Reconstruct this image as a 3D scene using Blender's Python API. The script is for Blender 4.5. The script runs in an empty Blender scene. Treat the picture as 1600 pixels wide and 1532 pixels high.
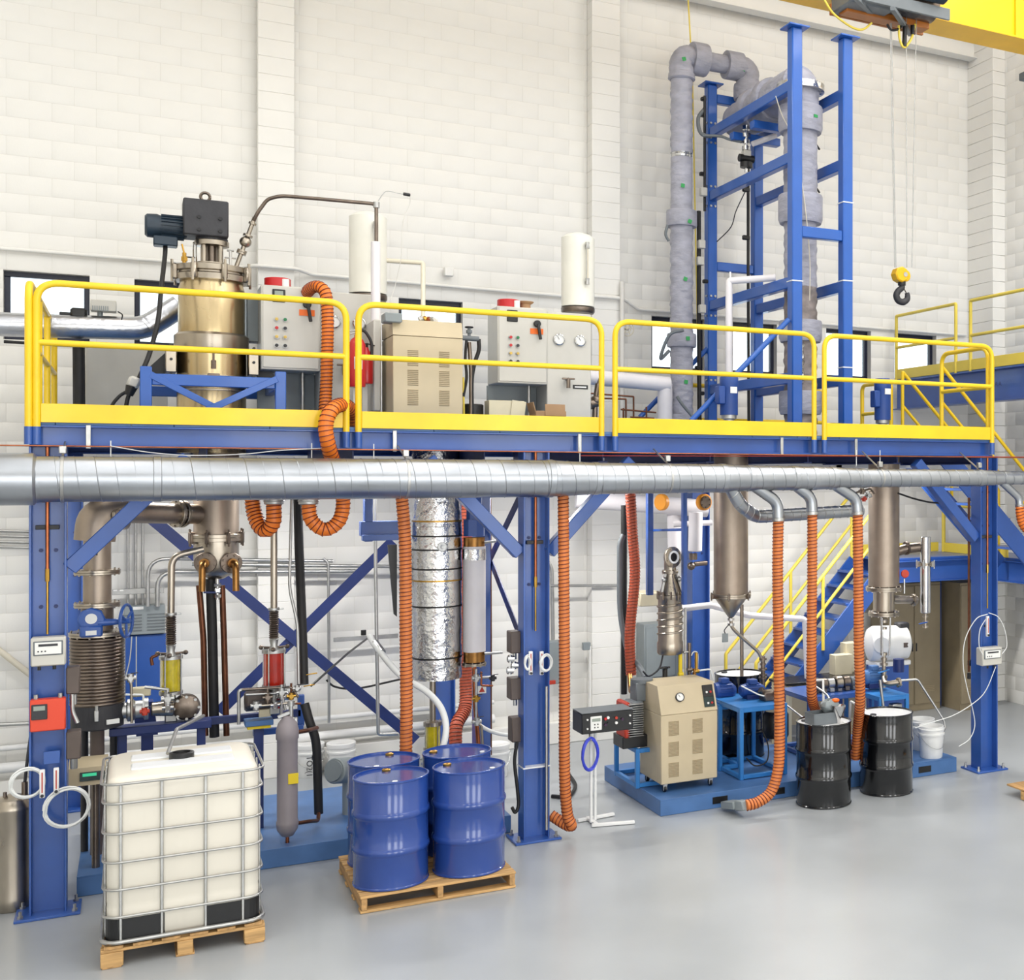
import bpy, math, random
from mathutils import Vector, Matrix
random.seed(7)
PI = math.pi
scene = bpy.context.scene
col = scene.collection

# ---------------------------------------------------------------- camera
F_PX, CX, CY, HC = 1897.0, 1340.0, 743.0, 3.5
YAW = math.atan((CX - 212.0) / F_PX)
SN, CS = math.sin(YAW), math.cos(YAW)
cam = bpy.data.cameras.new('camera')
cam.sensor_width = 36.0
cam.lens = F_PX / 1600.0 * 36.0
cam.shift_x = -(CX - 800.0) / 1600.0
cam.shift_y = -(766.0 - CY) / 1600.0
cam.clip_end = 200
cam_o = bpy.data.objects.new('camera', cam)
cam_o.location = (0, 0, HC)
cam_o.rotation_euler = (PI / 2, 0, -YAW)
col.objects.link(cam_o)
scene.camera = cam_o

# ---------------------------------------------------------------- world, lamps, exposure
vs = scene.view_settings
vs.view_transform = 'Standard'
vs.look = 'None'
vs.gamma = 1.0
vs.use_curve_mapping = False
vs.exposure = 0.28
world = bpy.data.worlds.new('daylight')
scene.world = world
world.use_nodes = True
bg = world.node_tree.nodes['Background']
bg.inputs['Color'].default_value = (0.93, 0.97, 1.0, 1)
bg.inputs['Strength'].default_value = 2.2

def area(name, loc, rot, sx, sy, power, color=(1, 1, 1)):
    l = bpy.data.lights.new(name, 'AREA')
    l.shape = 'RECTANGLE'; l.size = sx; l.size_y = sy; l.energy = power; l.color = color
    o = bpy.data.objects.new(name, l)
    o.location = loc; o.rotation_euler = rot
    col.objects.link(o)
    return o
ROOM_X0, ROOM_X1, ROOM_Y0, ROOM_Y1, ROOM_Z = -6.0, 11.61, -6.0, 15.7, 11.6
# rows of strip lamps under the roof, running front to back
for x, pw in ((-4.0, 210), (-0.2, 220), (3.6, 280), (7.4, 370), (10.3, 400)):
    area('strip_lamp', (x, 4.6, 11.3), (0, 0, 0), 0.5, 17.6, pw, (1.0, 0.985, 0.965))
# unseen fill lights added under the platform deck to brighten the area below
for x, pw in ((0.2, 40), (1.9, 44), (4.0, 50), (7.1, 50), (8.3, 50)):
    area('added_deck_light', (x, 13.5, 3.58), (0, 0, 0), 1.2, 0.12, pw, (1.0, 0.98, 0.94))
# added frontal fill lights, standing before the blank wall behind the camera
for x in (-2.5, 3.0, 8.0):
    area('added_front_light', (x, -5.8, 3.6), (PI / 2, 0, 0), 2.6, 6.0, 240, (0.96, 0.98, 1.0))

try:
    scene.cycles.use_denoising = True
    scene.cycles.adaptive_threshold = 0.03
    scene.cycles.max_bounces = 5
    scene.cycles.diffuse_bounces = 3
    scene.cycles.glossy_bounces = 2
    scene.cycles.transmission_bounces = 5
    scene.cycles.caustics_reflective = False
    scene.cycles.caustics_refractive = False
except Exception:
    pass

# ---------------------------------------------------------------- photo pixel -> place on a known plane
def ray(px, py):
    u = (px - CX) / F_PX; v = (CY - py) / F_PX
    return SN + u * CS, CS - u * SN, v
def at(px, py, Y):
    a, b, v = ray(px, py)
    d = Y / b
    return Vector((d * a, Y, HC + d * v))
def gx(px, Y): return at(px, 743, Y).x
def gz(px, py, Y): return at(px, py, Y).z
def flo(px, py, z=0.0):
    a, b, v = ray(px, py)
    d = (z - HC) / v
    return Vector((d * a, d * b, z))
def ppm(px, Y):
    a, b, v = ray(px, 743)
    return F_PX / (Y / b)
def ppw(px, Y):
    u = (px - CX) / F_PX
    return ppm(px, Y) * math.sqrt(1 + u * u)

# ---------------------------------------------------------------- materials
def lin(c):
    c = c / 255.0
    return c / 12.92 if c <= 0.04045 else ((c + 0.055) / 1.055) ** 2.4
def rgb(r, g, b): return (lin(r), lin(g), lin(b), 1.0)
MAT = {}
def mat(name, c, rough=0.5, metal=0.0, var=0.0, scale=4.0, bump=0.0, bscale=40.0, coat=0.0, stretch=None, emit=0.0, trans=0.0, alpha=1.0, rvar=0.0):
    m = bpy.data.materials.new(name); m.use_nodes = True
    nt = m.node_tree; N = nt.nodes; L = nt.links
    p = N['Principled BSDF']
    p.inputs['Base Color'].default_value = rgb(*c)
    p.inputs['Roughness'].default_value = rough
    p.inputs['Metallic'].default_value = metal
    if coat: p.inputs['Coat Weight'].default_value = coat; p.inputs['Coat Roughness'].default_value = 0.08
    if trans: p.inputs['Transmission Weight'].default_value = trans
    if emit:
        p.inputs['Emission Color'].default_value = rgb(*c); p.inputs['Emission Strength'].default_value = emit
    if alpha < 1: p.inputs['Alpha'].default_value = alpha
    if var or bump or rvar:
        tc = N.new('ShaderNodeTexCoord'); mp = N.new('ShaderNodeMapping')
        L.new(tc.outputs['Object'], mp.inputs['Vector'])
        if stretch: mp.inputs['Scale'].default_value = stretch
    if var or rvar:
        nz = N.new('ShaderNodeTexNoise'); nz.inputs['Scale'].default_value = scale; nz.inputs['Detail'].default_value = 3
        L.new(mp.outputs[0], nz.inputs['Vector'])
        if var:
            rp = N.new('ShaderNodeValToRGB')
            rp.color_ramp.elements[0].position = 0.3; rp.color_ramp.elements[1].position = 0.7
            k0, k1 = 1 - var, 1 + var * 0.6
            rp.color_ramp.elements[0].color = rgb(*[min(255, q * k0) for q in c])
            rp.color_ramp.elements[1].color = rgb(*[min(255, q * k1) for q in c])
            L.new(nz.outputs['Fac'], rp.inputs[0]); L.new(rp.outputs[0], p.inputs['Base Color'])
        if rvar:
            mr = N.new('ShaderNodeMapRange')
            mr.inputs['To Min'].default_value = max(0.02, rough - rvar); mr.inputs['To Max'].default_value = rough + rvar
            L.new(nz.outputs['Fac'], mr.inputs[0]); L.new(mr.outputs[0], p.inputs['Roughness'])
    if bump:
        nb = N.new('ShaderNodeTexNoise'); nb.inputs['Scale'].default_value = bscale; nb.inputs['Detail'].default_value = 3
        L.new(mp.outputs[0], nb.inputs['Vector'])
        b = N.new('ShaderNodeBump'); b.inputs['Strength'].default_value = bump; b.inputs['Distance'].default_value = 0.02
        L.new(nb.outputs['Fac'], b.inputs['Height']); L.new(b.outputs[0], p.inputs['Normal'])
    MAT[name] = m
    return m
mat('wall_paint', (243, 241, 235), 0.55, var=0.012, scale=2.0, bump=0.04, bscale=60)
mat('wall_joint', (232, 229, 222), 0.7)
mat('ceiling_paint', (235, 234, 230), 0.7, bump=0.05)
mat('floor_epoxy', (170, 174, 177), 0.32, var=0.05, scale=0.8, rvar=0.08, coat=0.15)
mat('window_frame', (24, 30, 52), 0.35)
mat('glass', (235, 245, 250), 0.02, trans=1.0)
mat('blue', (48, 90, 168), 0.33, var=0.07, scale=2.2, coat=0.25)
mat('tower_blue', (38, 94, 180), 0.35, var=0.05, scale=2.0, coat=0.2)
mat('skid_blue', (76, 116, 170), 0.42, var=0.08, scale=3.0)
mat('frame_blue', (52, 128, 200), 0.4, var=0.06, scale=3.0)
mat('drum_blue', (40, 72, 148), 0.2, var=0.03, scale=2.0, coat=0.5, rvar=0.04)
mat('navy', (28, 46, 104), 0.45, var=0.1, scale=3)
mat('yellow', (250, 208, 30), 0.38, var=0.04, scale=2.5, coat=0.15)
mat('hoist_yellow', (246, 190, 20), 0.4, var=0.04, scale=2)
mat('pale_yellow', (240, 214, 84), 0.4, var=0.04, scale=2)
mat('steel', (176, 166, 152), 0.3, 1.0, var=0.1, scale=6, rvar=0.08, stretch=(1, 1, 0.3))
mat('steel_warm', (196, 176, 138), 0.26, 1.0, var=0.12, scale=4, rvar=0.07, stretch=(1, 1, 0.25))
mat('steel_matte', (168, 154, 140), 0.45, 1.0, var=0.06, scale=5, rvar=0.06)
mat('steel_dark', (128, 116, 106), 0.36, 1.0, var=0.12, scale=6)
mat('chrome', (205, 205, 205), 0.16, 1.0, var=0.05, scale=8)
mat('galvanised', (172, 176, 182), 0.33, 1.0, var=0.05, scale=3, rvar=0.07, bump=0.05, bscale=8)
mat('zinc', (186, 186, 184), 0.42, 1.0, var=0.06, scale=12)
mat('foil', (214, 214, 214), 0.17, 1.0, bump=0.5, bscale=22, var=0.04)
mat('alu_jacket', (206, 208, 214), 0.28, 1.0, bump=0.25, bscale=14, var=0.04)
mat('copper', (176, 104, 70), 0.32, 1.0, var=0.12, scale=9)
mat('brown_pipe', (108, 66, 46), 0.36, 0.7, var=0.2, scale=6)
mat('brass', (190, 148, 70), 0.3, 1.0, var=0.1, scale=10)
mat('bronze', (160, 116, 66), 0.35, 1.0, var=0.15, scale=10)
mat('orange_hose', (238, 124, 34), 0.42, var=0.06, scale=6)
mat('orange_dull', (218, 124, 60), 0.5, var=0.06, scale=6)
mat('red_hose', (192, 86, 56), 0.5, var=0.06, scale=6)
mat('hose_wire', (112, 44, 22), 0.5)
mat('rubber', (26, 25, 26), 0.55, var=0.1, scale=8)
mat('black', (22, 22, 24), 0.38, var=0.05)
mat('drum_black', (10, 11, 14), 0.14, coat=0.5, var=0.05, scale=3)
mat('gear_grey', (52, 52, 56), 0.55, var=0.1, scale=6, bump=0.1, bscale=30)
mat('motor_teal', (36, 52, 66), 0.42, var=0.08)
mat('motor_blue', (38, 74, 146), 0.42, var=0.06)
mat('beige', (204, 188, 156), 0.48, var=0.03, scale=3)
mat('beige_dark', (168, 151, 120), 0.5)
mat('cap_orange', (238, 156, 48), 0.45)
mat('trolley_brown', (172, 102, 36), 0.45, var=0.1)
mat('cabinet_grey', (206, 203, 194), 0.42, var=0.02)
mat('panel_grey', (142, 150, 152), 0.45, var=0.04)
mat('box_grey', (112, 118, 122), 0.5, var=0.05)
mat('box_brown', (92, 80, 74), 0.5, var=0.08)
mat('white', (240, 240, 238), 0.4, var=0.02)
mat('white_gloss', (246, 246, 246), 0.28)
mat('pvc', (224, 216, 196), 0.42)
mat('tank_cream', (240, 238, 226), 0.32, var=0.02)
mat('wrap_grey', (170, 170, 182), 0.55, var=0.07, scale=5, bump=0.9, bscale=9, stretch=(1, 1, 2.2))
mat('wrap_old', (146, 136, 132), 0.75, var=0.16, scale=6, bump=0.7, bscale=12)
mat('filter_grey', (150, 142, 146), 0.5, var=0.04)
mat('red', (196, 28, 32), 0.32, coat=0.2)
mat('red_orange', (226, 72, 42), 0.42)
mat('orange', (244, 112, 24), 0.45)
mat('green', (32, 120, 70), 0.4)
mat('green_tag', (56, 160, 88), 0.5)
mat('green_lit', (60, 190, 140), 0.4, emit=0.5)
mat('amber', (214, 180, 90), 0.4)
mat('lcd', (150, 160, 150), 0.3)
mat('screen_dark', (30, 52, 52), 0.25)
mat('purple', (60, 30, 60), 0.4)
mat('poly_white', (232, 226, 212), 0.42, var=0.02, scale=1.5, bump=0.03, bscale=3)
mat('poly_top', (238, 240, 242), 0.34)
mat('tubing', (232, 234, 232), 0.3)
mat('blue_tube', (60, 74, 206), 0.35)
mat('wood', (206, 164, 108), 0.7, var=0.16, scale=3, stretch=(1, 9, 9), bump=0.15, bscale=18)
mat('wood_b', (190, 148, 96), 0.7, var=0.18, scale=3, stretch=(9, 1, 9), bump=0.15, bscale=18)
mat('carton', (176, 140, 104), 0.75, var=0.05)
mat('carton_pale', (226, 216, 186), 0.75, var=0.03)
mat('locker', (150, 136, 110), 0.45, var=0.04)
mat('table_black', (30, 28, 28), 0.25)
mat('oil_yellow', (236, 214, 40), 0.12, trans=0.35, var=0.1, scale=14)
mat('oil_red', (190, 34, 12), 0.14, trans=0.2, var=0.1, scale=8)
mat('sight_glass', (240, 245, 245), 0.03, trans=1.0)
mat('label_yellow', (240, 210, 40), 0.5)
mat('label_white', (240, 240, 236), 0.5)
mat('red_wire', (190, 60, 40), 0.5)
mat('insul_white', (238, 234, 236), 0.5, var=0.02)

# ---------------------------------------------------------------- mesh builder
ORG = {}
def frame(d):
    d = Vector(d).normalized()
    up = Vector((0, 0, 1)) if abs(d.z) < 0.95 else Vector((1, 0, 0))
    a = d.cross(up).normalized(); b = a.cross(d).normalized()
    return d, a, b
def spline(pts, n=8):
    P = [Vector(p) for p in pts]
    if len(P) < 3: return P
    Q = [P[0] * 2 - P[1]] + P + [P[-1] * 2 - P[-2]]
    out = []
    for i in range(1, len(Q) - 2):
        p0, p1, p2, p3 = Q[i - 1:i + 3]
        for k in range(n):
            t = k / n
            out.append(0.5 * ((2 * p1) + (p2 - p0) * t + (2 * p0 - 5 * p1 + 4 * p2 - p3) * t * t + (3 * p1 - p0 - 3 * p2 + p3) * t ** 3))
    out.append(P[-1])
    return out
def fillet(pts, r, n=6):
    P = [Vector(p) for p in pts]
    if len(P) < 3: return P
    out = [P[0]]
    for i in range(1, len(P) - 1):
        a, b, c = P[i - 1], P[i], P[i + 1]
        rr = min(r, (a - b).length * 0.48, (c - b).length * 0.48)
        s = b + (a - b).normalized() * rr; e = b + (c - b).normalized() * rr
        for k in range(n + 1):
            t = k / n
            out.append(s * (1 - t) ** 2 + b * 2 * t * (1 - t) + e * t * t)
    out.append(P[-1])
    return out
def resample(pts, step):
    P = [Vector(p) for p in pts]
    out = [P[0].copy()]; acc = 0.0
    for i in range(len(P) - 1):
        a, b = P[i], P[i + 1]; l = (b - a).length
        if l < 1e-9: continue
        t = step - acc
        while t <= l:
            out.append(a + (b - a) * (t / l)); t += step
        acc = l - (t - step)
    if (out[-1] - P[-1]).length > step * 0.3: out.append(P[-1].copy())
    return out
def frames(P):
    T = []
    for i in range(len(P)):
        a = P[max(0, i - 1)]; b = P[min(len(P) - 1, i + 1)]
        T.append((b - a).normalized())
    d, a, b = frame(T[0]); b = T[0].cross(a).normalized()
    out = [(T[0], a, b)]
    for i in range(1, len(P)):
        a = a - T[i] * a.dot(T[i])
        if a.length < 1e-6: _, a, _ = frame(T[i])
        a.normalize(); b = T[i].cross(a).normalized()
        out.append((T[i], a, b))
    return out
class MB:
    def __init__(s): s.v = []; s.f = []
    def quad(s, pts):
        n = len(s.v); s.v += [Vector(p) for p in pts]; s.f.append(tuple(range(n, n + len(pts)))); return s
    def box(s, c, d, bev=0.0, rz=0.0, M=None):
        c = Vector(c); h = [q / 2 for q in d]
        R = M if M is not None else Matrix.Rotation(rz, 3, 'Z')
        n = len(s.v)
        sg = [(x, y, z) for x in (-1, 1) for y in (-1, 1) for z in (-1, 1)]
        bev = min(bev, min(h) * 0.9)
        if bev <= 0:
            for q in sg: s.v.append(c + R @ Vector((q[0] * h[0], q[1] * h[1], q[2] * h[2])))
            for f in ((0, 1, 3, 2), (4, 6, 7, 5), (0, 4, 5, 1), (2, 3, 7, 6), (0, 2, 6, 4), (1, 5, 7, 3)): s.f.append(tuple(n + i for i in f))
            return s
        for q in sg:
            for a in range(3):
                p = [q[k] * (h[k] if k == a else h[k] - bev) for k in range(3)]
                s.v.append(c + R @ Vector(p))
        idx = {q: i for i, q in enumerate(sg)}
        V = lambda q, a: n + idx[q] * 3 + a
        for a in range(3):
            b, e = (a + 1) % 3, (a + 2) % 3
            for w in (-1, 1):
                f = []
                for (x, y) in ((-1, -1), (1, -1), (1, 1), (-1, 1)):
                    q = [0, 0, 0]; q[a] = w; q[b] = x; q[e] = y; f.append(V(tuple(q), a))
                s.f.append(tuple(f) if w > 0 else tuple(reversed(f)))
            for x in (-1, 1):
                for y in (-1, 1):
                    q0 = [0, 0, 0]; q0[b] = x; q0[e] = y; q1 = q0[:]; q0[a] = -1; q1[a] = 1
                    q0, q1 = tuple(q0), tuple(q1)
                    f = (V(q0, b), V(q1, b), V(q1, e), V(q0, e))
                    s.f.append(f if x * y < 0 else tuple(reversed(f)))
        for q in sg:
            f = (V(q, 0), V(q, 1), V(q, 2)); s.f.append(f if q[0] * q[1] * q[2] > 0 else tuple(reversed(f)))
        return s
    def bar(s, p0, p1, w, h, bev=0.004, roll=0.0):
        p0, p1 = Vector(p0), Vector(p1)
        d, a, b = frame(p1 - p0)
        if roll:
            a, b = a * math.cos(roll) + b * math.sin(roll), b * math.cos(roll) - a * math.sin(roll)
        return s.box((p0 + p1) / 2, ((p1 - p0).length, w, h), bev, M=Matrix((d, a, b)).transposed())
    def lathe(s, prof, o=(0, 0, 0), ax=(0, 0, 1), seg=24, cap=True):
        o = Vector(o); d, a, b = frame(ax)
        n = len(s.v)
        for r, z in prof:
            for k in range(seg):
                t = 2 * PI * k / seg
                s.v.append(o + d * z + (a * math.cos(t) + b * math.sin(t)) * max(r, 1e-5))
        for i in range(len(prof) - 1):
            for k in range(seg):
                k2 = (k + 1) % seg
                s.f.append((n + i * seg + k, n + i * seg + k2, n + (i + 1) * seg + k2, n + (i + 1) * seg + k))
        if cap:
            if prof[0][0] > 1e-4: s.f.append(tuple(reversed(range(n, n + seg))))
            m = n + (len(prof) - 1) * seg
            if prof[-1][0] > 1e-4: s.f.append(tuple(range(m, m + seg)))
        return s
    def cyl(s, p0, p1, r, r2=None, seg=16, bev=0.0):
        p0, p1 = Vector(p0), Vector(p1); l = (p1 - p0).length
        r2 = r if r2 is None else r2
        pr = [(r, 0), (r2, l)] if not bev else [(r - bev, 0), (r, bev), (r2, l - bev), (r2 - bev, l)]
        return s.lathe(pr, p0, p1 - p0, seg)
    def tube(s, pts, r, seg=10, closed=False):
        P = [Vector(p) for p in pts]
        if closed: P = P + [P[0].copy()]
        fr = frames(P); n = len(s.v)
        for i, p in enumerate(P):
            _, a, b = fr[i]
            q = r(i / (len(P) - 1)) if callable(r) else (r[i] if isinstance(r, (list, tuple)) else r)
            for k in range(seg):
                t = 2 * PI * k / seg
                s.v.append(p + (a * math.cos(t) + b * math.sin(t)) * q)
        for i in range(len(P) - 1):
            for k in range(seg):
                k2 = (k + 1) % seg
                s.f.append((n + i * seg + k, n + i * seg + k2, n + (i + 1) * seg + k2, n + (i + 1) * seg + k))
        if not closed:
            s.f.append(tuple(reversed(range(n, n + seg)))); m = n + (len(P) - 1) * seg; s.f.append(tuple(range(m, m + seg)))
        return s
    def ring(s, c, R, r, ax=(0, 0, 1), seg=24, rs=8):
        c = Vector(c); d, a, b = frame(ax)
        return s.tube([c + (a * math.cos(2 * PI * k / seg) + b * math.sin(2 * PI * k / seg)) * R for k in range(seg)], r, rs, True)
    def ball(s, c, r, seg=12, sc=(1, 1, 1)):
        n0 = len(s.v)
        s.lathe([(r * math.sin(PI * k / 8), -r * math.cos(PI * k / 8)) for k in range(9)], (0, 0, 0), (0, 0, 1), seg, False)
        for i in range(n0, len(s.v)):
            q = s.v[i]; s.v[i] = Vector(c) + Vector((q.x * sc[0], q.y * sc[1], q.z * sc[2]))
        return s
    def flange(s, c, ax, r, t=0.03, nb=8, br=0.008, seg=24):
        c = Vector(c); d, a, b = frame(ax)
        s.lathe([(r - 0.003, -t / 2), (r, -t / 2 + 0.003), (r, -0.003), (r - 0.004, -0.001), (r - 0.004, 0.001), (r, 0.003), (r, t / 2 - 0.003), (r - 0.003, t / 2)], c, ax, seg)
        for k in range(nb):
            an = 2 * PI * (k + 0.5) / nb
            p = c + (a * math.cos(an) + b * math.sin(an)) * (r - br * 1.7)
            s.cyl(p - d * (t / 2 + br * 1.3), p + d * (t / 2 + br * 1.3), br, seg=6)
        return s
    def clamp(s, c, ax, r, n=6, w=0.03, h=0.09, t=0.05):
        c = Vector(c); d, a, b = frame(ax)
        for k in range(n):
            an = 2 * PI * (k + 0.5) / n
            q = a * math.cos(an) + b * math.sin(an); tq = d.cross(q)
            s.box(c + q * (r + t * 0.2), (t, w, h), 0.006, M=Matrix((q, tq, d)).transposed())
            s.cyl(c + q * (r + t * 0.5) - d * h * 0.75, c + q * (r + t * 0.5) + d * h * 0.75, w * 0.28, seg=6)
        return s
    def poly(s, pts, h, o=(0, 0, 0), M=None):
        """prism: outline in local xy extruded by h along local z"""
        M = M or Matrix.Identity(3); o = Vector(o); n = len(s.v); k = len(pts)
        for z in (0, h):
            for p in pts: s.v.append(o + M @ Vector((p[0], p[1], z)))
        s.f.append(tuple(reversed(range(n, n + k)))); s.f.append(tuple(range(n + k, n + 2 * k)))
        for i in range(k):
            j = (i + 1) % k; s.f.append((n + i, n + j, n + k + j, n + k + i))
        return s
    def ibeam(s, p0, p1, dep, wid, tw=0.012, tf=0.016, roll=0.0):
        """I section; dep along local b, flange width along local a"""
        p0, p1 = Vector(p0), Vector(p1); d, a, b = frame(p1 - p0)
        if roll: a, b = a * math.cos(roll) + b * math.sin(roll), b * math.cos(roll) - a * math.sin(roll)
        l = (p1 - p0).length; M = Matrix((d, a, b)).transposed(); m = (p0 + p1) / 2
        s.box(m + b * (dep / 2 - tf / 2), (l, wid, tf), 0.003, M=M); s.box(m - b * (dep / 2 - tf / 2), (l, wid, tf), 0.003, M=M)
        return s.box(m, (l, tw, dep - 2 * tf), 0, M=M)
    def build(s, name, m, parent=None, origin=None, sharp=38):
        if parent is not None: o = ORG[parent.name]
        else: o = Vector(origin) if origin is not None else base_of(s.v)
        me = bpy.data.meshes.new(name)
        me.from_pydata([tuple(v - o) for v in s.v], [], s.f)
        me.materials.append(MAT[m])
        me.polygons.foreach_set('use_smooth', [True] * len(me.polygons))
        me.set_sharp_from_angle(angle=math.radians(sharp))
        ob = bpy.data.objects.new(name, me); col.objects.link(ob)
        ORG[ob.name] = o
        if parent is not None: ob.parent = parent
        else: ob.location = o
        return ob
def base_of(v):
    n = len(v)
    return Vector((sum(p.x for p in v) / n, sum(p.y for p in v) / n, min(p.z for p in v)))
def tag(o, label, cat, group=None, kind=None):
    o['label'] = label; o['category'] = cat
    if group: o['group'] = group
    if kind: o['kind'] = kind
    return o
def thing(name, label, cat, loc=(0, 0, 0), group=None):
    o = bpy.data.objects.new(name, None); col.objects.link(o); o.empty_display_size = 0.1
    o.location = loc; ORG[o.name] = Vector(loc)
    return tag(o, label, cat, group)
def struct(o, label=None):
    o['kind'] = 'structure'
    if label: o['label'] = label
    return o
def copy_tree(o, parent=None):
    c = o.copy(); col.objects.link(c); ORG[c.name] = ORG[o.name]
    c.parent = parent
    for ch in list(o.children): copy_tree(ch, c)
    return c
def pipe(name, label, cat, m, r, pts, bend=0.06, group=None, seg=10, smooth=False):
    p = spline(pts, 8) if smooth else fillet(pts, bend)
    return tag(MB().tube(p, r, seg).build(name, m), label, cat, group)
def ptube(name, m, r, pts, parent, bend=0.06, seg=10, smooth=False):
    p = spline(pts, 8) if smooth else fillet(pts, bend)
    return MB().tube(p, r, seg).build(name, m, parent)
def A(pts, Y=None):
    return [at(p[0], p[1], p[2] if len(p) > 2 else Y) for p in pts]
def text(s, size, m, parent, loc, rot, name='lettering', ext=0.0008):
    cu = bpy.data.curves.new(name, 'FONT'); cu.body = s; cu.size = size; cu.extrude = ext; cu.align_x = 'CENTER'; cu.align_y = 'CENTER'
    t = bpy.data.objects.new(name, cu); col.objects.link(t)
    dg = bpy.context.evaluated_depsgraph_get()
    me = bpy.data.meshes.new_from_object(t.evaluated_get(dg)); me.materials.clear(); me.materials.append(MAT[m])
    bpy.data.objects.remove(t)
    o = bpy.data.objects.new(name, me); col.objects.link(o)
    o.location = Vector(loc) - ORG[parent.name]; o.rotation_euler = rot; o.parent = parent; ORG[o.name] = ORG[parent.name]
    return o
def hose(name, label, pts, r, m='orange_hose', pitch=0.036, group='orange ventilation hoses', wire='hose_wire', bend=None):
    p = spline(pts, 10) if bend is None else fillet(pts, bend, 10)
    P = resample(p, pitch / 2)
    o = tag(MB().tube(P, [r if i % 2 else r * 0.93 for i in range(len(P))], 14).build(name, m), label, 'hose', group)
    fine = resample(p, pitch / 12); fr = frames(fine)
    hx = []
    for i, q in enumerate(fine):
        an = 2 * PI * i / 12
        hx.append(q + (fr[i][1] * math.cos(an) + fr[i][2] * math.sin(an)) * (r * 0.985))
    MB().tube(hx, 0.0055, 4).build('wire_helix', wire, o)
    return o
def cut(rects, holes):
    for (a0, a1, b0, b1) in holes:
        out = []
        for (x0, x1, z0, z1) in rects:
            if a0 >= x1 or a1 <= x0 or b0 >= z1 or b1 <= z0: out.append((x0, x1, z0, z1)); continue
            if a0 > x0: out.append((x0, a0, z0, z1))
            if a1 < x1: out.append((a1, x1, z0, z1))
            m0, m1 = max(x0, a0), min(x1, a1)
            if b0 > z0: out.append((m0, m1, z0, b0))
            if b1 < z1: out.append((m0, m1, b1, z1))
        rects = out
    return rects
# ================================================================ the room
WY = ROOM_Y1
struct(MB().box(((ROOM_X0 + ROOM_X1) / 2, (ROOM_Y0 + ROOM_Y1) / 2, -0.1), (ROOM_X1 - ROOM_X0 + 0.8, ROOM_Y1 - ROOM_Y0 + 0.8, 0.2)).build('floor', 'floor_epoxy'), 'smooth grey epoxy floor of the plant hall')
struct(MB().box(((ROOM_X0 + ROOM_X1) / 2, (ROOM_Y0 + ROOM_Y1) / 2, ROOM_Z + 0.1), (ROOM_X1 - ROOM_X0 + 0.8, ROOM_Y1 - ROOM_Y0 + 0.8, 0.2)).build('ceiling', 'ceiling_paint'), 'white roof deck of the hall')
struct(MB().box((ROOM_X0 - 0.15, (ROOM_Y0 + ROOM_Y1) / 2, ROOM_Z / 2), (0.3, ROOM_Y1 - ROOM_Y0, ROOM_Z)).build('wall_left', 'wall_paint'), 'cream block wall on the left')
struct(MB().box(((ROOM_X0 + ROOM_X1) / 2, ROOM_Y0 - 0.15, ROOM_Z / 2), (ROOM_X1 - ROOM_X0, 0.3, ROOM_Z)).build('wall_front', 'wall_paint'), 'cream block wall behind the camera')
WZ0, WZ1 = gz(70, 533, WY), gz(70, 426, WY)
WINX = [(gx(5, WY), gx(140, WY)), (gx(210, WY), gx(210, WY) + 0.8), (gx(623, WY), gx(723, WY)), (gx(1018, WY), gx(1018, WY) + 0.8),
        (gx(1145, WY), gx(1214, WY)), (gx(1291, WY), gx(1361, WY)), (gx(1398, WY), gx(1463, WY))]
HOLES = [(a, b, WZ0, WZ1) for a, b in WINX]
REC = 0.003
m = MB()
for (x0, x1, z0, z1) in cut([(ROOM_X0, ROOM_X1 + 0.3, 0, ROOM_Z)], HOLES):
    m.box(((x0 + x1) / 2, WY + 0.12 + REC, (z0 + z1) / 2), (x1 - x0, 0.24, z1 - z0))
wall_b = struct(m.build('wall_back', 'wall_joint', origin=(0, WY, 0)), 'tall cream painted concrete block wall')
m = MB().box((ROOM_X1 + 0.12 + REC, (ROOM_Y0 + WY) / 2, ROOM_Z / 2), (0.24, WY - ROOM_Y0, ROOM_Z))
wall_r = struct(m.build('wall_right', 'wall_joint', origin=(ROOM_X1, WY, 0)), 'cream painted concrete block wall on the right')
for x in (-4.0, -0.2, 3.6, 7.4, 10.3):
    MB().box((x, 4.6, 11.4), (0.6, 17.8, 0.12), 0.02).build('unseen_lamp_housing', 'white', bpy.data.objects['ceiling'])
# blocks, each with its own chamfered face proud of the joints
BW, BH, G = 0.406, 0.2032, 0.004
PIL = [(gx(403, WY - 0.2), gx(460, WY - 0.2)), (gx(925, WY - 0.2), gx(969, WY - 0.2))]
pieces = []
blk_rects = []
for r in range(int(ROOM_Z / BH)):
    x = -2.4 - (0.5 * BW if r % 2 else 0)
    while x < ROOM_X1:
        x1 = min(x + BW, ROOM_X1)
        if x1 - x > 0.05:
            blk_rects.append((x + G / 2, x1 - G / 2, r * BH + G / 2, (r + 1) * BH - G / 2))
        x += BW
def block_mesh(w, h, d=0.02):
    mb = MB(); c = 0.0025
    mb.v = [Vector(p) for p in ((-w/2, 0, -h/2), (w/2, 0, -h/2), (w/2, 0, h/2), (-w/2, 0, h/2),
            (-w/2, -REC + c * .5, -h/2), (w/2, -REC + c * .5, -h/2), (w/2, -REC + c * .5, h/2), (-w/2, -REC + c * .5, h/2),
            (-w/2 + c, -REC, -h/2 + c), (w/2 - c, -REC, -h/2 + c), (w/2 - c, -REC, h/2 - c), (-w/2 + c, -REC, h/2 - c))]
    mb.f = [(8, 9, 10, 11), (4, 5, 9, 8), (5, 6, 10, 9), (6, 7, 11, 10), (7, 4, 8, 11), (0, 1, 5, 4), (1, 2, 6, 5), (2, 3, 7, 6), (3, 0, 4, 7)]
    return mb
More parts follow.
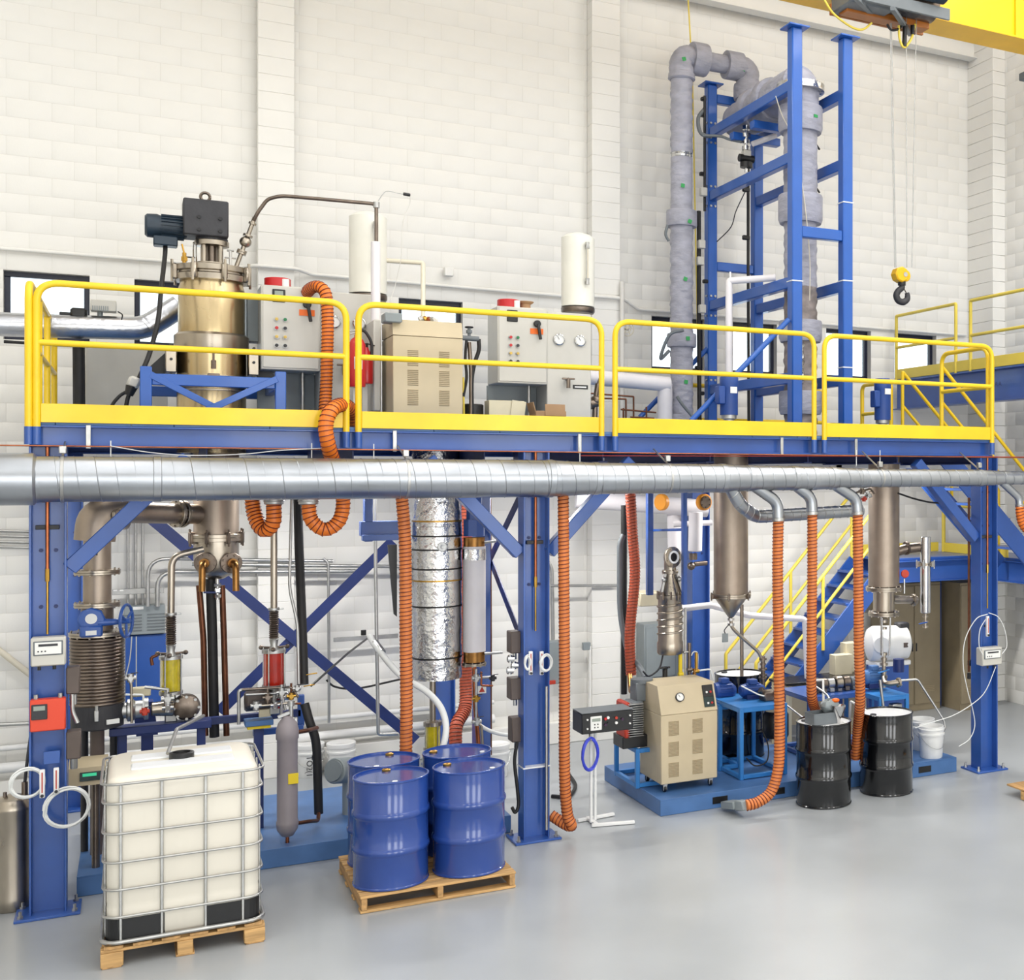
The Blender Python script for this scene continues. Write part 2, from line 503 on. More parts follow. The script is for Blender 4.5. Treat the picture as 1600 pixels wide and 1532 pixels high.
def put(mb, src, o, R=None):
    n = len(mb.v)
    mb.v += [Vector(o) + ((R @ v) if R else v) for v in src.v]
    mb.f += [tuple(n + i for i in f) for f in src.f]
pil_holes = [(a, b, 0, ROOM_Z) for a, b in PIL]
whole, odd = [], []
for rc in blk_rects:
    cs = cut([rc], HOLES + pil_holes)
    if len(cs) == 1 and abs(cs[0][1] - cs[0][0] - (BW - G)) < 1e-6 and abs(cs[0][3] - cs[0][2] - (BH - G)) < 1e-6: whole.append(cs[0])
    else: odd += [q for q in cs if q[1] - q[0] > 0.02 and q[3] - q[2] > 0.02]
# the blocks that show largest: the open stretches of wall above the platform at the left and centre
def seen_key(q):
    x, z = (q[0] + q[1]) / 2, (q[2] + q[3]) / 2
    vis = 0 if (z > 5.2 and z < 9.4 and -1.35 < x < 4.9) or (z < 2.2 and -1.2 < x < -0.6) else 5
    return vis + 0.1 * ((x - 1.0) ** 2 * 0.2 + (z - 6.8) ** 2) ** 0.5
whole.sort(key=seen_key)
first = None
std = block_mesh(BW - G, BH - G)
for k, q in enumerate(whole[:300]):
    c = Vector(((q[0] + q[1]) / 2, WY + REC, (q[2] + q[3]) / 2))
    if first is None:
        first = MB(); first.v, first.f = std.v, std.f
        first = first.build('wall_block', 'wall_paint', origin=(0, 0, 0)); o = first
    else:
        o = first.copy(); col.objects.link(o)
    o.parent = wall_b; o.location = c - Vector((0, WY, 0))
rest = MB()
for q in whole[300:]: put(rest, std, ((q[0] + q[1]) / 2, WY + REC, (q[2] + q[3]) / 2))
for q in odd: put(rest, block_mesh(q[1] - q[0], q[3] - q[2]), ((q[0] + q[1]) / 2, WY + REC, (q[2] + q[3]) / 2))
rest.build('remaining_blocks', 'wall_paint', wall_b)['kind'] = 'stuff'
# pilasters of full blocks
for (a, b) in PIL:
    pm = MB().box(((a + b) / 2, WY - 0.095, ROOM_Z / 2), (b - a - 0.01, 0.2, ROOM_Z)).build('pilaster_core', 'wall_joint', wall_b)
    pm = MB()
    for r in range(int(ROOM_Z / BH)):
        pm.box(((a + b) / 2, WY - 0.1, (r + 0.5) * BH), (b - a, 0.2, BH - G), 0.004)
    pm.build('pilaster_blocks', 'wall_paint', wall_b)['kind'] = 'stuff'
rm = MB(); RR = Matrix.Rotation(-PI / 2, 3, 'Z')
for r in range(int(ROOM_Z / BH)):
    y = WY - 0.3 - (0.5 * BW if r % 2 else 0)
    while y > 7.0:
        put(rm, std, (ROOM_X1 + REC, y - BW / 2, (r + 0.5) * BH), RR)
        y -= BW
rm.build('block_face', 'wall_paint', wall_r)['kind'] = 'stuff'
cp = MB()
for r in range(int(ROOM_Z / BH)):
    cp.box((ROOM_X1 - 0.12, WY - 0.33, (r + 0.5) * BH), (0.24, 0.66, BH - G), 0.004)
cp.build('corner_pilaster_blocks', 'wall_paint', wall_r)['kind'] = 'stuff'
# painted steel eaves beam high on the back wall
zb = gz(1520, 95, WY - 0.15)
struct(MB().ibeam((ROOM_X0, WY - 0.16, zb + 0.16), (ROOM_X1, WY - 0.16, zb + 0.16), 0.3, 0.2).build('trim_1', 'wall_paint'), 'cream painted steel eaves beam along the top of the back wall')
# windows
for i, (a, b) in enumerate(WINX):
    y = WY + 0.14; fw = 0.055
    m = MB()
    m.box(((a + b) / 2, y, WZ1 - fw / 2), (b - a, 0.07, fw), 0.004).box(((a + b) / 2, y, WZ0 + fw / 2), (b - a, 0.07, fw), 0.004)
    m.box((a + fw / 2, y, (WZ0 + WZ1) / 2), (fw, 0.07, WZ1 - WZ0 - 2 * fw), 0.004).box((b - fw / 2, y, (WZ0 + WZ1) / 2), (fw, 0.07, WZ1 - WZ0 - 2 * fw), 0.004)
    w = struct(m.build('window_%d' % (i + 1), 'window_frame', origin=((a + b) / 2, y, WZ0)), 'dark framed clerestory window in the block wall')
    MB().box(((a + b) / 2, y + 0.01, (WZ0 + WZ1) / 2), (b - a - 2 * fw, 0.006, WZ1 - WZ0 - 2 * fw)).build('pane', 'glass', w)
# conduits and pipes on the wall
yc = WY - 0.05
m = MB()
pipe('wall_conduit', 'long cream painted conduit running along the wall above the windows', 'conduit', 'wall_paint', 0.022,
     [Vector((-2.4, yc, 5.9)), Vector((PIL[0][0] - 0.15, yc, 5.9)), Vector((PIL[0][0] - 0.02, yc - 0.2, 5.9)), Vector((PIL[0][1] + 0.02, yc - 0.2, 5.9)), Vector((PIL[0][1] + 0.2, yc, 5.88)), Vector((PIL[1][0] - 0.2, yc, 5.85)), Vector((PIL[1][0] - 0.02, yc - 0.2, 5.85)), Vector((PIL[1][1] + 0.02, yc - 0.2, 5.85)), Vector((PIL[1][1] + 0.3, yc, 5.75)), Vector((11.3, yc, 5.72))], 0.05)
c = at(701, 425, yc - 0.03)
tag(MB().box(c, (0.11, 0.08, 0.11), 0.008).build('junction_box', 'wall_paint'), 'small cream conduit junction box on the wall above the grey panel unit', 'box')
pipe('wall_pipe', 'thick white pipe running along the foot of the back wall', 'pipe', 'white', 0.055, [Vector((-2.4, WY - 0.14, 0.42)), Vector((3.9, WY - 0.14, 0.42))])
pipe('wall_pipe', 'thin white pipe above the thick one at the foot of the back wall', 'pipe', 'white', 0.03, [Vector((-2.4, WY - 0.1, 0.62)), Vector((3.9, WY - 0.1, 0.62))])
struct(MB().box((1.4, WY - 0.06, 0.14), (7.6, 0.12, 0.28), 0.01).build('baseboard_back', 'wall_paint'), 'low cream kerb along the foot of the back wall')
# ================================================================ mezzanine
YF = 11.66
YB = 15.15
XL, XM, XR = gx(76, YF), gx(834, YF), gx(1538, YF)
ZD = 3.93          # deck
ZBT, ZBB = 3.90, 3.725   # edge beam top / bottom
X0, X1 = gx(40, YF - 0.1) + 0.02, gx(1553, YF - 0.1)
mez = thing('mezzanine', 'long blue steel mezzanine platform on wide columns, carrying the process equipment', 'platform', (XL, YF, 0))
PLATE = 0.36
def column(x, y, web, brackets=True):
    c = MB().ibeam((x, y, 0.02), (x, y, ZBB), 0.25, 0.2, 0.012, 0.016).build('column', 'blue', mez)
    MB().box((x, y, 0.011), (0.44, 0.36, 0.022), 0.004).build('base_plate', 'blue', c)
    m = MB()
    for sx in (-1, 1):
        for sy in (-1, 1):
            m.cyl((x + sx * 0.18, y + sy * 0.13, 0.02), (x + sx * 0.18, y + sy * 0.13, 0.075), 0.012, seg=6).cyl((x + sx * 0.18, y + sy * 0.13, 0.02), (x + sx * 0.18, y + sy * 0.13, 0.04), 0.022, seg=6)
    m.build('anchor_bolts', 'zinc', c)
    m = MB()
    for sx in (-1, 1):
        for z in (2.45, 2.9, 3.3):
            m.cyl((x + sx * 0.05, y - 0.018, z), (x + sx * 0.05, y - 0.005, z), 0.016, seg=6)
    m.build('web_bolts', 'navy', c)
    return c
# frame() gives b as the X direction for a vertical run, so the web faces the camera
for x in (XL, XM, XR):
    column(x, YF, 0)
for x in (XL, gx(692, YB), gx(1091, YB)):
    column(x, YB, 0)
def knee(p0, p1):
    MB().bar(p0, p1, 0.12, 0.12, 0.006).build('knee_brace', 'blue', mez)
for x, sgn in ((XL, (1,)), (XM, (-1, 1)), (XR, (-1,))):
    for sg in sgn:
        knee((x + sg * 0.14, YF, 2.75), (x + sg * 0.98, YF, 3.65))
MB().ibeam((X0, YF, (ZBT + ZBB) / 2), (X1, YF, (ZBT + ZBB) / 2), ZBT - ZBB, 0.16).build('front_beam', 'blue', mez)
MB().ibeam((X0, YB, (ZBT + ZBB) / 2), (X1, YB, (ZBT + ZBB) / 2), ZBT - ZBB, 0.16).build('rear_beam', 'blue', mez)
for i in range(9):
    x = X0 + 0.08 + (X1 - X0 - 0.16) * i / 8
    MB().ibeam((x, YF + 0.08, 3.76), (x, YB - 0.08, 3.76), 0.26, 0.1).build('joist', 'navy', mez)
for px in (138, 617, 906, 1222, 1338):
    x = gx(px, YF - 0.09)
    MB().box((x, YF - 0.085, 3.81), (0.035, 0.014, 0.19), 0.003).build('splice_strip', 'zinc', mez)
# deck plates, cut out around everything that passes through
DECK_HOLES = []
def deck_hole(px, Y, r):
    x = gx(px, Y); DECK_HOLES.append((x - r, x + r, Y - r, Y + r))
for px, Y, r in ((331, 13.3, 0.36), (152, 12.6, 0.26), (683, 12.9, 0.3), (1065, 14.7, 0.17), (1247, 13.0, 0.24), (1142, 12.7, 0.27), (1381, 12.5, 0.22)):
    deck_hole(px, Y, r)
for (a, b, c, d) in cut([(X0, X1, YF - 0.08, YB + 0.1)], DECK_HOLES):
    MB().box(((a + b) / 2, (c + d) / 2, ZD - 0.015), (b - a - 0.004, d - c - 0.004, 0.03), 0.002).build('deck_plate', 'skid_blue', mez)
for x in (0.2, 1.9, 4.0, 7.1, 8.3):
    MB().box((x, 13.5, 3.62), (1.3, 0.18, 0.06), 0.01).build('unseen_lamp_housing', 'white', mez)  # housings added to go with the under-deck fill lights, hidden by the duct
# bracing in the rear plane and between the middle columns
def brace(p0, p1, w=0.09):
    MB().bar(p0, p1, 0.012, w, 0.002).build('cross_brace', 'navy', mez)
Yb = YB - 0.05
brace(at(198, 778, Yb), at(650, 1158, Yb), 0.12)
brace(at(342, 1113, Yb + 0.03), at(614, 846, Yb + 0.03), 0.12)
for (p, q) in (((XM, YF + 0.12, 3.5), (XM, YB - 0.1, 1.6)), ((XM + 0.03, YF + 0.12, 1.6), (XM + 0.03, YB - 0.1, 3.5))):
    MB().bar(p, q, 0.012, 0.1, 0.002).build('cross_brace', 'navy', mez)
# ---------------------------------------------------------------- yellow guard rails
YR = YF - 0.1
RT, RM_ = gz(60, 441, YR), gz(60, 535, YR)
def railing(p0, p1, label, zt=None, zm=None, toe=True, r=0.028, zb=None, name='guard_rail', mtl='yellow', mid_posts=0, cat='railing', group=None, corner=0.16, socks=True):
    zt = RT if zt is None else zt; zm = RM_ if zm is None else zm; zb = ZBB + 0.02 if zb is None else zb
    p0, p1 = Vector(p0), Vector(p1); up = Vector((0, 0, 1)); d = (p1 - p0).normalized()
    t = thing(name, label, cat, (p0.x, p0.y, zb), group)
    B = lambda p, z: Vector((p.x, p.y, z))
    MB().tube(fillet([B(p0, zb + 0.14 if socks else zb), B(p0, zt), B(p1, zt), B(p1, zb + 0.14 if socks else zb)], corner, 8), r, 12).build('post_and_top_rail', mtl, t)
    MB().cyl(B(p0, zm), B(p1, zm), r * 0.92, seg=12).build('mid_rail', mtl, t)
    for k in range(mid_posts):
        q = p0.lerp(p1, (k + 1) / (mid_posts + 1)); MB().cyl(B(q, zb), B(q, zt), r, seg=12).build('post', mtl, t)
    n = Vector((d.y, -d.x, 0))
    if toe:
        m_ = (p0 + p1) / 2
        M = Matrix((d, n, up)).transposed()
        MB().box(Vector((m_.x, m_.y, ZD + 0.065)), ((p1 - p0).length - 2 * r, 0.012, 0.15), 0.002, M=M).build('toe_board', mtl, t)
    if socks:
        for p in (p0, p1):
            MB().cyl(B(p, zb), B(p, zb + 0.14), r * 1.12, seg=12).build('socket', 'blue', t)
    return t
pl = lambda px: Vector((gx(px, YR), YR, 0))
railing(pl(57), pl(541), 'yellow front guard rail before the steel reactor, leftmost panel')
railing(pl(560), pl(940), 'yellow front guard rail before the beige louvred unit and grey control cabinet')
railing(pl(961), pl(1272), 'yellow front guard rail before the blue tower')
railing(pl(1288), pl(1550), 'yellow front guard rail panel at the right end of the platform')
railing(Vector((X0, YR, 0)), Vector((X0, YB - 0.1, 0)), 'yellow guard rail closing the left end of the platform', mid_posts=2)
railing(Vector((X1 - 0.02, YR + 0.09, 0)), Vector((X1 - 0.02, 12.62, 0)), 'short yellow guard rail closing the right end before the stair', zb=ZD, socks=False)
railing(Vector((X1 - 0.3, YB, 0)), Vector((X1 - 2.6, YB, 0)), 'yellow guard rail along the rear edge of the platform beside the tower', zb=ZD, zt=ZD + 0.78, zm=ZD + 0.32, socks=False)
railing(Vector((X1 - 0.06, 13.75, 0)), Vector((X1 - 0.06, 14.5, 0)), 'small yellow hoop rail at the platform end behind the blue motor', zb=ZD, zt=ZD + 0.82, zm=ZD + 0.42, toe=False, socks=False, corner=0.1)
# ---------------------------------------------------------------- stairs to the right
def stair(xa, za, xb, zb_, y0, y1, n, label, name='steel_stair'):
    t = thing(name, label, 'stairs', (min(xa, xb), y0, min(za, zb_)))
    for y in (y0, y1):
        MB().bar((xa, y, za - 0.1), (xb, y, zb_ - 0.1), 0.03, 0.26, 0.004).build('stringer', 'blue', t)
    for k in range(1, n):
        f = k / n; x = xa + (xb - xa) * f; z = za + (zb_ - za) * f
        MB().box((x, (y0 + y1) / 2, z - 0.02), (0.27, y1 - y0 - 0.04, 0.035), 0.004).build('tread', 'blue', t)
    return t
def stair_rail(xa, za, xb, zb_, y, label, r=0.024, mtl='yellow', h=0.95, hm=0.5):
    t = thing('stair_handrail', label, 'handrail', (xa, y, za))
    MB().tube(fillet([(xa, y, za - 0.05), (xa, y, za + h), (xb, y, zb_ + h), (xb, y, zb_ - 0.05)], 0.02), r, 10).build('top_rail', mtl, t)
    MB().cyl((xa, y, za + hm), (xb, y, zb_ + hm), r * 0.9, seg=10).build('mid_rail', mtl, t)
    MB().cyl(((xa + xb) / 2, y, (za + zb_) / 2 - 0.05), ((xa + xb) / 2, y, (za + zb_) / 2 + h), r, seg=10).build('post', mtl, t)
    return t
ZL = 2.34
XS = X1 + 0.02
stair(XS, ZD, XS + 1.62, ZL, 12.72, 13.6, 8, 'blue steel stair descending from the right end of the platform')
stair_rail(XS + 0.02, ZD, XS + 1.62, ZL, 12.70, 'yellow handrail on the near side of the descending stair')
stair_rail(XS + 0.02, ZD, XS + 1.62, ZL, 13.62, 'yellow handrail on the far side of the descending stair')
stair(6.85, 0.0, 9.0, ZL, 14.3, 15.2, 12, 'lower blue steel stair rising along the back wall')
stair_rail(6.95, 0.1, 8.95, ZL - 0.05, 14.28, 'yellow handrail on the near side of the lower stair', mtl='pale_yellow')
stair_rail(6.95, 0.1, 8.95, ZL - 0.05, 15.22, 'yellow handrail by the wall on the far side of the lower stair', mtl='pale_yellow')
lt = thing('stair_landing', 'blue steel landing with yellow kerb between the two stairs', 'landing', (10.0, 14.6, 0))
MB().box((10.15, 14.75, ZL - 0.02), (2.3, 0.95, 0.04), 0.004).box((10.93, 13.4, ZL - 0.02), (0.74, 1.72, 0.04), 0.004).build('deck', 'blue', lt)
MB().ibeam((10.56, 12.4, ZL - 0.19), (10.56, 15.25, ZL - 0.19), 0.3, 0.12).build('edge_beam', 'blue', lt)
MB().ibeam((9.0, 15.28, ZL - 0.19), (11.3, 15.28, ZL - 0.19), 0.3, 0.1).build('edge_beam', 'blue', lt)
MB().ibeam((9.0, 14.25, ZL - 0.19), (10.5, 14.25, ZL - 0.19), 0.3, 0.1).build('edge_beam', 'blue', lt)
MB().box((10.55, 14.4, ZL + 0.07), (0.02, 1.6, 0.14), 0.003).box((9.8, 15.33, ZL + 0.07), (1.5, 0.02, 0.14), 0.003).build('toe_board', 'pale_yellow', lt)
for (x, y) in ((10.56, 15.25), (11.25, 12.9)):
    MB().box((x, y, (ZL - 0.34) / 2), (0.12, 0.12, ZL - 0.34), 0.008).build('post', 'blue', lt)
railing(Vector((10.56, 15.2, 0)), Vector((10.56, 14.35, 0)), 'yellow landing rail above the lockers', zb=ZL, zt=ZL + 1.05, zm=ZL + 0.7, toe=False, socks=False, r=0.03, corner=0.02, mtl='pale_yellow', name='landing_rail')
wk = thing('upper_walkway', 'blue steel walkway beam with yellow kerb high along the right wall', 'walkway', (9.95, 13.5, 4.5))
ZW = 4.93
MB().ibeam((9.95, 9.8, ZW - 0.22), (9.95, 15.55, ZW - 0.22), 0.44, 0.2).build('edge_beam', 'blue', wk)
MB().box((10.6, 12.6, ZW + 0.01), (1.4, 5.8, 0.03), 0.003).build('deck', 'skid_blue', wk)
MB().box((9.9, 12.6, ZW + 0.095), (0.014, 5.8, 0.15), 0.003).build('toe_board', 'pale_yellow', wk)
for y in (10.2, 11.9, 13.6, 15.3):
    MB().ibeam((10.0, y, ZW - 0.12), (11.3, y, ZW - 0.12), 0.2, 0.1).build('joist', 'blue', wk)
text('A A', 0.09, 'navy', wk, (9.84, 12.9, ZW - 0.22), (PI / 2, 0, -PI / 2))
railing(Vector((9.9, 15.5, 0)), Vector((9.9, gx(1, 1) * 0 + 13.95, 0)), 'yellow walkway rail panel above the clerestory window', zb=ZW, zt=ZW + 0.98, zm=ZW + 0.5, toe=False, socks=False, r=0.024, corner=0.02, mtl='pale_yellow', name='walkway_rail')
railing(Vector((9.9, 13.6, 0)), Vector((9.9, 10.2, 0)), 'yellow walkway rail panel running out of the picture at the right', zb=ZW, zt=ZW + 0.98, zm=ZW + 0.5, toe=False, socks=False, r=0.024, corner=0.02, mtl='pale_yellow', name='walkway_rail', mid_posts=1)
# ---------------------------------------------------------------- overhead crane
YC = 13.3
zc = gz(1598, 58, YC - 0.3)
gr = thing('crane_girder', 'yellow overhead crane girder crossing the top right of the hall', 'crane', (6, YC, zc))
MB().box((5.2, YC, zc + 0.012), (12.2, 0.5, 0.024), 0.003).build('bottom_flange', 'hoist_yellow', gr)
MB().box((5.2, YC, zc + 0.45), (12.2, 0.42, 0.86), 0.003).build('box_web', 'hoist_yellow', gr)
for x in (gx(1588, YC - 0.24), 10.9):
    MB().box((x, YC - 0.225, zc + 0.45), (0.02, 0.04, 0.86), 0.002).build('stiffener', 'hoist_yellow', gr)
et = thing('crane_end_truck', 'grey crane wheel truck at the right end of the yellow girder', 'crane', (11.3, YC, zc - 0.2))
MB().box((11.36, YC, zc - 0.06), (0.3, 1.8, 0.11), 0.01).build('truck_frame', 'box_grey', et)
for s_ in (-0.7, 0.7):
    MB().cyl((11.24, YC + s_, zc - 0.06), (11.48, YC + s_, zc - 0.06), 0.09, seg=20, bev=0.01).build('wheel', 'steel_dark', et)
YH = 12.75
xh0, xh1 = gx(1316, YH), gx(1462, YH)
zh = gz(1390, 34, YH)
ho = thing('crane_hoist', 'dark orange and black wire rope hoist trolley hanging beside the yellow girder', 'hoist', ((xh0 + xh1) / 2, YH, zh))
xm = (xh0 + xh1) / 2
MB().box((xh0 + 0.32, YH + 0.05, zh + 0.22), (0.62, 0.5, 0.32), 0.02).build('control_box', 'box_grey', ho)
MB().box((xm, YH + 0.12, zh + 0.09), (xh1 - xh0 - 0.16, 0.2, 0.12), 0.01).build('trolley_frame', 'trolley_brown', ho)
MB().box((xm - 0.1, YH - 0.12, zh + 0.12), (xh1 - xh0 - 0.5, 0.16, 0.08), 0.01).build('cable_tray', 'gear_grey', ho)
for dy, m_ in ((-0.3, 'box_grey'), (0.3, 'trolley_brown')):
    MB().box((xm, YH + dy, zh + 0.12), (xh1 - xh0, 0.04, 0.14), 0.004).build('side_plate', m_, ho)
MB().cyl((xm - 0.1, YH, zh + 0.3), (xh1 - 0.05, YH, zh + 0.3), 0.2, seg=24, bev=0.02).build('rope_drum', 'steel_dark', ho)
MB().cyl((xm + 0.2, YH - 0.36, zh + 0.34), (xh1 - 0.1, YH - 0.36, zh + 0.34), 0.13, seg=20, bev=0.02).build('motor', 'motor_teal', ho)
MB().bar((xm - 0.25, YH - 0.45, zh - 0.03), (xm + 0.5, YH + 0.3, zh + 0.03), 0.06, 0.05).bar((xh0 - 0.05, YH - 0.4, zh + 0.02), (xh0 + 0.6, YH + 0.2, zh + 0.1), 0.06, 0.05).build('guide_bars', 'box_grey', ho)
ptube('pendant_cable', 'pale_yellow', 0.016, A([(1404, 40, YH), (1406, 62, YH), (1413, 74, YH), (1424, 60, YH), (1430, 38, YH)]), ho, smooth=True)
ptube('festoon_loop', 'rubber', 0.015, A([(1386, 38, YH), (1393, 47, YH), (1406, 44, YH), (1412, 30, YH)]), ho, smooth=True)
MB().cyl(at(1414, 38, YH), at(1413, 73, YH), 0.03, seg=10).cyl(at(1426, 40, YH), at(1426, 54, YH), 0.03, seg=10).build('limit_switch', 'black', ho)
ptube('power_cable', 'pale_yellow', 0.014, A([(1288, 0, YH), (1303, 22, YH), (1330, 42, YH), (1348, 46, YH), (1362, 36, YH)]), ho, smooth=True)
hk = at(1408, 430, YH)
for k, (a, b) in enumerate((((1391, 36), (1398, 418)), ((1393, 36), (1400, 418)), ((1416, 20), (1417, 418)), ((1432, 18), (1425, 418)))):
    MB().cyl(at(a[0], a[1], YH), at(b[0], b[1], YH), 0.006, seg=6).build('wire_rope', 'zinc', ho)
hb = thing('crane_hook', 'yellow hook block with black crane hook hanging on wire ropes', 'crane hook', hk - Vector((0, 0, 0.3)))
MB().cyl(hk + Vector((-0.02, -0.07, 0)), hk + Vector((-0.02, 0.07, 0)), 0.098, seg=8, bev=0.015).cyl(hk + Vector((0.04, -0.05, -0.01)), hk + Vector((0.04, 0.05, -0.01)), 0.075, seg=16, bev=0.01).build('sheave_block', 'hoist_yellow', hb)
MB().cyl(hk + Vector((0.02, -0.075, 0.0)), hk + Vector((0.02, 0.075, 0.0)), 0.03, seg=12).build('axle', 'zinc', hb)
MB().cyl(hk + Vector((0.01, 0, -0.13)), hk + Vector((0.01, 0, -0.08)), 0.05, seg=12).build('swivel', 'black', hb)
hp = [hk + Vector((x, 0, z)) for x, z in ((0.01, -0.12), (0.01, -0.16), (-0.04, -0.2), (-0.07, -0.26), (-0.04, -0.32), (0.03, -0.335), (0.085, -0.3), (0.095, -0.25), (0.085, -0.215))]
hq = spline(hp, 6)
MB().tube(hq, [0.036 + 0.006 * math.sin(PI * i / len(hq)) - 0.03 * max(0, i / len(hq) - 0.7) for i in range(len(hq))], 12).build('hook', 'gear_grey', hb)
MB().bar(hk + Vector((0.03, 0, -0.15)), hk + Vector((0.082, 0, -0.225)), 0.02, 0.008).build('safety_latch', 'steel_dark', hb)
# ---------------------------------------------------------------- blue tower
YA, YCb = 12.5, 14.9
TX0, TX1 = gx(1242, YA), gx(1321, YA)
ZT = gz(1242, 44, YA)
tw = thing('steel_tower', 'tall blue square-tube tower framing the grey insulated column', 'tower', (TX0, YA, ZD))
TW = 0.135
for x in (TX0, TX1):
    for y in (YA, YCb):
        p = MB().box((x, y, (ZD + ZT) / 2), (TW, TW, ZT - ZD - 0.02), 0.012).build('post', 'tower_blue', tw)
        MB().box((x, y, ZT), (0.26, 0.26, 0.02), 0.003).build('cap_plate', 'tower_blue', p)
def zat(px, py, Y): return gz(px, py, Y)
side_z = [gz(1236, 131, YA), gz(1236, 244, YA), gz(1236, 440, YA), gz(1228, 590, YA)]
for i, z in enumerate(side_z):
    for x in (TX0, TX1):
        zz = z if i < 2 or x == TX0 else z
        b = MB().bar((x, YA + TW / 2, zz), (x, YCb - TW / 2, zz), 0.1, 0.13, 0.01).build('side_rail', 'tower_blue', tw)
    for y in (YA + 0.12, YCb - 0.12):
        m = MB()
        for dz in (-0.13, 0.13):
            m.cyl((TX0 - TW / 2 - 0.02, YCb - 0.03, z + dz), (TX0 - TW / 2, YCb - 0.03, z + dz), 0.016, seg=6).cyl((TX0 - 0.03, YCb - TW / 2 - 0.015, z + dz), (TX0 - 0.03, YCb - TW / 2, z + dz), 0.016, seg=6).cyl((TX0 + 0.03, YCb - TW / 2 - 0.015, z + dz), (TX0 + 0.03, YCb - TW / 2, z + dz), 0.016, seg=6)
    m.build('bolts', 'zinc', tw)
z = gz(1290, 367, YA); MB().bar((TX0 + TW / 2, YA, z), (TX1 - TW / 2, YA, z), 0.1, 0.13, 0.01).build('cross_rail', 'tower_blue', tw)
z = gz(1290, 345, YCb)
for z in (gz(1150, 420, YCb), gz(1145, 160, YCb)):
    MB().bar((TX0 + TW / 2, YCb, z), (TX1 - TW / 2, YCb, z), 0.1, 0.12, 0.01).build('cross_rail', 'tower_blue', tw)
z = side_z[0] - 0.18
for dy in (1.15, 1.75):
    MB().box(((TX0 + TX1) / 2, YA + dy, z), (TX1 - TX0, 0.12, 0.1), 0.008).build('saddle_beam', 'tower_blue', tw)
for (p, q) in ((at(1232, 500, YA - 0.02), at(1080, 658, YA - 0.02)), (at(1110, 540, YCb), at(1000, 652, YCb))):
    MB().cyl(p, q, 0.032, seg=12).build('raker', 'tower_blue', tw)
m = MB()
for (x, y, z) in ((TX0, YA, gz(1242, 440, YA)), (TX1, YA, gz(1321, 440, YA)), (TX1, YA, gz(1321, 575, YA)), (TX1, YA, gz(1321, 318, YA))):
    m.box((x, y, z), (TW + 0.01, TW + 0.01, 0.012))
m.build('cable_tie', 'white', tw)
# ================================================================ spiral duct along the front
YD = 11.2
dz = lambda px, y0, y1: (gz(px, (y0 + y1) / 2, YD), (y1 - y0) / 2 / ppm(px, YD))
du = thing('spiral_duct', 'long shiny galvanised spiral duct running across below the platform edge', 'duct', (0, YD, 3.3))
DR = [(-60, 0.178), (858, 0.172), (930, 0.15), (1120, 0.142), (1128, 0.142), (1170, 0.13), (1240, 0.126), (1270, 0.122), (1300, 0.118), (1345, 0.1), (1530, 0.094), (1570, 0.078), (1660, 0.074)]
def dpt(px): return Vector((gx(px, YD), YD, gz(px, 748.5, YD)))
zduct = 3.47
def dp(px): return Vector((gx(px, YD), YD, zduct))
def rad(x):
    for (a, ra), (b, rb) in zip(DR, DR[1:]):
        xa, xb = gx(a, YD), gx(b, YD)
        if xa <= x <= xb: return ra + (rb - ra) * (x - xa) / (xb - xa)
    return DR[-1][1]
xs = gx(-60, YD); xe = gx(1660, YD)
prof = []
n = 160
for i in range(n + 1):
    x = xs + (xe - xs) * i / n; prof.append((rad(x), x - xs))
MB().lathe(prof, (xs, YD, zduct), (1, 0, 0), 40).build('tube', 'galvanised', du)
# the lock seam winds round the tube
hx = []
x = xs + 0.02; an = 0.0
while x < xe - 0.02:
    r = rad(x) + 0.0015
    hx.append(Vector((x, YD + r * math.cos(an), zduct + r * math.sin(an))))
    an += 2 * PI / 28; x += 0.13 / 28
MB().tube(hx, 0.0032, 4).build('lock_seam', 'galvanised', du)
for px in (18, 246, 858, 930, 1128, 1170, 1240, 1270, 1300, 1345, 1530, 1570):
    p = dp(px); r = rad(p.x)
    MB().lathe([(r, -0.03), (r + 0.006, -0.025), (r + 0.006, 0.025), (r, 0.03)], p, (1, 0, 0), 36, False).build('joint_collar', 'galvanised', du)
for px in (98, 634, 1043, 1375, 1530):
    p = dp(px); r = rad(p.x)
    h = MB().box(p + Vector((0, 0, r + 0.05)), (0.05, 0.05, 0.06), 0.006).cyl(p + Vector((0, 0, r)), (p.x, YF - 0.085, ZBB + 0.04), 0.008, seg=6).build('hanger', 'zinc', du)
    MB().lathe([(r + 0.001, -0.012), (r + 0.004, -0.01), (r + 0.004, 0.01), (r + 0.001, 0.012)], p, (1, 0, 0), 32, False).build('strap', 'zinc', h)
bp = dp(8); MB().lathe([(0.2, -0.3), (0.2, 0.18), (0.178, 0.2)], bp, (1, 0, 0), 36, False).build('wide_collar', 'galvanised', du)
# branch stubs
def stub(px0, py0, px1, py1, px2, py2, r=0.06):
    p = A([(px0, py0), (px1, py1), (px2, py2)], YD)
    p[0] = Vector((p[0].x, YD, zduct - 0.05))
    MB().tube(fillet(p, 0.09), r, 16).build('branch_stub', 'galvanised', du)
    MB().lathe([(r, -0.02), (r + 0.006, -0.015), (r + 0.006, 0.015), (r, 0.02)], p[2], p[2] - p[1], 20, False).build('stub_collar', 'zinc', du)
stub(1172, 755, 1215, 785, 1216, 812)
stub(1238, 755, 1268, 778, 1269, 802)
stub(1300, 755, 1338, 780, 1340, 802)
stub(1566, 750, 1592, 778, 1593, 790, 0.045)
p = A([(1138, 762, YD), (1155, 788, YD + 0.05), (1180, 808, YD + 0.2), (1345, 798, YD + 0.5)])
p[0] = Vector((p[0].x, YD, zduct - 0.05))
MB().tube(fillet(p, 0.1), 0.068, 16).build('flexible_branch', 'galvanised', du)
ff = resample(fillet(p, 0.1), 0.011); fr_ = frames(ff)
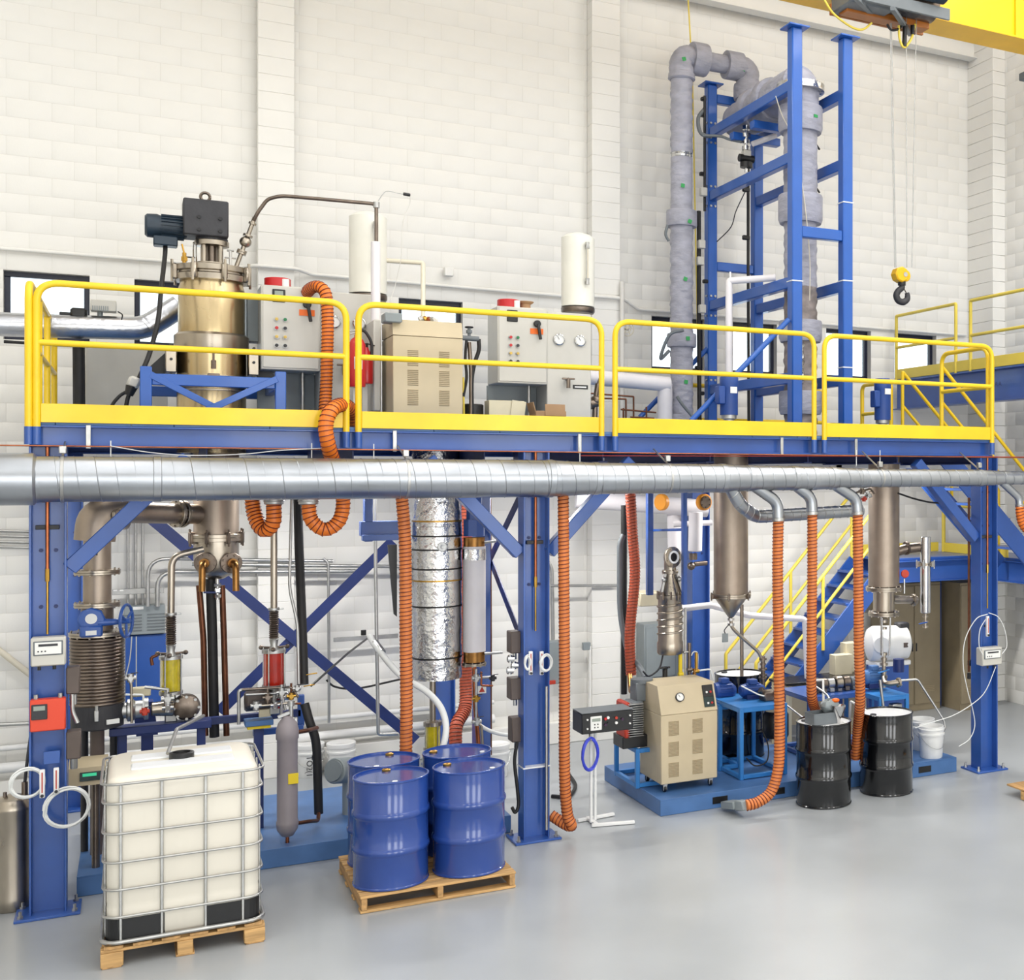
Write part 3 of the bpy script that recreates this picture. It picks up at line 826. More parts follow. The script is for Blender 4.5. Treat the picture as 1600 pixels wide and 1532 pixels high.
MB().tube([q + (fr_[i][1] * math.cos(i * 0.6) + fr_[i][2] * math.sin(i * 0.6)) * 0.068 for i, q in enumerate(ff)], 0.005, 4).build('flexible_branch_seam', 'zinc', du)
# hoses under the duct
HY = YD
hose('ventilation_hose', 'orange hose from the duct down to the grey vent hood on the floor', A([(1216, 812, HY), (1215, 900, HY), (1217, 1040, HY), (1218, 1150, HY), (1216, 1200, HY), (1205, 1237, HY), (1184, 1254, HY), (1166, 1259, HY)]), 0.057, m='orange_dull')
hose('ventilation_hose', 'orange hose hanging behind the left black drum', A([(1269, 802, HY), (1269, 900, HY), (1268, 1010, HY), (1268, 1080, HY + 0.1), (1274, 1110, HY + 0.3), (1290, 1140, HY + 0.45)]), 0.053, m='orange_dull')
hose('ventilation_hose', 'orange hose hanging between the two black drums', A([(1340, 802, HY), (1341, 900, HY), (1342, 1010, HY), (1344, 1090, HY + 0.1), (1340, 1140, HY + 0.3), (1337, 1185, HY + 0.4)]), 0.056, m='orange_dull')
hose('ventilation_hose', 'short orange hose at the right edge of the picture', A([(1593, 790, HY), (1594, 805, HY), (1598, 820, HY), (1608, 832, HY)]), 0.05)
t_ = thing('vent_hood', 'small grey metal suction hood at the foot of an orange hose', 'hood', flo(1130, 1262))
q = at(1166, 1259, HY); e_ = flo(1136, 1266) + Vector((0, 0, 0.06))
MB().bar(q, q + (e_ - q) * 0.4, 0.1, 0.1, 0.01).bar(q + (e_ - q) * 0.35, e_, 0.15, 0.075, 0.006).build('hood_body', 'panel_grey', t_)
hose('ventilation_hose', 'tall orange hose dropping beside the middle column to the floor', A([(880, 775, 11.35), (881, 900, 11.35), (882, 1050, 11.35), (882, 1200, 11.4), (886, 1270, 11.45), (893, 1289, 11.45), (886, 1290, 11.5), (862, 1275, 11.62)]), 0.052, m='orange_dull')
hose('ventilation_hose', 'orange hose standing beside the foil wrapped vessel and blue drums', A([(628, 778, 11.7), (633, 850, 11.7), (634, 980, 11.7), (635, 1100, 11.7), (634, 1185, 11.7)]), 0.055, m='orange_dull')
hose('ventilation_hose', 'red brown hose snaking down left of the steel cone separator', A([(985, 772, 13.2), (988, 830, 13.2), (992, 900, 13.2), (984, 990, 13.2), (986, 1055, 13.2)]), 0.06, m='red_hose', group='red brown ventilation hoses')
hose('ventilation_hose', 'red brown hose behind the white cylinder leading down to the blue drums', A([(730, 780, 13.9), (731, 900, 13.9), (728, 1050, 13.9), (727, 1105, 13.8), (713, 1135, 13.6), (712, 1180, 13.5)]), 0.07, m='red_hose', group='red brown ventilation hoses')
# U-bends under the platform and loop over the rail
hose('ventilation_hose', 'orange U-shaped hose hanging under the duct behind the steel reactor bottom', A([(393, 765, 12.35), (396, 795, 12.35), (404, 820, 12.3), (416, 829, 12.25), (427, 816, 12.2), (428, 788, 12.2)]), 0.066)
hose('ventilation_hose', 'orange hose looping over the toe board and hanging in a U under the duct', A([(552, 668, 11.85), (550, 645, 11.75), (537, 633, 11.6), (519, 640, 11.42), (509, 665, 11.38), (514, 700, 11.42), (525, 735, 11.6), (536, 775, 11.75), (531, 812, 11.75), (508, 828, 11.75), (486, 812, 11.75), (482, 785, 11.75)]), 0.062, pitch=0.04)
hose('ventilation_hose', 'orange hose curving over the top of the left control cabinet', A([(478, 462, 13.1), (484, 452, 12.95), (497, 448, 12.8), (509, 460, 12.72), (512, 500, 12.7), (511, 560, 12.7), (509, 620, 12.7), (505, 672, 12.6)]), 0.056)
for px, py, Y in ((428, 785, 12.2), (482, 785, 11.75)):
    c = at(px, py, Y); tag(MB().cyl(c - Vector((0, 0, 0.02)), c + Vector((0, 0, 0.14)), 0.082, seg=20, bev=0.006).ring(c + Vector((0, 0, 0.01)), 0.083, 0.006).build('hose_spigot', 'zinc'), 'grey metal spigot on the ' + ('left' if px < 450 else 'right') + ' orange U-bend hose under the duct', 'pipe fitting')

# ================================================================ reactor on the platform
RY = 13.3
rx = gx(331, RY); S = lambda w, px=331, Y=RY: w / ppw(px, Y)
rz = lambda py, px=331, Y=RY: gz(px, py, Y)
re = thing('reactor', 'large brushed steel stirred reactor with black gearbox on top, left on the platform', 'reactor', (rx, RY, ZD - 0.6))
R1, R2 = S(113) / 2 * 0.93, S(109) / 2 * 1.0
MB().lathe([(R2, rz(660) - 0.3), (R2, rz(548))], (rx, RY, 0), (0, 0, 1), 48).build('lower_jacket', 'steel_warm', re)
MB().lathe([(R2 + 0.02, rz(549)), (R2 + 0.025, rz(546)), (R2 + 0.025, rz(527)), (R2, rz(523))], (rx, RY, 0), (0, 0, 1), 48).build('support_ring', 'steel', re)
MB().lathe([(R1, rz(523)), (R1, rz(455)), (R1 - 0.015, rz(447)), (R1 - 0.015, rz(438))], (rx, RY, 0), (0, 0, 1), 48).build('upper_shell', 'steel_warm', re)
m = MB()
for k in range(2): m.lathe([(R2 + 0.006, rz(590 + k * 22) - 0.006), (R2 + 0.008, rz(590 + k * 22)), (R2 + 0.006, rz(590 + k * 22) + 0.006)], (rx, RY, 0), (0, 0, 1), 48, False)
m.build('weld_bands', 'steel', re)
MB().lathe([(R1 + 0.03, rz(442)), (R1 + 0.03, rz(433)), (R1 + 0.01, rz(431)), (R1 + 0.01, rz(429)), (R1 + 0.03, rz(427)), (R1 + 0.03, rz(419)), (R1 - 0.06, rz(416))], (rx, RY, 0), (0, 0, 1), 48).build('lid_flange', 'steel', re)
d_, a_, b_ = frame((0, 0, 1))
for k in range(8):
    an = 2 * PI * (k + 0.35) / 8
    q = Vector((math.cos(an), math.sin(an), 0)); tq = Vector((-q.y, q.x, 0)); c = Vector((rx, RY, rz(430))) + q * (R1 + 0.045)
    MB().box(c, (0.05, 0.05, 0.15), 0.012, M=Matrix((q, tq, Vector((0, 0, 1)))).transposed()).cyl(c + q * 0.02 - Vector((0, 0, 0.1)), c + q * 0.02 + Vector((0, 0, 0.11)), 0.012, seg=8).build('lid_clamp', 'steel', re)
zl = rz(417)
zg0, zg1 = rz(374), rz(318)
m = MB()
for k in range(4):
    an = PI / 4 + k * PI / 2
    m.cyl((rx + 0.1 * math.cos(an), RY + 0.1 * math.sin(an), zl), (rx + 0.1 * math.cos(an), RY + 0.1 * math.sin(an), rz(383)), 0.024, seg=12)
m.lathe([(0.15, zl), (0.15, zl + 0.03)], (rx, RY, 0), (0, 0, 1), 24).lathe([(0.135, rz(386)), (0.15, rz(385)), (0.15, rz(378)), (0.11, rz(374))], (rx, RY, 0), (0, 0, 1), 24)
m.build('bearing_frame', 'steel', re)
MB().cyl((rx, RY, zl), (rx, RY, zg0), 0.045, seg=16).build('agitator_shaft', 'steel_dark', re)
gxw = gx(357, RY - 0.15) - gx(286, RY - 0.15)
gb = MB().box((gx(321.5, RY - 0.1), RY, (zg0 + zg1) / 2), (gxw, 0.34, zg1 - zg0), 0.012).cyl((rx, RY, zg0 - 0.04), (rx, RY, zg0), 0.14, seg=20).build('gearbox', 'gear_grey', re)
gcx = gx(321.5, RY - 0.1)
m = MB()
for sx, sz in ((-0.06, 0.0), (0.12, 0.0), (-0.06, -0.12), (0.12, -0.12)):
    m.cyl((gcx + sx, RY - 0.19, (zg0 + zg1) / 2 + sz), (gcx + sx, RY - 0.17, (zg0 + zg1) / 2 + sz), 0.018, seg=6)
m.build('cover_bolts', 'black', gb)
eb = MB().ring((gcx, RY, zg1 + 0.055), 0.04, 0.014, (0, 1, 0.2), 20).cyl((gcx, RY, zg1 - 0.01), (gcx, RY, zg1 + 0.02), 0.02, seg=10).build('lifting_eye', 'steel_dark', re)
mx0, mx1 = gx(226, RY), gx(286, RY); mz = rz(354, 250)
mo = MB().lathe([(0.09, 0), (0.11, 0.02), (0.115, 0.1), (0.105, 0.13), (0.105, 0.33), (0.09, 0.35), (0.06, mx1 - mx0)], (mx0, RY, mz), (1, 0, 0), 28).build('drive_motor', 'motor_teal', re)
m = MB()
for k in range(20):
    an = 2 * PI * k / 20
    m.box((mx0 + 0.23, RY + 0.108 * math.cos(an), mz + 0.108 * math.sin(an)), (0.19, 0.006, 0.022), 0, M=Matrix(((1, 0, 0), (0, -math.sin(an), math.cos(an)), (0, math.cos(an), math.sin(an)))).transposed())
m.build('cooling_fins', 'motor_teal', mo)
MB().box((mx0 + 0.17, RY - 0.05, mz - 0.15), (0.2, 0.16, 0.09), 0.01).build('terminal_box', 'motor_teal', mo)
# fittings on the lid
v = MB(); c = at(288, 418, RY - 0.1)
v.cyl(c, c + Vector((0, 0, 0.14)), 0.018, seg=8).cyl(c + Vector((0, 0, 0.06)), c + Vector((0, 0, 0.1)), 0.03, seg=6).cyl(c + Vector((0, 0, 0.13)), c + Vector((-0.02, 0, 0.22)), 0.008, seg=8)
v.build('brass_valve', 'brass', re)
MB().bar(c + Vector((0.01, 0, 0.1)), c + Vector((0.09, -0.01, 0.1)), 0.02, 0.012).build('valve_handle', 'black', re)
MB().tube(fillet([at(302, 418, RY), at(302, 379, RY), at(306, 379, RY), at(307, 418, RY)], 0.02), 0.007, 8).build('sample_loop', 'chrome', re)
v = MB(); c = at(360, 418, RY - 0.12)
v.cyl(c, c + Vector((0, 0, 0.16)), 0.012, seg=8).cyl(c + Vector((-0.05, 0, 0.09)), c + Vector((0.05, 0, 0.09)), 0.008, seg=8).cyl(c + Vector((-0.03, 0, 0.16)), c + Vector((0.03, 0, 0.16)), 0.01, seg=8)
v.build('needle_valve', 'chrome', re)
# feed pipe assembly leaning to the right
m = MB(); q0, q1 = at(368, 420, RY - 0.05), at(398, 340, RY - 0.05); dq = (q1 - q0)
m.cyl(q0, q1, 0.02, seg=12)
for f_, r_ in ((0.28, 0.045), (0.32, 0.045), (0.5, 0.05), (0.55, 0.04), (0.62, 0.045), (0.86, 0.036)): m.cyl(q0 + dq * f_, q0 + dq * (f_ + 0.035), r_, seg=14)
m.ball(q0 + dq * 0.52, 0.055, 12)
m.build('feed_inlet', 'steel', re)
for sx in (-1, 1):
    MB().box((rx + sx * (R2 + 0.05), RY - 0.05, rz(567)), (0.09, 0.34, 0.24), 0.006).build('support_lug', 'steel', re)
    m = MB()
    for z in (rz(545), rz(567), rz(588)): m.cyl((rx + sx * (R2 + 0.05), RY - 0.24, z), (rx + sx * (R2 + 0.05), RY - 0.21, z), 0.014, seg=6)
    m.build('lug_bolts', 'black', re)
    MB().poly([(0, 0), (0.24, 0), (0, 0.26)], 0.02, (rx + sx * (R2 + 0.095), RY + (0.01 if sx > 0 else -0.01), rz(597)), Matrix(((sx, 0, 0), (0, 0, 1), (0, 1, 0))).transposed()).build('gusset', 'black', re)
m = MB(); c = Vector((rx, RY - R2 - 0.01, rz(572)))
m.cyl(c - Vector((0, 0, 0.03)), c + Vector((0, 0, 0.2)), 0.01, seg=8).cyl(c - Vector((0, 0, 0.05)), c - Vector((0, 0, -0.03)), 0.022, seg=8).box(c + Vector((0, 0, -0.11)), (0.1, 0.06, 0.03), 0.004)
m.build('thermocouple', 'steel_dark', re)
# vessel bottom below the platform
bz = lambda py: gz(338, py, RY)
bx = gx(338, RY); RB = 72 / ppw(338, RY) / 2
bo = thing('reactor_outlet', 'steel reactor bottom vessel with bolted flange and two curved outlets under the platform', 'vessel', (bx, RY, bz(925)))
MB().lathe([(RB * 1.0, bz(700)), (RB, bz(838))], (bx, RY, 0), (0, 0, 1), 40).build('neck', 'steel_matte', bo)
MB().flange((bx, RY, bz(840)), (0, 0, 1), RB + 0.035, 0.07, 0).build('flange', 'steel', bo)
MB().clamp((bx, RY, bz(840)), (0, 0, 1), RB + 0.02, 8, 0.035, 0.11).build('flange_clamps', 'steel_dark', bo)
MB().lathe([(RB, bz(845)), (RB, bz(872)), (RB * 0.95, bz(885)), (RB * 0.75, bz(897)), (RB * 0.3, bz(905)), (0.02, bz(906))], (bx, RY, 0), (0, 0, 1), 40).build('dished_bottom', 'steel', bo)
for px, sx in ((321, -1), (361, 1)):
    c = at(px, 880, RY - RB * 0.98); ax = Vector((sx * 0.25, -1, 0)).normalized()
    o_ = MB().flange(c, ax, 0.098, 0.035, 8, 0.013).build('outlet_flange', 'steel_dark', bo)
    MB().cyl(c, Vector((c.x - sx * 0.05, RY, c.z)), 0.06, seg=16).build('outlet_stub', 'steel', o_)
    MB().tube(fillet([c, c + ax * 0.13, c + ax * 0.14 + Vector((0, 0, -0.26))], 0.08, 8), 0.03, 14).cyl(c, c + ax * 0.06, 0.045, seg=14).build('outlet_elbow', 'bronze', o_)
ptube('outlet_pipe', 'brown_pipe', 0.028, A([(311, 915, RY), (318, 1000, RY), (321, 1150, RY)]), bo)
ptube('outlet_pipe', 'brown_pipe', 0.028, A([(347, 915, RY), (350, 1000, RY), (354, 1150, RY)]), bo)
m = MB(); c = at(340, 905, RY - 0.1)
m.cyl(c, c - Vector((0, 0, 0.2)), 0.016, seg=10).box(c - Vector((0, 0, 0.11)), (0.05, 0.05, 0.05), 0.008).cyl(c - Vector((0.03, 0, 0.06)), c - Vector((-0.03, 0, 0.06)), 0.02, seg=8).cyl(c - Vector((0, 0, 0.15)), c - Vector((0, 0, 0.18)), 0.03, seg=8)
m.build('drain_valve', 'chrome', bo)
MB().bar(at(318, 926, RY - 0.12), at(337, 926, RY - 0.12), 0.02, 0.02).build('drain_handle', 'navy', bo)
pipe('insulated_drain', 'thick black insulated pipe dropping from the reactor bottom behind the white tote', 'pipe', 'rubber', 0.045, A([(329, 905, RY), (332, 1000, RY), (335, 1152, RY)]))
# side vapour pipe to the cold trap
vp = thing('vapour_pipe', 'wide steel vapour pipe with bolted flanges joining the reactor to the tall left vessel', 'pipe', at(240, 800, RY - 0.3))
vz = at(260, 801, 13.0)
p0, p1 = at(185, 801, 12.75), at(318, 804, RY - 0.05)
MB().cyl(p0, p1, 0.095, seg=24).build('pipe_run', 'steel_matte', vp)
for px in (274, 282):
    f_ = (px - 185) / 133.0; c = p0.lerp(p1, f_)
    MB().flange(c, p1 - p0, 0.13, 0.03, 10, 0.009).build('pipe_flange', 'steel', vp)
# blue stand in front of the reactor
ys0, ys1 = 12.35, 14.1
sx0, sx1 = gx(228, ys0), gx(438, ys0)
zs1 = gz(228, 573, ys0)
st = thing('reactor_stand', 'blue steel cross-braced stand carrying the steel reactor', 'stand', (sx0, ys0, ZD))
for x in (sx0, sx1):
    for y in (ys0, ys1):
        MB().box((x, y, (ZD + zs1) / 2), (0.09, 0.09, zs1 - ZD), 0.006).build('leg', 'frame_blue' if 0 else 'tower_blue', st)
for y in (ys0, ys1):
    MB().box(((sx0 + sx1) / 2, y, zs1 - 0.11), (sx1 - sx0 - 0.09, 0.07, 0.1), 0.006).build('top_rail', 'tower_blue', st)
for x in (sx0, sx1):
    MB().box((x, (ys0 + ys1) / 2, zs1 - 0.11), (0.07, ys1 - ys0 - 0.09, 0.1), 0.006).build('top_rail', 'tower_blue', st)
MB().bar((sx0 + 0.03, ys0 - 0.04, zs1 - 0.07), (sx1 - 0.25, ys0 - 0.04, ZD + 0.02), 0.012, 0.06).build('cross_brace', 'tower_blue', st)
MB().bar((sx1 - 0.03, ys0 - 0.055, zs1 - 0.07), (sx0 + 0.3, ys0 - 0.055, ZD + 0.06), 0.012, 0.06).build('cross_brace', 'tower_blue', st)
# motor cable
pipe('motor_cable', 'thick black power cable hanging from the reactor motor', 'cable', 'rubber', 0.02, A([(257, 376, RY - 0.05), (258, 395, RY - 0.1), (252, 450, RY - 0.4), (247, 500, RY - 0.5), (236, 545, RY - 0.55), (226, 572, RY - 0.6), (214, 598, RY - 0.6)]), smooth=True)
sk = thing('power_socket', 'grey and black power socket with cables beside the blue reactor stand', 'socket', at(204, 632, 12.7))
MB().bar(at(213, 590, 12.7), at(205, 606, 12.7), 0.1, 0.1, 0.02).build('housing', 'cabinet_grey', sk)
MB().cyl(at(206, 604, 12.7), at(201, 618, 12.7), 0.05, 0.035, seg=14).build('plug', 'black', sk)
ptube('lead', 'rubber', 0.015, A([(198, 612, 12.7), (186, 620, 12.7), (174, 636, 12.7), (168, 662, 12.7)]), sk, smooth=True)
ptube('lead', 'rubber', 0.018, A([(202, 615, 12.7), (198, 630, 12.7), (194, 660, 12.7)]), sk, smooth=True)
# aluminium jacketed pipe on the left
YP = 14.2
aj = thing('jacketed_pipe', 'silver aluminium jacketed pipe entering from the left behind the rail', 'pipe', at(100, 530, YP))
rj = 37 / ppm(100, YP) / 2
MB().tube(fillet(A([(-60, 505), (225, 514), (282, 478)], YP), 0.12, 5), rj, 24).build('jacket', 'alu_jacket', aj)
p = A([(225, 514), (238, 505)], YP)
MB().lathe([(rj, -0.02), (rj + 0.006, -0.015), (rj + 0.006, 0.015), (rj, 0.02)], (p[0] + p[1]) / 2 * 1.0, p[1] - p[0], 24, False).build('elbow_band', 'alu_jacket', aj)
pipe('angle_rail', 'thin black bar below the silver jacketed pipe', 'bar', 'black', 0.016, A([(6, 534), (118, 541)], 14.5))
tr = thing('transmitter_box', 'small grey ribbed instrument box standing above the silver pipe', 'instrument', at(160, 497, YP))
q = at(162, 479, YP)
MB().box(q, (0.22, 0.14, 0.11), 0.008).build('housing', 'cabinet_grey', tr)
m = MB()
for k in range(8): m.box(q + Vector((-0.09 + k * 0.018, -0.073, -0.03)), (0.008, 0.006, 0.05))
m.build('vent_slots', 'panel_grey', tr)
MB().cyl(q - Vector((0.03, 0, 0.05)), q - Vector((0.03, 0, 0.17)), 0.025, seg=10).build('foot', 'panel_grey', tr)
ptube('lead', 'rubber', 0.006, A([(184, 487, 13.9), (191, 492, 13.9), (190, 500, 13.9)]), tr, smooth=True)
pipe('insulated_riser', 'thick black insulated riser pipe behind the left rail', 'pipe', 'rubber', 0.055, A([(123, 536, 14.4), (124, 690, 14.4)]))
MB_ = at(123, 490, YP)
tag(MB().box(MB_, (0.14, 0.12, 0.1), 0.02).box(MB_ + Vector((-0.1, 0, -0.01)), (0.12, 0.05, 0.03), 0.008).build('valve_actuator', 'black'), 'black valve actuator sitting on the silver jacketed pipe', 'valve')
yb = 14.75
tag(MB().box(((gx(133, yb) + gx(262, yb)) / 2, yb + 0.15, (ZD + gz(190, 540, yb)) / 2), (gx(262, yb) - gx(133, yb), 0.3, gz(190, 540, yb) - ZD), 0.01).build('grey_enclosure', 'cabinet_grey'), 'plain pale grey enclosure standing behind the reactor stand', 'enclosure')
# ================================================================ control cabinets on the platform
def gauge(parent, c, r, ax=(0, -1, 0), rim='chrome', name='gauge'):
    c = Vector(c); ax = Vector(ax).normalized()
    g = MB().lathe([(r, 0), (r, 0.022), (r * 0.86, 0.026), (r * 0.84, 0.016), (0.0001, 0.016)], c, ax, 24, False).build(name, rim, parent)
    MB().lathe([(r * 0.84, 0.017), (0.0001, 0.0175)], c, ax, 24, False).build('dial', 'label_white', g)
    _, a, b = frame(ax)
    MB().bar(c + ax * 0.02, c + ax * 0.02 + (a * 0.4 + b * 0.7) * r * 0.8, 0.004, 0.003, 0).build('needle', 'black', g)
    return g
def control_cabinet(px0, px1, pyt, label, which):
    Y = 13.1
    x0, x1 = gx(px0, Y), gx(px1, Y); zt = gz((px0 + px1) / 2, pyt, Y); w = x1 - x0
    t = thing('control_cabinet', label, 'cabinet', (x0, Y, ZD), 'grey control cabinets with two gauges')
    xm = x0 + w * 0.52; zb = zt - 0.82
    MB().box(((x0 + xm) / 2, Y + 0.15, (zt + zb) / 2), (xm - x0, 0.42, zt - zb), 0.008).build('switch_box', 'cabinet_grey', t)
    MB().box(((x0 + xm) / 2, Y - 0.063, (zt + zb) / 2 + 0.005), (xm - x0 - 0.03, 0.012, zt - zb - 0.03), 0.004).build('switch_door', 'cabinet_grey', t)
    MB().box(((xm + x1) / 2 + 0.002, Y + 0.22, (zt - 0.02 + ZD) / 2), (x1 - xm, 0.5, zt - 0.02 - ZD), 0.008).build('gauge_panel', 'cabinet_grey', t)
    MB().box(((x0 + xm) / 2, Y + 0.38, (zb + ZD) / 2), (xm - x0, 0.06, zb - ZD), 0.004).build('back_plate', 'panel_grey', t)
    MB().cyl((xm - 0.13, Y + 0.2, ZD), (xm - 0.13, Y + 0.2, zb), 0.018, seg=12).build('stand_pole', 'zinc', t)
    fy = Y - 0.07
    bx_ = x0 + 0.135
    for r_, row in enumerate((('red', 'green'), ('red', 'gear_grey'), ('amber', 'amber'), ('black', 'black'))):
        for k, cm in enumerate(row):
            c = Vector((bx_ + (k * 0.075), fy, zt - 0.33 - r_ * 0.085))
            if which == 0 and r_ == 0 and k == 0: cm = 'amber'
            b = MB().cyl(c, c + Vector((0, -0.012, 0)), 0.022, seg=14).build('button_collar', 'zinc', t)
            MB().cyl(c + Vector((0, -0.01, 0)), c + Vector((0, -0.028, 0)), 0.016, seg=12, bev=0.003).build('button', cm, b)
    c = Vector((bx_ + 0.02, fy, zt - 0.1))
    tc = MB().box(c, (0.115, 0.02, 0.125), 0.006).build('temperature_controller', 'black', t)
    MB().box(c + Vector((0, -0.011, 0.02)), (0.075, 0.004, 0.05)).build('display', 'lcd', tc)
    c = Vector((xm - 0.12, fy, zt - 0.24))
    hp = MB().box(c + Vector((0, -0.003, -0.01)), (0.14, 0.006, 0.06)).build('orange_plate', 'orange', t)
    MB().cyl(c + Vector((0, 0, 0.07)), c + Vector((0, -0.04, 0.07)), 0.038, seg=16, bev=0.006).bar(c + Vector((0.005, -0.04, 0.07)), c + Vector((0.03, -0.045, -0.1)), 0.024, 0.03).build('rotary_handle', 'black', t)
    for dx in (0.13, 0.36):
        gauge(t, (xm + w * 0.48 * dx / 0.48, Y - 0.03, zt - 0.32), 0.062)
    MB().box((x1 - 0.12, Y - 0.032, zt - 0.83), (0.17, 0.004, 0.045)).build('nameplate', 'black', t)
    MB().box((x1 - 0.12, Y - 0.035, zt - 0.83), (0.13, 0.002, 0.014)).build('nameplate_print', 'label_white', t)
    MB().cyl((xm + 0.22, Y - 0.03, zt - 0.75), (xm + 0.22, Y - 0.1, zt - 0.75), 0.014, seg=8).box((xm + 0.22, Y - 0.1, zt - 0.75), (0.14, 0.02, 0.02), 0.004).cyl((xm + 0.22, Y - 0.1, zt - 0.85), (xm + 0.22, Y - 0.1, zt - 0.75), 0.022, seg=8).build('drain_cock', 'steel_dark', t)
    c = Vector((x0 + 0.16, Y + 0.1, zt))
    bk = MB().cyl(c, c + Vector((0, 0, 0.09)), 0.12, seg=24, bev=0.008).build('alarm_bell', 'red', t)
    MB().cyl(c + Vector((0.06, -0.1, 0.0)), c + Vector((0.06, -0.1, 0.075)), 0.035, seg=12).build('bell_striker', 'white', bk)
    return t, x0, x1, xm, zt
cc0 = control_cabinet(407, 580, 452, 'grey control cabinet with red bell and gauges beside the steel reactor', 0)
cc1 = control_cabinet(775, 922, 484, 'grey control cabinet with red bell and gauges right of the beige louvred unit', 1)
c = Vector((cc1[1] + 0.34, 13.2, cc1[4]))
tag(MB().lathe([(0.085, 0), (0.075, 0.012), (0.055, 0.02), (0.055, 0.055), (0.075, 0.065), (0.09, 0.08), (0.09, 0.085)], c, (0, 0, 1), 24).build('wire_spool', 'carton'), 'brown wire spool lying on the right control cabinet', 'spool')
# junction box left of the first cabinet
tag(MB().box(at(398, 500, 13.5), (0.16, 0.2, 0.46), 0.01).build('switch_enclosure', 'panel_grey'), 'narrow blue grey switch enclosure between reactor and control cabinet', 'enclosure')
# expansion tanks
def expansion_tank(px, pyt, pyb, label):
    Y = 13.55; r = 54 / ppw(px, Y) / 2 * (1 if px < 700 else 1.0)
    r = 0.185
    x = gx(px, Y); zb, zt = gz(px, pyb, Y), gz(px, pyt, Y)
    t = thing('expansion_tank', label, 'tank', (x, Y, zb - 0.06), 'white expansion tanks')
    MB().lathe([(r * 0.6, zb), (r, zb + 0.015), (r, zt - 0.05), (r * 0.75, zt - 0.015), (r * 0.3, zt + 0.01), (0.01, zt + 0.015)], (x, Y, 0), (0, 0, 1), 36).build('shell', 'tank_cream', t)
    MB().lathe([(r * 0.95, zb - 0.06), (r * 1.02, zb - 0.04), (r * 1.02, zb)], (x, Y, 0), (0, 0, 1), 36).build('base_ring', 'steel_dark', t)
    gx_ = x + 0.04; gy = Y - r - 0.035
    MB().cyl((gx_, gy, zb + 0.28), (gx_, gy, zt - 0.16), 0.014, seg=10).build('sight_tube', 'pvc', t)
    m = MB()
    for z in (zb + 0.28, zt - 0.16): m.cyl((gx_, gy - 0.02, z), (gx_, Y - r + 0.01, z), 0.018, seg=10).cyl((gx_, gy, z - 0.035), (gx_, gy, z + 0.035), 0.024, seg=8)
    m.build('gauge_cocks', 'zinc', t)
    MB().cyl((gx_ - 0.02, gy - 0.03, zb + 0.3), (gx_ - 0.02, gy - 0.03, zt - 0.18), 0.005, seg=6).build('guard_rod', 'zinc', t)
expansion_tank(575, 333, 462, 'white expansion tank with sight tube above the left control cabinet')
expansion_tank(903, 366, 482, 'white expansion tank with sight tube above the right control cabinet')
# white insulated riser and steel vent pipe
ri = thing('vent_riser', 'white insulated riser with thin steel pipe bending over to the reactor', 'pipe', at(588, 655, 12.8))
MB().cyl(at(587, 668, 12.8), at(587, 378, 12.8), 0.044, seg=18, bev=0.006).build('insulation', 'insul_white', ri)
ptube('steel_line', 'steel_dark', 0.018, A([(588, 378, 12.8), (588, 319, 12.8), (500, 311, 12.95), (440, 306, 13.1), (418, 311, 13.15), (402, 333, 13.2), (396, 346, 13.25)]), ri, bend=0.05)
MB().cyl(at(588, 325, 12.8), at(588, 316, 12.8), 0.03, seg=12).build('tee_fitting', 'zinc', ri)
pipe('sensor_wire', 'thin wire with black sensor bulb above the white riser', 'wire', 'zinc', 0.004, A([(591, 314, 12.8), (598, 304, 12.8), (606, 299, 12.8), (632, 304, 12.8)]), smooth=True)
o_ = tag(MB().cyl(at(630, 303, 12.8), at(641, 305, 12.8), 0.016, seg=10, bev=0.004).build('sensor_bulb', 'black'), 'small black sensor bulb on the thin wire above the riser', 'sensor')
ptube('lead', 'wall_joint', 0.003, A([(641, 305, 12.8), (640, 320, 12.85), (629, 350, 12.9), (627, 400, 13.0), (619, 440, 13.1), (610, 470, 13.1)]), o_, smooth=True)
# pale steel louvre unit and its side
def louvre_unit(parent, x0, x1, y, zs, cols, rows, mtl='beige_dark'):
    for cx_ in cols:
        for zc_ in rows:
            for k in range(9):
                MB().box((x0 + (x1 - x0) * cx_, y - 0.002, zc_ + 0.07 - k * 0.0175), ((x1 - x0) * 0.15, 0.006, 0.007), 0, M=Matrix.Rotation(0.5, 3, 'X')).build('louvre_slat', mtl, parent)
YU = 12.25
ux0, ux1 = gx(614, YU), gx(723, YU); uzt = gz(668, 501, YU)
un = thing('louvred_unit', 'beige louvred temperature unit standing behind the second yellow rail', 'unit', (ux0, YU, ZD))
MB().box(((ux0 + ux1) / 2, YU + 0.3, (ZD + uzt - 0.16) / 2), (ux1 - ux0, 0.6, uzt - 0.16 - ZD), 0.006).build('body', 'beige', un)
hd = (uzt - 0.155, uzt)
MB().poly([(0, 0), (0.6, 0), (0.6, 0.155), (0.04, 0.155)], ux1 - ux0, (ux0, YU, hd[0]), Matrix(((0, 1, 0), (0, 0, 1), (1, 0, 0))).transposed()).build('hood', 'beige', un)
louvre_unit(un, ux0, ux1, YU, 0, (0.28, 0.73), (uzt - 0.4, uzt - 0.67, uzt - 0.94, uzt - 1.15) if 0 else (uzt - 0.37, uzt - 0.56, uzt - 0.75))
pipe('overflow_pipe', 'beige plastic pipe bending down beside the left expansion tank', 'pipe', 'pvc', 0.024, A([(585, 406, 13.55), (661, 411, 13.4)]) + [Vector((gx(661, 13.0), 13.0, uzt + 0.1)), Vector((gx(661, 12.6), 12.6, uzt - 0.01))], bend=0.03)
p = at(597, 560, 12.9)
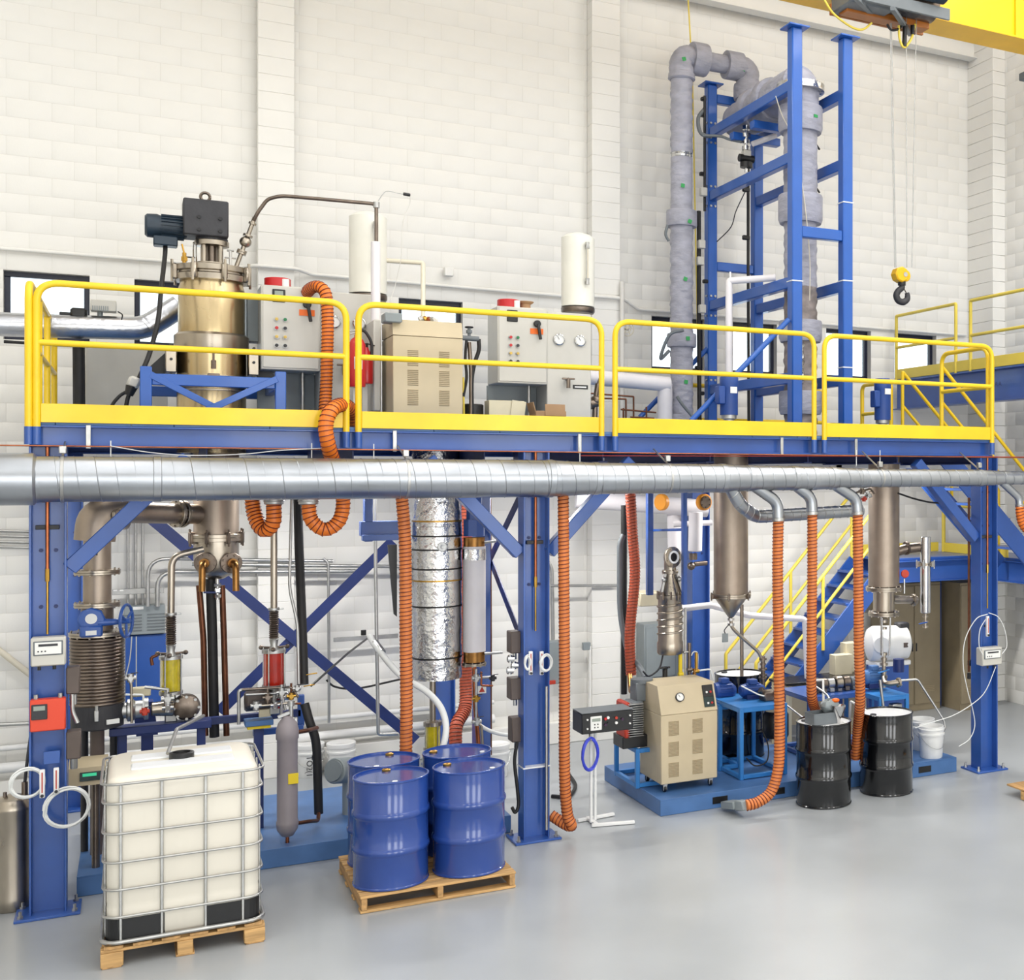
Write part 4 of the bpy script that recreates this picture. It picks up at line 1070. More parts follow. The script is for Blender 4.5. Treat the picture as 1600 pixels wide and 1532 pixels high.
tag(MB().box(((gx(582, 12.6) + ux0) / 2 - 0.02, 12.9, (ZD + 0.2 + gz(600, 500, 12.6)) / 2), (ux0 - gx(582, 12.6) - 0.06, 0.6, gz(600, 500, 12.6) - ZD - 0.2), 0.01).box(((gx(582, 12.6) + ux0) / 2 - 0.02, 12.9, ZD + 0.1), (0.1, 0.4, 0.2)).build('side_enclosure', 'cabinet_grey'), 'narrow grey enclosure at the left side of the beige louvred unit', 'enclosure')
tag(MB().box(at(612, 498, 12.3), (0.16, 0.2, 0.09), 0.01).build('terminal_box', 'panel_grey'), 'small grey terminal box on top of the narrow grey enclosure', 'box')
sc = thing('scrap_parts', 'small loose metal fittings on top of the beige louvred unit', 'fittings', at(662, 500, YU + 0.3))
q = Vector((gx(655, YU + .25), YU + 0.25, uzt))
for k in range(5):
    MB().cyl(q + Vector((k * 0.035, 0, 0.03)), q + Vector((k * 0.035 + 0.03, 0.02 * k, 0.05)), 0.03, seg=10).build('fitting', ('zinc', 'brass', 'copper', 'zinc', 'white')[k], sc)
# fire extinguisher
ex = thing('fire_extinguisher', 'red fire extinguisher hanging at the gap between the first two rails', 'extinguisher', at(562, 608, 12.2))
p = at(558, 605, 12.2); zt = gz(558, 524, 12.2); r_ = 0.075
MB().lathe([(r_ * 0.9, p.z), (r_, p.z + 0.015), (r_, zt - 0.09), (r_ * 0.7, zt - 0.04), (0.025, zt - 0.02), (0.025, zt)], (p.x, p.y, 0), (0, 0, 1), 24).build('cylinder', 'red', ex)
MB().box((p.x, p.y - r_ + 0.004, p.z + 0.22), (0.07, 0.012, 0.12), 0.004).build('instruction_label', 'label_white', ex)
MB().cyl((p.x, p.y, zt - 0.01), (p.x, p.y, zt + 0.04), 0.02, seg=10).bar((p.x, p.y, zt + 0.05), (p.x - 0.09, p.y, zt + 0.03), 0.018, 0.012).bar((p.x, p.y, zt + 0.03), (p.x - 0.08, p.y, zt), 0.018, 0.012).build('valve_head', 'zinc', ex)
ptube('hose', 'rubber', 0.014, [(p.x, p.y, zt + 0.03), (p.x + 0.06, p.y - 0.02, zt + 0.04), (p.x + 0.12, p.y - 0.02, zt - 0.06), (p.x + 0.125, p.y - 0.02, zt - 0.2)], ex, smooth=True)
MB().box((p.x, p.y + 0.085, (p.z + zt) / 2 - 0.3), (0.05, 0.02, (zt - ZD) * 1.0 + 0.1), 0.003).build('mounting_bar', 'cabinet_grey', ex)
e2 = thing('fire_extinguisher', 'second red extinguisher mostly hidden behind the rail posts', 'extinguisher', at(575, 600, 12.6))
p = at(572, 600, 12.6); zt = gz(572, 548, 12.6)
MB().lathe([(0.06, p.z), (0.065, p.z + 0.015), (0.065, zt - 0.06), (0.03, zt), (0.02, zt + 0.03)], (p.x, p.y, 0), (0, 0, 1), 20).build('cylinder', 'red', e2)
MB().cyl((p.x, p.y, zt + 0.02), (p.x, p.y, zt + 0.07), 0.018, seg=8).bar((p.x, p.y, zt + 0.07), (p.x + 0.08, p.y, zt + 0.05), 0.015, 0.012).build('valve_head', 'black', e2)
MB().box((p.x, p.y + 0.07, (p.z + ZD) / 2), (0.05, 0.02, p.z - ZD + 0.2), 0.003).build('mounting_bar', 'cabinet_grey', e2)
# hoses and valve right of the beige unit
YV = 12.6
hv = thing('valve_manifold', 'dark pipe manifold with black hoses and handwheel right of the beige unit', 'valve', at(738, 655, YV))
q = at(733, 527, YV)
MB().cyl(at(722, 528, YV), at(748, 530, YV), 0.026, seg=12).cyl(q, q + Vector((0, 0, 0.1)), 0.016, seg=10).cyl(q + Vector((0, 0, 0.04)), q + Vector((0, 0, 0.07)), 0.03, seg=8).build('manifold', 'box_grey', hv)
MB().ring(q + Vector((0, 0, 0.1)), 0.035, 0.008).bar(q + Vector((-0.035, 0, 0.1)), q + Vector((0.035, 0, 0.1)), 0.01, 0.01).build('handwheel', 'black', hv)
ptube('hose', 'rubber', 0.02, A([(748, 530, YV), (748, 548, YV), (741, 570, YV), (737, 600, YV), (738, 665, YV)]), hv, smooth=True)
ptube('hose', 'rubber', 0.014, A([(729, 532, YV), (727, 560, YV), (729, 590, YV), (724, 620, YV)]), hv, smooth=True)
ptube('riser', 'steel_dark', 0.02, A([(733, 535, YV), (736, 580, YV), (736, 683, YV)]), hv)
MB().cyl(at(738, 668, YV + 0.1), at(738, 632, YV + 0.1), 0.11, seg=20, bev=0.01).build('sump_pot', 'black', hv)
ptube('yellow_line', 'pale_yellow', 0.01, A([(724, 590, YV), (725, 660, YV)]), hv)
# cartons
cb = thing('cardboard_box', 'open brown cardboard box on the platform before the right control cabinet', 'box', at(862, 662, 12.5))
q = at(861, 660, 12.5); q.z = ZD; w = gx(885, 12.5) - gx(838, 12.5)
MB().box(q + Vector((0, 0.12, 0.12)), (w, 0.26, 0.24), 0.003).build('carton_body', 'carton', cb)
MB().box(q + Vector((0.04, -0.012, 0.25)), (w * 0.66, 0.008, 0.12), 0, M=Matrix.Rotation(-0.1, 3, 'X')).box(q + Vector((-w / 2 - 0.01, 0.12, 0.26)), (0.008, 0.24, 0.14), 0, M=Matrix.Rotation(-0.25, 3, 'Y')).build('flap', 'carton', cb)
c2 = at(792, 660, 12.6); c2.z = ZD; w = gx(820, 12.6) - gx(765, 12.6)
pb = thing('pale_carton', 'pale cream carton panel under the right control cabinet', 'carton', c2)
MB().box(c2 + Vector((0, 0.1, 0.17)), (w, 0.2, 0.34), 0.004).build('carton_body', 'carton_pale', pb)
MB().box(c2 + Vector((w * 0.3, -0.01, 0.2)), (w * 0.4, 0.006, 0.28), 0, M=Matrix.Rotation(0.12, 3, 'Y')).build('flap', 'carton_pale', pb)
# piping right of the second cabinet
vb = thing('brown_valve', 'brown cast valve with lever beside the right control cabinet', 'valve', at(930, 640, 13.3))
MB().cyl(at(922, 632, 13.3), at(940, 628, 13.3), 0.06, 0.04, seg=12).ball(at(931, 626, 13.3), 0.06).cyl(at(930, 626, 13.3), at(934, 600, 13.3), 0.028, seg=10).cyl(at(928, 690, 13.3), at(930, 630, 13.3), 0.03, seg=10).build('body', 'steel_dark', vb)
MB().bar(at(932, 606, 13.3), at(938, 590, 13.3), 0.05, 0.02).build('lever', 'box_brown', vb)
m = thing('pipe_rack', 'rack of thin dark copper lines between cabinet and grey column', 'pipe', at(990, 660, 14.2))
for pts in ([(922, 615), (990, 620), (990, 660)], [(922, 622), (978, 624), (978, 655)], [(970, 640), (1025, 645)], [(974, 638), (974, 660)], [(1010, 636), (1010, 660)], [(985, 652), (1022, 654)]):
    ptube('line', 'brown_pipe', 0.011, A(pts, 14.2), m, bend=0.01)
wd = thing('white_duct', 'thick white insulated duct passing behind the grey column pipe', 'duct', at(1000, 595, 14.6))
MB().tube(fillet(A([(918, 589), (1045, 601)], 14.6), 0.05), 0.095, 20).build('duct_run', 'insul_white', wd)
MB().cyl(at(1039, 600, 14.62), at(1039, 672, 14.62), 0.095, seg=20).build('drop', 'insul_white', wd)
hw = thing('fan_wheel', 'white round wall fan wheel behind the third yellow rail', 'fan', at(982, 525, WY - 0.3))
q = at(980, 513, WY - 0.22)
m = MB().ring(q, 0.105, 0.007, (0.3, -1, 0)).ring(q, 0.06, 0.005, (0.3, -1, 0))
d_, a_, b_ = frame((0.3, -1, 0))
for k in range(6): m.cyl(q, q + (a_ * math.cos(k * PI / 3) + b_ * math.sin(k * PI / 3)) * 0.105, 0.005, seg=6)
m.cyl(q, q + Vector((0, 0.24, 0)), 0.02, seg=10).ball(q, 0.03)
m.build('wheel', 'pvc', hw)
pipe('wall_drop_pipe', 'thin cream pipe dropping down the pilaster behind the third rail', 'pipe', 'wall_joint', 0.03, A([(972, 440, WY - 0.27), (972, 660, WY - 0.27)]))
# ================================================================ grey insulated column pipe and horizontal vessel
def wrinkle_tube(pts, r, seg=24, amp=0.008, step=0.03, bend=0.15):
    P = resample(fillet(pts, bend, 8), step)
    fr = frames(P); mb = MB(); n = 0
    for i, p in enumerate(P):
        ph = random.random() * 6
        for k in range(seg):
            t = 2 * PI * k / seg
            q = r + amp * (math.sin(3 * t + i * 0.9) * 0.5 + math.sin(5 * t - i * 1.7 + ph * 0.2) * 0.5) * (0 if i in (0, len(P) - 1) else 1)
            mb.v.append(p + (fr[i][1] * math.cos(t) + fr[i][2] * math.sin(t)) * q)
    for i in range(len(P) - 1):
        for k in range(seg):
            k2 = (k + 1) % seg; mb.f.append((i * seg + k, i * seg + k2, (i + 1) * seg + k2, (i + 1) * seg + k))
    mb.f.append(tuple(reversed(range(seg)))); mb.f.append(tuple(range((len(P) - 1) * seg, len(P) * seg)))
    return mb
YG = 14.7
gxp = gx(1065, YG); rg = 34 / ppm(1065, YG) / 2
gp = thing('wrapped_vapour_pipe', 'tall grey cloth-wrapped column pipe left of the blue tower, bending over at the top', 'column pipe', (gxp, YG, ZD - 0.1))
zz = lambda py: gz(1065, py, YG)
wrinkle_tube([(gxp, YG, zz(240)), (gxp, YG, zz(118))], rg, amp=0.011).build('upper_wrap', 'wrap_grey', gp)
MB().lathe([(rg * 0.9, zz(247)), (rg * 0.95, zz(245)), (rg * 0.95, zz(243)), (rg * 0.88, zz(242)), (rg * 0.95, zz(240)), (rg * 0.95, zz(237)), (rg * 0.88, zz(236))], (gxp, YG, 0), (0, 0, 1), 28).build('metal_coupling', 'chrome', gp)
wrinkle_tube([(gxp, YG, zz(338)), (gxp, YG, zz(247))], rg, amp=0.003).build('middle_wrap', 'wrap_grey', gp)
wrinkle_tube([(gxp, YG, zz(672)), (gxp, YG, zz(335))], rg * 1.03, amp=0.01).build('lower_wrap', 'wrap_grey', gp)
for (y0, y1, k) in ((355, 330, 1.42), (543, 522, 1.35), (668, 648, 1.3)):
    MB().lathe([(rg * 1.0, zz(y0)), (rg * k * 0.96, zz(y0)), (rg * k, zz(y0) + 0.02), (rg * k, zz(y1) - 0.02), (rg * k * 0.96, zz(y1)), (rg, zz(y1))], (gxp, YG, 0), (0, 0, 1), 28).build('flange_cover', 'wrap_grey', gp)
zel = zz(88)
wrinkle_tube([(gxp, YG, zz(122)), (gxp, YG, zel), (gxp + 0.35, YG, zel)], rg * 1.12, amp=0.012, bend=0.2).build('elbow_wrap', 'wrap_grey', gp)
MB().lathe([(rg * 1.1, zz(126)), (rg * 1.25, zz(124)), (rg * 1.2, zz(116)), (rg * 1.05, zz(114))], (gxp, YG, 0), (0, 0, 1), 28).build('elbow_collar', 'wrap_grey', gp)
xr = gx(1166, YG)
MB().lathe([(rg * 1.05, 0.13), (rg * 1.45, 0.13), (rg * 1.5, 0.15), (rg * 1.5, 0.32), (rg * 1.45, 0.34), (rg * 0.9, 0.34), (rg * 0.85, 0.36), (rg * 0.85, 0.62), (rg * 1.3, 0.62), (rg * 1.32, 0.64), (rg * 1.32, 0.84), (rg * 1.05, 0.86), (rg * 0.95, xr - gxp)], (gxp, YG, zel), (1, 0, 0), 28).build('cross_pipe', 'wrap_grey', gp)
wrinkle_tube([(xr - 0.16, YG, zel), (xr + 0.02, YG, zel - 0.02), (xr + 0.03, YG, zel - 0.34)], rg * 1.1, amp=0.01, bend=0.14).build('down_elbow', 'wrap_grey', gp)
MB().lathe([(rg * 1.0, 0), (rg * 1.35, 0), (rg * 1.4, 0.03), (rg * 1.4, 0.16), (rg * 1.35, 0.2), (rg, 0.2)], (xr + 0.03, YG, zel - 0.42), (0, 0, 1), 28).build('down_flange_cover', 'wrap_grey', gp)
m = MB()
for px, py in ((1069, 92), (1067, 290), (1078, 346), (1071, 436), (1075, 529), (1072, 597), (1162, 108)):
    q = at(px, py, YG - rg * 1.5 if py in (346, 529) else YG - rg * 1.12)
    MB().box(q, (0.05, 0.006, 0.05), 0, M=Matrix.Rotation(random.uniform(-0.5, 0.5), 3, 'Y')).build('green_tag', 'green_tag', gp)
ptube('trace_loop', 'box_grey', 0.022, A([(1068, 516, YG - 0.25), (1046, 524, YG - 0.2), (1032, 560, YG - 0.1), (1046, 548, YG - 0.1)]), gp, smooth=True)
ptube('trace_loop', 'box_grey', 0.02, A([(1058, 620, YG - 0.25), (1066, 632, YG - 0.3), (1086, 656, YG - 0.35)]), gp, smooth=True)
ptube('trace_loop', 'box_grey', 0.018, A([(1043, 352, YG - 0.1), (1040, 366, YG - 0.1), (1045, 377, YG - 0.1)]), gp, smooth=True)
pipe('sprinkler_line', 'thin yellow vertical line behind the grey column pipe', 'pipe', 'pale_yellow', 0.01, A([(1075, -5, WY - 0.3), (1082, 120, WY - 0.3), (1086, 330, WY - 0.3), (1090, 520, WY - 0.3)]))
# horizontal vessel and packed column inside the tower
xc = (TX0 + TX1) / 2
zv = gz(1200, 150, 13.6)
hvz = zv
rv = 0.225
pv = thing('distillation_vessel', 'thick grey insulated column with horizontal condenser inside the blue tower', 'column', (xc, 13.0, ZD - 0.1))
wrinkle_tube([(xc, 14.75, zv - 0.02), (xc, 13.0, zv)], rv * 1.05, 28, 0.008).build('condenser_wrap', 'wrap_grey', pv)
MB().ball((xc, 14.75, zv - 0.02), rv * 1.05, 24, (1, 0.5, 1)).build('condenser_end', 'wrap_grey', pv)
for y in (14.2, 13.75):
    MB().lathe([(rv, -0.08), (rv * 1.22, -0.08), (rv * 1.25, -0.06), (rv * 1.25, 0.06), (rv * 1.22, 0.08), (rv, 0.08)], (xc, y, zv), (0, 1, 0), 28).build('condenser_band', 'wrap_grey', pv)
y_ = 13.0; cz = lambda py: gz(1247, py, y_)
wrinkle_tube([(xc, y_ + 0.25, zv), (xc, y_, zv), (xc, y_, cz(172))], rv * 1.0, 28, 0.012, bend=0.24).build('column_elbow', 'wrap_grey', pv)
MB().lathe([(rv * 1.3, -0.03), (rv * 1.3, 0.05), (rv * 1.0, 0.06)], (xc, y_, cz(140)), (0, 0, 1), 28).build('elbow_band', 'foil', pv)
rk = 0.205
wrinkle_tube([(xc, y_, cz(320)), (xc, y_, cz(172))], rk, 28, 0.006).build('upper_shell', 'wrap_grey', pv)
wrinkle_tube([(xc, y_, cz(450)), (xc, y_, cz(335))], rk * 0.97, 28, 0.01).build('middle_shell', 'wrap_grey', pv)
wrinkle_tube([(xc, y_, cz(690)), (xc, y_, cz(450))], rk * 0.97, 28, 0.012).build('lower_shell', 'wrap_old', pv)
for (y0, y1, k) in ((208, 168, 1.32), (350, 306, 1.32), (535, 502, 1.28), (648, 612, 1.28)):
    MB().lathe([(rk, cz(y0)), (rk * k * 0.93, cz(y0)), (rk * k, cz(y0) + 0.05), (rk * k, cz(y1) - 0.02), (rk * k * 0.97, cz(y1)), (rk, cz(y1))], (xc, y_, 0), (0, 0, 1), 32).build('flange_cover', 'wrap_grey', pv)
    ta = 0.25 if y0 == 208 else -0.75
    MB().box((xc + math.sin(ta) * (rk * k + 0.003), y_ - math.cos(ta) * (rk * k + 0.003), (cz(y0) + cz(y1)) / 2), (0.06, 0.006, 0.035), 0, rz=ta).build('green_tag', 'green_tag', pv)
wrinkle_tube([(xc - rk * 0.55, y_ - rk * 0.75, cz(600)), (xc - rk * 0.55, y_ - rk * 0.75, cz(540))], 0.07, 14, 0.012).build('foil_patch', 'foil', pv)
ptube('sensor_line', 'pvc', 0.006, A([(1212, 150, 12.72), (1222, 180, 12.72), (1240, 220, 12.72), (1255, 300, 12.72), (1265, 400, 12.72), (1265, 470, 12.72)]), pv, smooth=True)
for py in (222, 290):
    q = Vector((xc + rk, y_ - 0.02, cz(py)))
    MB().bar(q, q + Vector((0.05, 0, -0.06)), 0.02, 0.02).build('strap_end', 'black', pv)
# valve train and black risers in the tower
vt = thing('sampling_valve_train', 'metal valve train with black actuator hanging below the grey condenser', 'valve', at(1166, 265, 14.2))
c = lambda py: at(1166, py, 14.2)
m = MB().cyl(c(270), c(190), 0.022, seg=12)
for py, r_ in ((200, 0.05), (212, 0.06), (222, 0.05), (232, 0.055)): m.cyl(c(py + 3), c(py - 3), r_, seg=14)
m.build('valve_stack', 'chrome', vt)
MB().cyl(c(248) - Vector((0.1, 0, 0)), c(248) + Vector((0.1, 0, 0)), 0.05, seg=16).cyl(c(262), c(254), 0.08, seg=18).build('actuator', 'black', vt)
MB().box(c(240), (0.1, 0.1, 0.08), 0.01).build('position_box', 'cabinet_grey', vt)
MB().cyl(at(1176, 225, 14.0), at(1212, 212, 14.0), 0.035, seg=14).build('white_arm', 'insul_white', vt)
ptube('hose', 'box_grey', 0.018, A([(1159, 222, 14.2), (1140, 218, 14.3), (1125, 213, 14.4), (1098, 212, 14.5)]), vt, smooth=True)
rs = pipe('tower_riser', 'thin black riser pipe climbing the middle of the blue tower', 'pipe', 'rubber', 0.02, A([(1169, 262, 14.3), (1169, 420, 14.3), (1170, 662, 14.3)]))
for py in (297, 372):
    q = at(1169, py, 14.3); MB().box(q + Vector((-0.03, 0, 0)), (0.1, 0.05, 0.06), 0.01).build('pipe_clip', 'black', rs)
pipe('signal_cable', 'thin dark cable hanging diagonally across the tower opening', 'cable', 'gear_grey', 0.007, A([(1165, 298, 14.3), (1150, 330, 14.4), (1142, 355, 14.5), (1120, 378, 14.7)]), smooth=True)
cr = pipe('cable_riser', 'black cable riser with junction boxes along the left tower post', 'cable', 'rubber', 0.028, A([(1092, 330, 14.75), (1092, 500, 14.75), (1093, 665, 14.75)]))
for px, py in ((1096, 382), (1094, 408), (1097, 483), (1099, 300)):
    MB().box(at(px, py, 14.68), (0.09, 0.07, 0.11), 0.008).build('junction_box', 'cabinet_grey', cr)
for px, py in ((1099, 155), (1098, 180), (1097, 272), (1102, 440), (1090, 575), (1096, 615)):
    MB().box(at(px, py, 14.75), (0.07, 0.06, 0.05), 0.01).build('clip', 'black', cr)
ptube('flex_lead', 'box_grey', 0.025, A([(1101, 170, 14.75), (1091, 185, 14.7), (1095, 208, 14.6), (1112, 214, 14.5)]), cr, smooth=True)
tag(MB().cyl(at(1101, 150, 14.72), at(1101, 330, 14.72), 0.018, seg=10).build('cable_tray', 'black'), 'thin black cable bundle fixed to the upper left tower post', 'cable')
wl = thing('white_line', 'white insulated pipe bending at the tower and running to the grey column', 'pipe', at(1139, 600, 13.3))
MB().tube(fillet(A([(1139, 600, 13.3), (1139, 439, 13.3), (1212, 434, 13.0)]), 0.03), 0.042, 16).build('insulation', 'insul_white', wl)
MB().cyl(at(1141, 440, 13.3), at(1141, 425, 13.3), 0.012, seg=8).build('vent_stub', 'white', wl)
# motors standing on the deck
def vmotor(px, py0, py1, Y, label, r=0.1, m_='motor_blue'):
    x = gx(px, Y); z1 = gz(px, py0, Y)
    t = thing('vertical_motor', label, 'motor', (x, Y, ZD))
    z0 = ZD
    zf = z0 + 0.24
    MB().lathe([(r, zf), (r, z1 - 0.14), (r * 1.04, z1 - 0.13), (r * 1.04, z1 - 0.02), (r * 0.9, z1)], (x, Y, 0), (0, 0, 1), 28).build('housing', m_, t)
    MB().lathe([(r * 1.1, z0), (r * 1.1, z0 + 0.04), (r * 0.55, z0 + 0.06), (r * 0.55, zf - 0.05), (r * 0.85, zf - 0.04), (r * 0.85, zf)], (x, Y, 0), (0, 0, 1), 24).build('mounting_neck', 'zinc' if m_ == 'motor_blue' else 'steel', t)
    MB().box((x - r * 1.15, Y - 0.02, (zf + z1) / 2), (0.08, 0.12, 0.2), 0.01).build('terminal_box', m_, t)
    MB().box((x + 0.01, Y - r - 0.003, z1 - 0.16), (0.08, 0.006, 0.07)).build('rating_plate', 'label_white', t)
    return t
vmotor(1139, 588, 655, 12.35, 'blue vertical motor standing in front of the blue tower')
vmotor(1379, 592, 668, 12.5, 'dark blue vertical motor behind the right-hand rail panel')
bb = thing('battery_box', 'small black box with red and white marks at the foot of the tower', 'box', at(1305, 668, 12.4))
q = at(1304, 656, 12.35); q.z = ZD
MB().box(q + Vector((0, 0, 0.09)), (0.17, 0.14, 0.18), 0.01).build('case', 'black', bb)
MB().box(q + Vector((0.02, -0.072, 0.15)), (0.08, 0.004, 0.025)).build('white_mark', 'label_white', bb)
MB().box(q + Vector((-0.02, -0.072, 0.1)), (0.06, 0.004, 0.02)).build('red_mark', 'red', bb)
# lines clipped along the platform edge
ec = thing('edge_lines', 'thin copper and red lines clipped along the platform edge beam', 'cable', (X0, YF - 0.15, 3.6))
ptube('copper_line', 'copper', 0.006, [(-2.0, YF - 0.16, 3.735), (3.0, YF - 0.16, 3.725), (X1, YF - 0.16, 3.71), (X1 + 1.5, YF - 0.16, 3.71)], ec)
ptube('red_line', 'red_wire', 0.0035, [(gx(900, YF), YF - 0.15, 3.69), (X1, YF - 0.15, 3.72), (X1 + 1.5, YF - 0.15, 3.72)], ec)
ptube('white_line', 'tubing', 0.004, A([(172, 697), (200, 702), (240, 708), (300, 712), (380, 710), (440, 704), (520, 700)], YF - 0.17), ec, smooth=True)
for px in (173, 487, 584, 906, 1338, 1375):
    q = at(px, 700, YF - 0.15); MB().cyl((q.x, q.y, 3.6), (q.x, q.y, 3.78), 0.005, seg=6).build('tie', 'tubing', ec)
# ================================================================ lower level, left skid
SKZ = 0.17
def skid(x0, x1, y0, y1, label, slots=()):
    t = thing('equipment_skid', label, 'skid', ((x0 + x1) / 2, y0, 0))
    MB().box(((x0 + x1) / 2, (y0 + y1) / 2, SKZ - 0.006), (x1 - x0, y1 - y0, 0.012), 0.003).build('top_plate', 'skid_blue', t)
    for y in (y0 + 0.01, y1 - 0.01): MB().box(((x0 + x1) / 2, y, SKZ / 2 - 0.004), (x1 - x0, 0.02, SKZ - 0.012), 0.003).build('long_rail', 'skid_blue', t)
    for x in (x0 + 0.01, x1 - 0.01): MB().box((x, (y0 + y1) / 2, SKZ / 2 - 0.004), (0.02, y1 - y0 - 0.04, SKZ - 0.012), 0.003).build('end_rail', 'skid_blue', t)
    for x in slots:
        MB().box((x, y0 - 0.001, 0.085), (0.17, 0.012, 0.07)).build('fork_slot', 'black', t)
    return t
lx1 = gx(806, 11.85)
skid(-0.42, lx1 - 0.02, 11.95, 14.0, 'left blue steel skid under the tall vessels')
tag(MB().box((gx(545, 11.9) * 0 + flo(480, 1345).x, 11.945, 0.08), (0.01, 0.006, 0.14)).build('skid_joint', 'navy'), 'thin dark joint line on the front of the left skid', 'joint') if 0 else None
# steel drum at far left
Yt = 11.95
x = gx(20, Yt); rt = 0.165
tk = thing('steel_canister', 'tall brushed steel canister on the floor at the left edge', 'canister', (x, Yt, 0))
zt = gz(22, 1253, Yt)
MB().lathe([(rt * 0.93, 0.0), (rt, 0.02), (rt, 0.1), (rt * 0.985, 0.12), (rt * 0.985, zt - 0.06), (rt, zt - 0.05), (rt, zt - 0.03), (rt * 0.8, zt + 0.03), (rt * 0.25, zt + 0.06), (0.03, zt + 0.065)], (x, Yt, 0), (0, 0, 1), 36).build('shell', 'steel', tk)
MB().cyl((x + 0.08, Yt, zt + 0.0), (x + 0.08, Yt, zt + 0.15), 0.022, seg=12).build('outlet_valve', 'steel_dark', tk)
MB().cyl((x - 0.05, Yt - 0.03, zt + 0.03), (x - 0.05, Yt - 0.03, zt + 0.09), 0.014, seg=10).build('top_plug', 'steel_dark', tk)
pipe('canister_line', 'dark hose rising from the steel canister beside the left column', 'hose', 'gear_grey', 0.012, [(x + 0.08, Yt, zt + 0.14), (x + 0.1, Yt, zt + 0.35), (x + 0.16, Yt + 0.05, zt + 0.9), (x + 0.2, Yt + 0.05, zt + 1.3)], smooth=True)
# items on the left column
copper = lambda px, pts, label: pipe('copper_line', label, 'pipe', 'copper', 0.013, pts)
def col_line(x, label, z0, px):
    t = thing('copper_drop', label, 'pipe', (x, YF - 0.06, z0))
    MB().cyl((x, YF - 0.06, z0 + 0.5), (x, YF - 0.06, ZBB), 0.014, seg=10).build('copper_pipe', 'copper', t)
    MB().cyl((x, YF - 0.06, z0), (x, YF - 0.06, z0 + 0.5), 0.009, seg=10).cyl((x, YF - 0.06, z0 + 0.42), (x, YF - 0.06, z0 + 0.52), 0.017, seg=8).build('brass_tail', 'brass', t)
    MB().box((x, YF - 0.035, z0 + 0.85), (0.16, 0.03, 0.035), 0.003).build('pipe_clip', 'gear_grey', t)
    return t
col_line(XL - 0.005, 'copper drop pipe with brass tail in the left column web', gz(74, 990, YF), 74)
col_line(XM, 'copper drop pipe in the middle column web', gz(834, 985, YF), 834)
col_line(XR, 'copper drop pipe in the right column web', gz(1541, 950, YF), 1541)
def scale_display(px0, px1, py0, py1, Y, label, m_='cabinet_grey'):
    c = at((px0 + px1) / 2, (py0 + py1) / 2, Y); w = gx(px1, Y) - gx(px0, Y); h = (py1 - py0) / ppm(px0, Y)
    t = thing('scale_display', label, 'display', (c.x, Y, c.z - h / 2))
    MB().box(c + Vector((0, 0.05, 0)), (w, 0.13, h), 0.01).build('housing', m_, t)
    MB().box(c + Vector((0, -0.018, h * 0.13)), (w * 0.84, 0.012, h * 0.5), 0.004).build('bezel', 'box_grey', t)
    MB().box(c + Vector((0, -0.026, h * 0.13)), (w * 0.76, 0.006, h * 0.42), 0.003).build('face', 'label_white', t)
    MB().box(c + Vector((0, -0.03, h * 0.24)), (w * 0.55, 0.004, h * 0.08)).build('readout', 'gear_grey', t)
    for k in range(3): MB().cyl(c + Vector((-w * 0.28 + k * w * 0.1, -0.029, h * 0.03)), c + Vector((-w * 0.28 + k * w * 0.1, -0.033, h * 0.03)), 0.006, seg=8).build('key', 'gear_grey', t)
    MB().cyl(c + Vector((-0.06, 0, -h / 2)), c + Vector((-0.06, 0, -h / 2 - 0.03)), 0.012, seg=8).cyl(c + Vector((0.04, 0, -h / 2)), c + Vector((0.04, 0, -h / 2 - 0.03)), 0.012, seg=8).build('cable_glands', 'black', t)
    return t
scale_display(48, 103, 996, 1041, YF - 0.18, 'grey weighing display box on the left column')
scale_display(1534, 1565, 1012, 1040, YF - 0.2, 'small cream weighing display box on the right column')
c = at(75, 1117, YF - 0.16)
pc = thing('pump_controller', 'orange red pump controller with keypad on the left column', 'controller', c - Vector((0, 0, 0.13)))
MB().box(c + Vector((0, 0.02, 0)), (0.235, 0.1, 0.25), 0.008).build('housing', 'red_orange', pc)
MB().box(c + Vector((-0.055, -0.035, 0.03)), (0.105, 0.012, 0.12), 0.004).build('keypad', 'gear_grey', pc)
MB().box(c + Vector((-0.055, -0.042, 0.06)), (0.075, 0.004, 0.035)).build('screen', 'lcd', pc)
MB().cyl(c + Vector((-0.08, 0.02, 0.12)), c + Vector((-0.08, 0.02, 0.16)), 0.015, seg=8).cyl(c + Vector((0.08, 0.02, 0.12)), c + Vector((0.08, 0.02, 0.16)), 0.015, seg=8).build('cable_glands', 'zinc', pc)
tag(MB().box(at(81, 1184, YF - 0.12), (0.11, 0.02, 0.1), 0.003).build('blank_plate', 'blue'), 'small square blue plate on the left column', 'plate')
def rotameter(px, py0, py1, Y, label, group='flow meters on the columns'):
    a, b = at(px, py0, Y), at(px, py1, Y); h = a.z - b.z
    t = thing('flow_meter', label, 'flow meter', b, group)
    MB().box((a + b) / 2, (0.036, 0.03, h), 0.004).build('body', 'white_gloss', t)
    MB().box((a + b) / 2 + Vector((0, -0.017, 0.01)), (0.008, 0.004, h * 0.72)).build('scale_tube', 'red_wire', t)
    MB().cyl(b + Vector((0, -0.03, 0.018)), b + Vector((0, -0.01, 0.018)), 0.012, seg=10).build('knob', 'black', t)
    MB().box(a + Vector((0, 0.03, -h * 0.5)), (0.03, 0.04, 0.03)).build('bracket', 'zinc', t)
rotameter(66, 1203, 1247, YF - 0.17, 'slim white flow meter on the left column, left one of the pair')
rotameter(88, 1200, 1240, YF - 0.17, 'slim white flow meter on the left column, right one of the pair')
rotameter(829, 1018, 1055, YF - 0.15, 'slim white flow meter on the middle column, left one of the pair')
rotameter(846, 1018, 1055, YF - 0.15, 'slim white flow meter on the middle column, right one of the pair')
rotameter(1543, 963, 995, YF - 0.14, 'slim white flow meter on the right column')
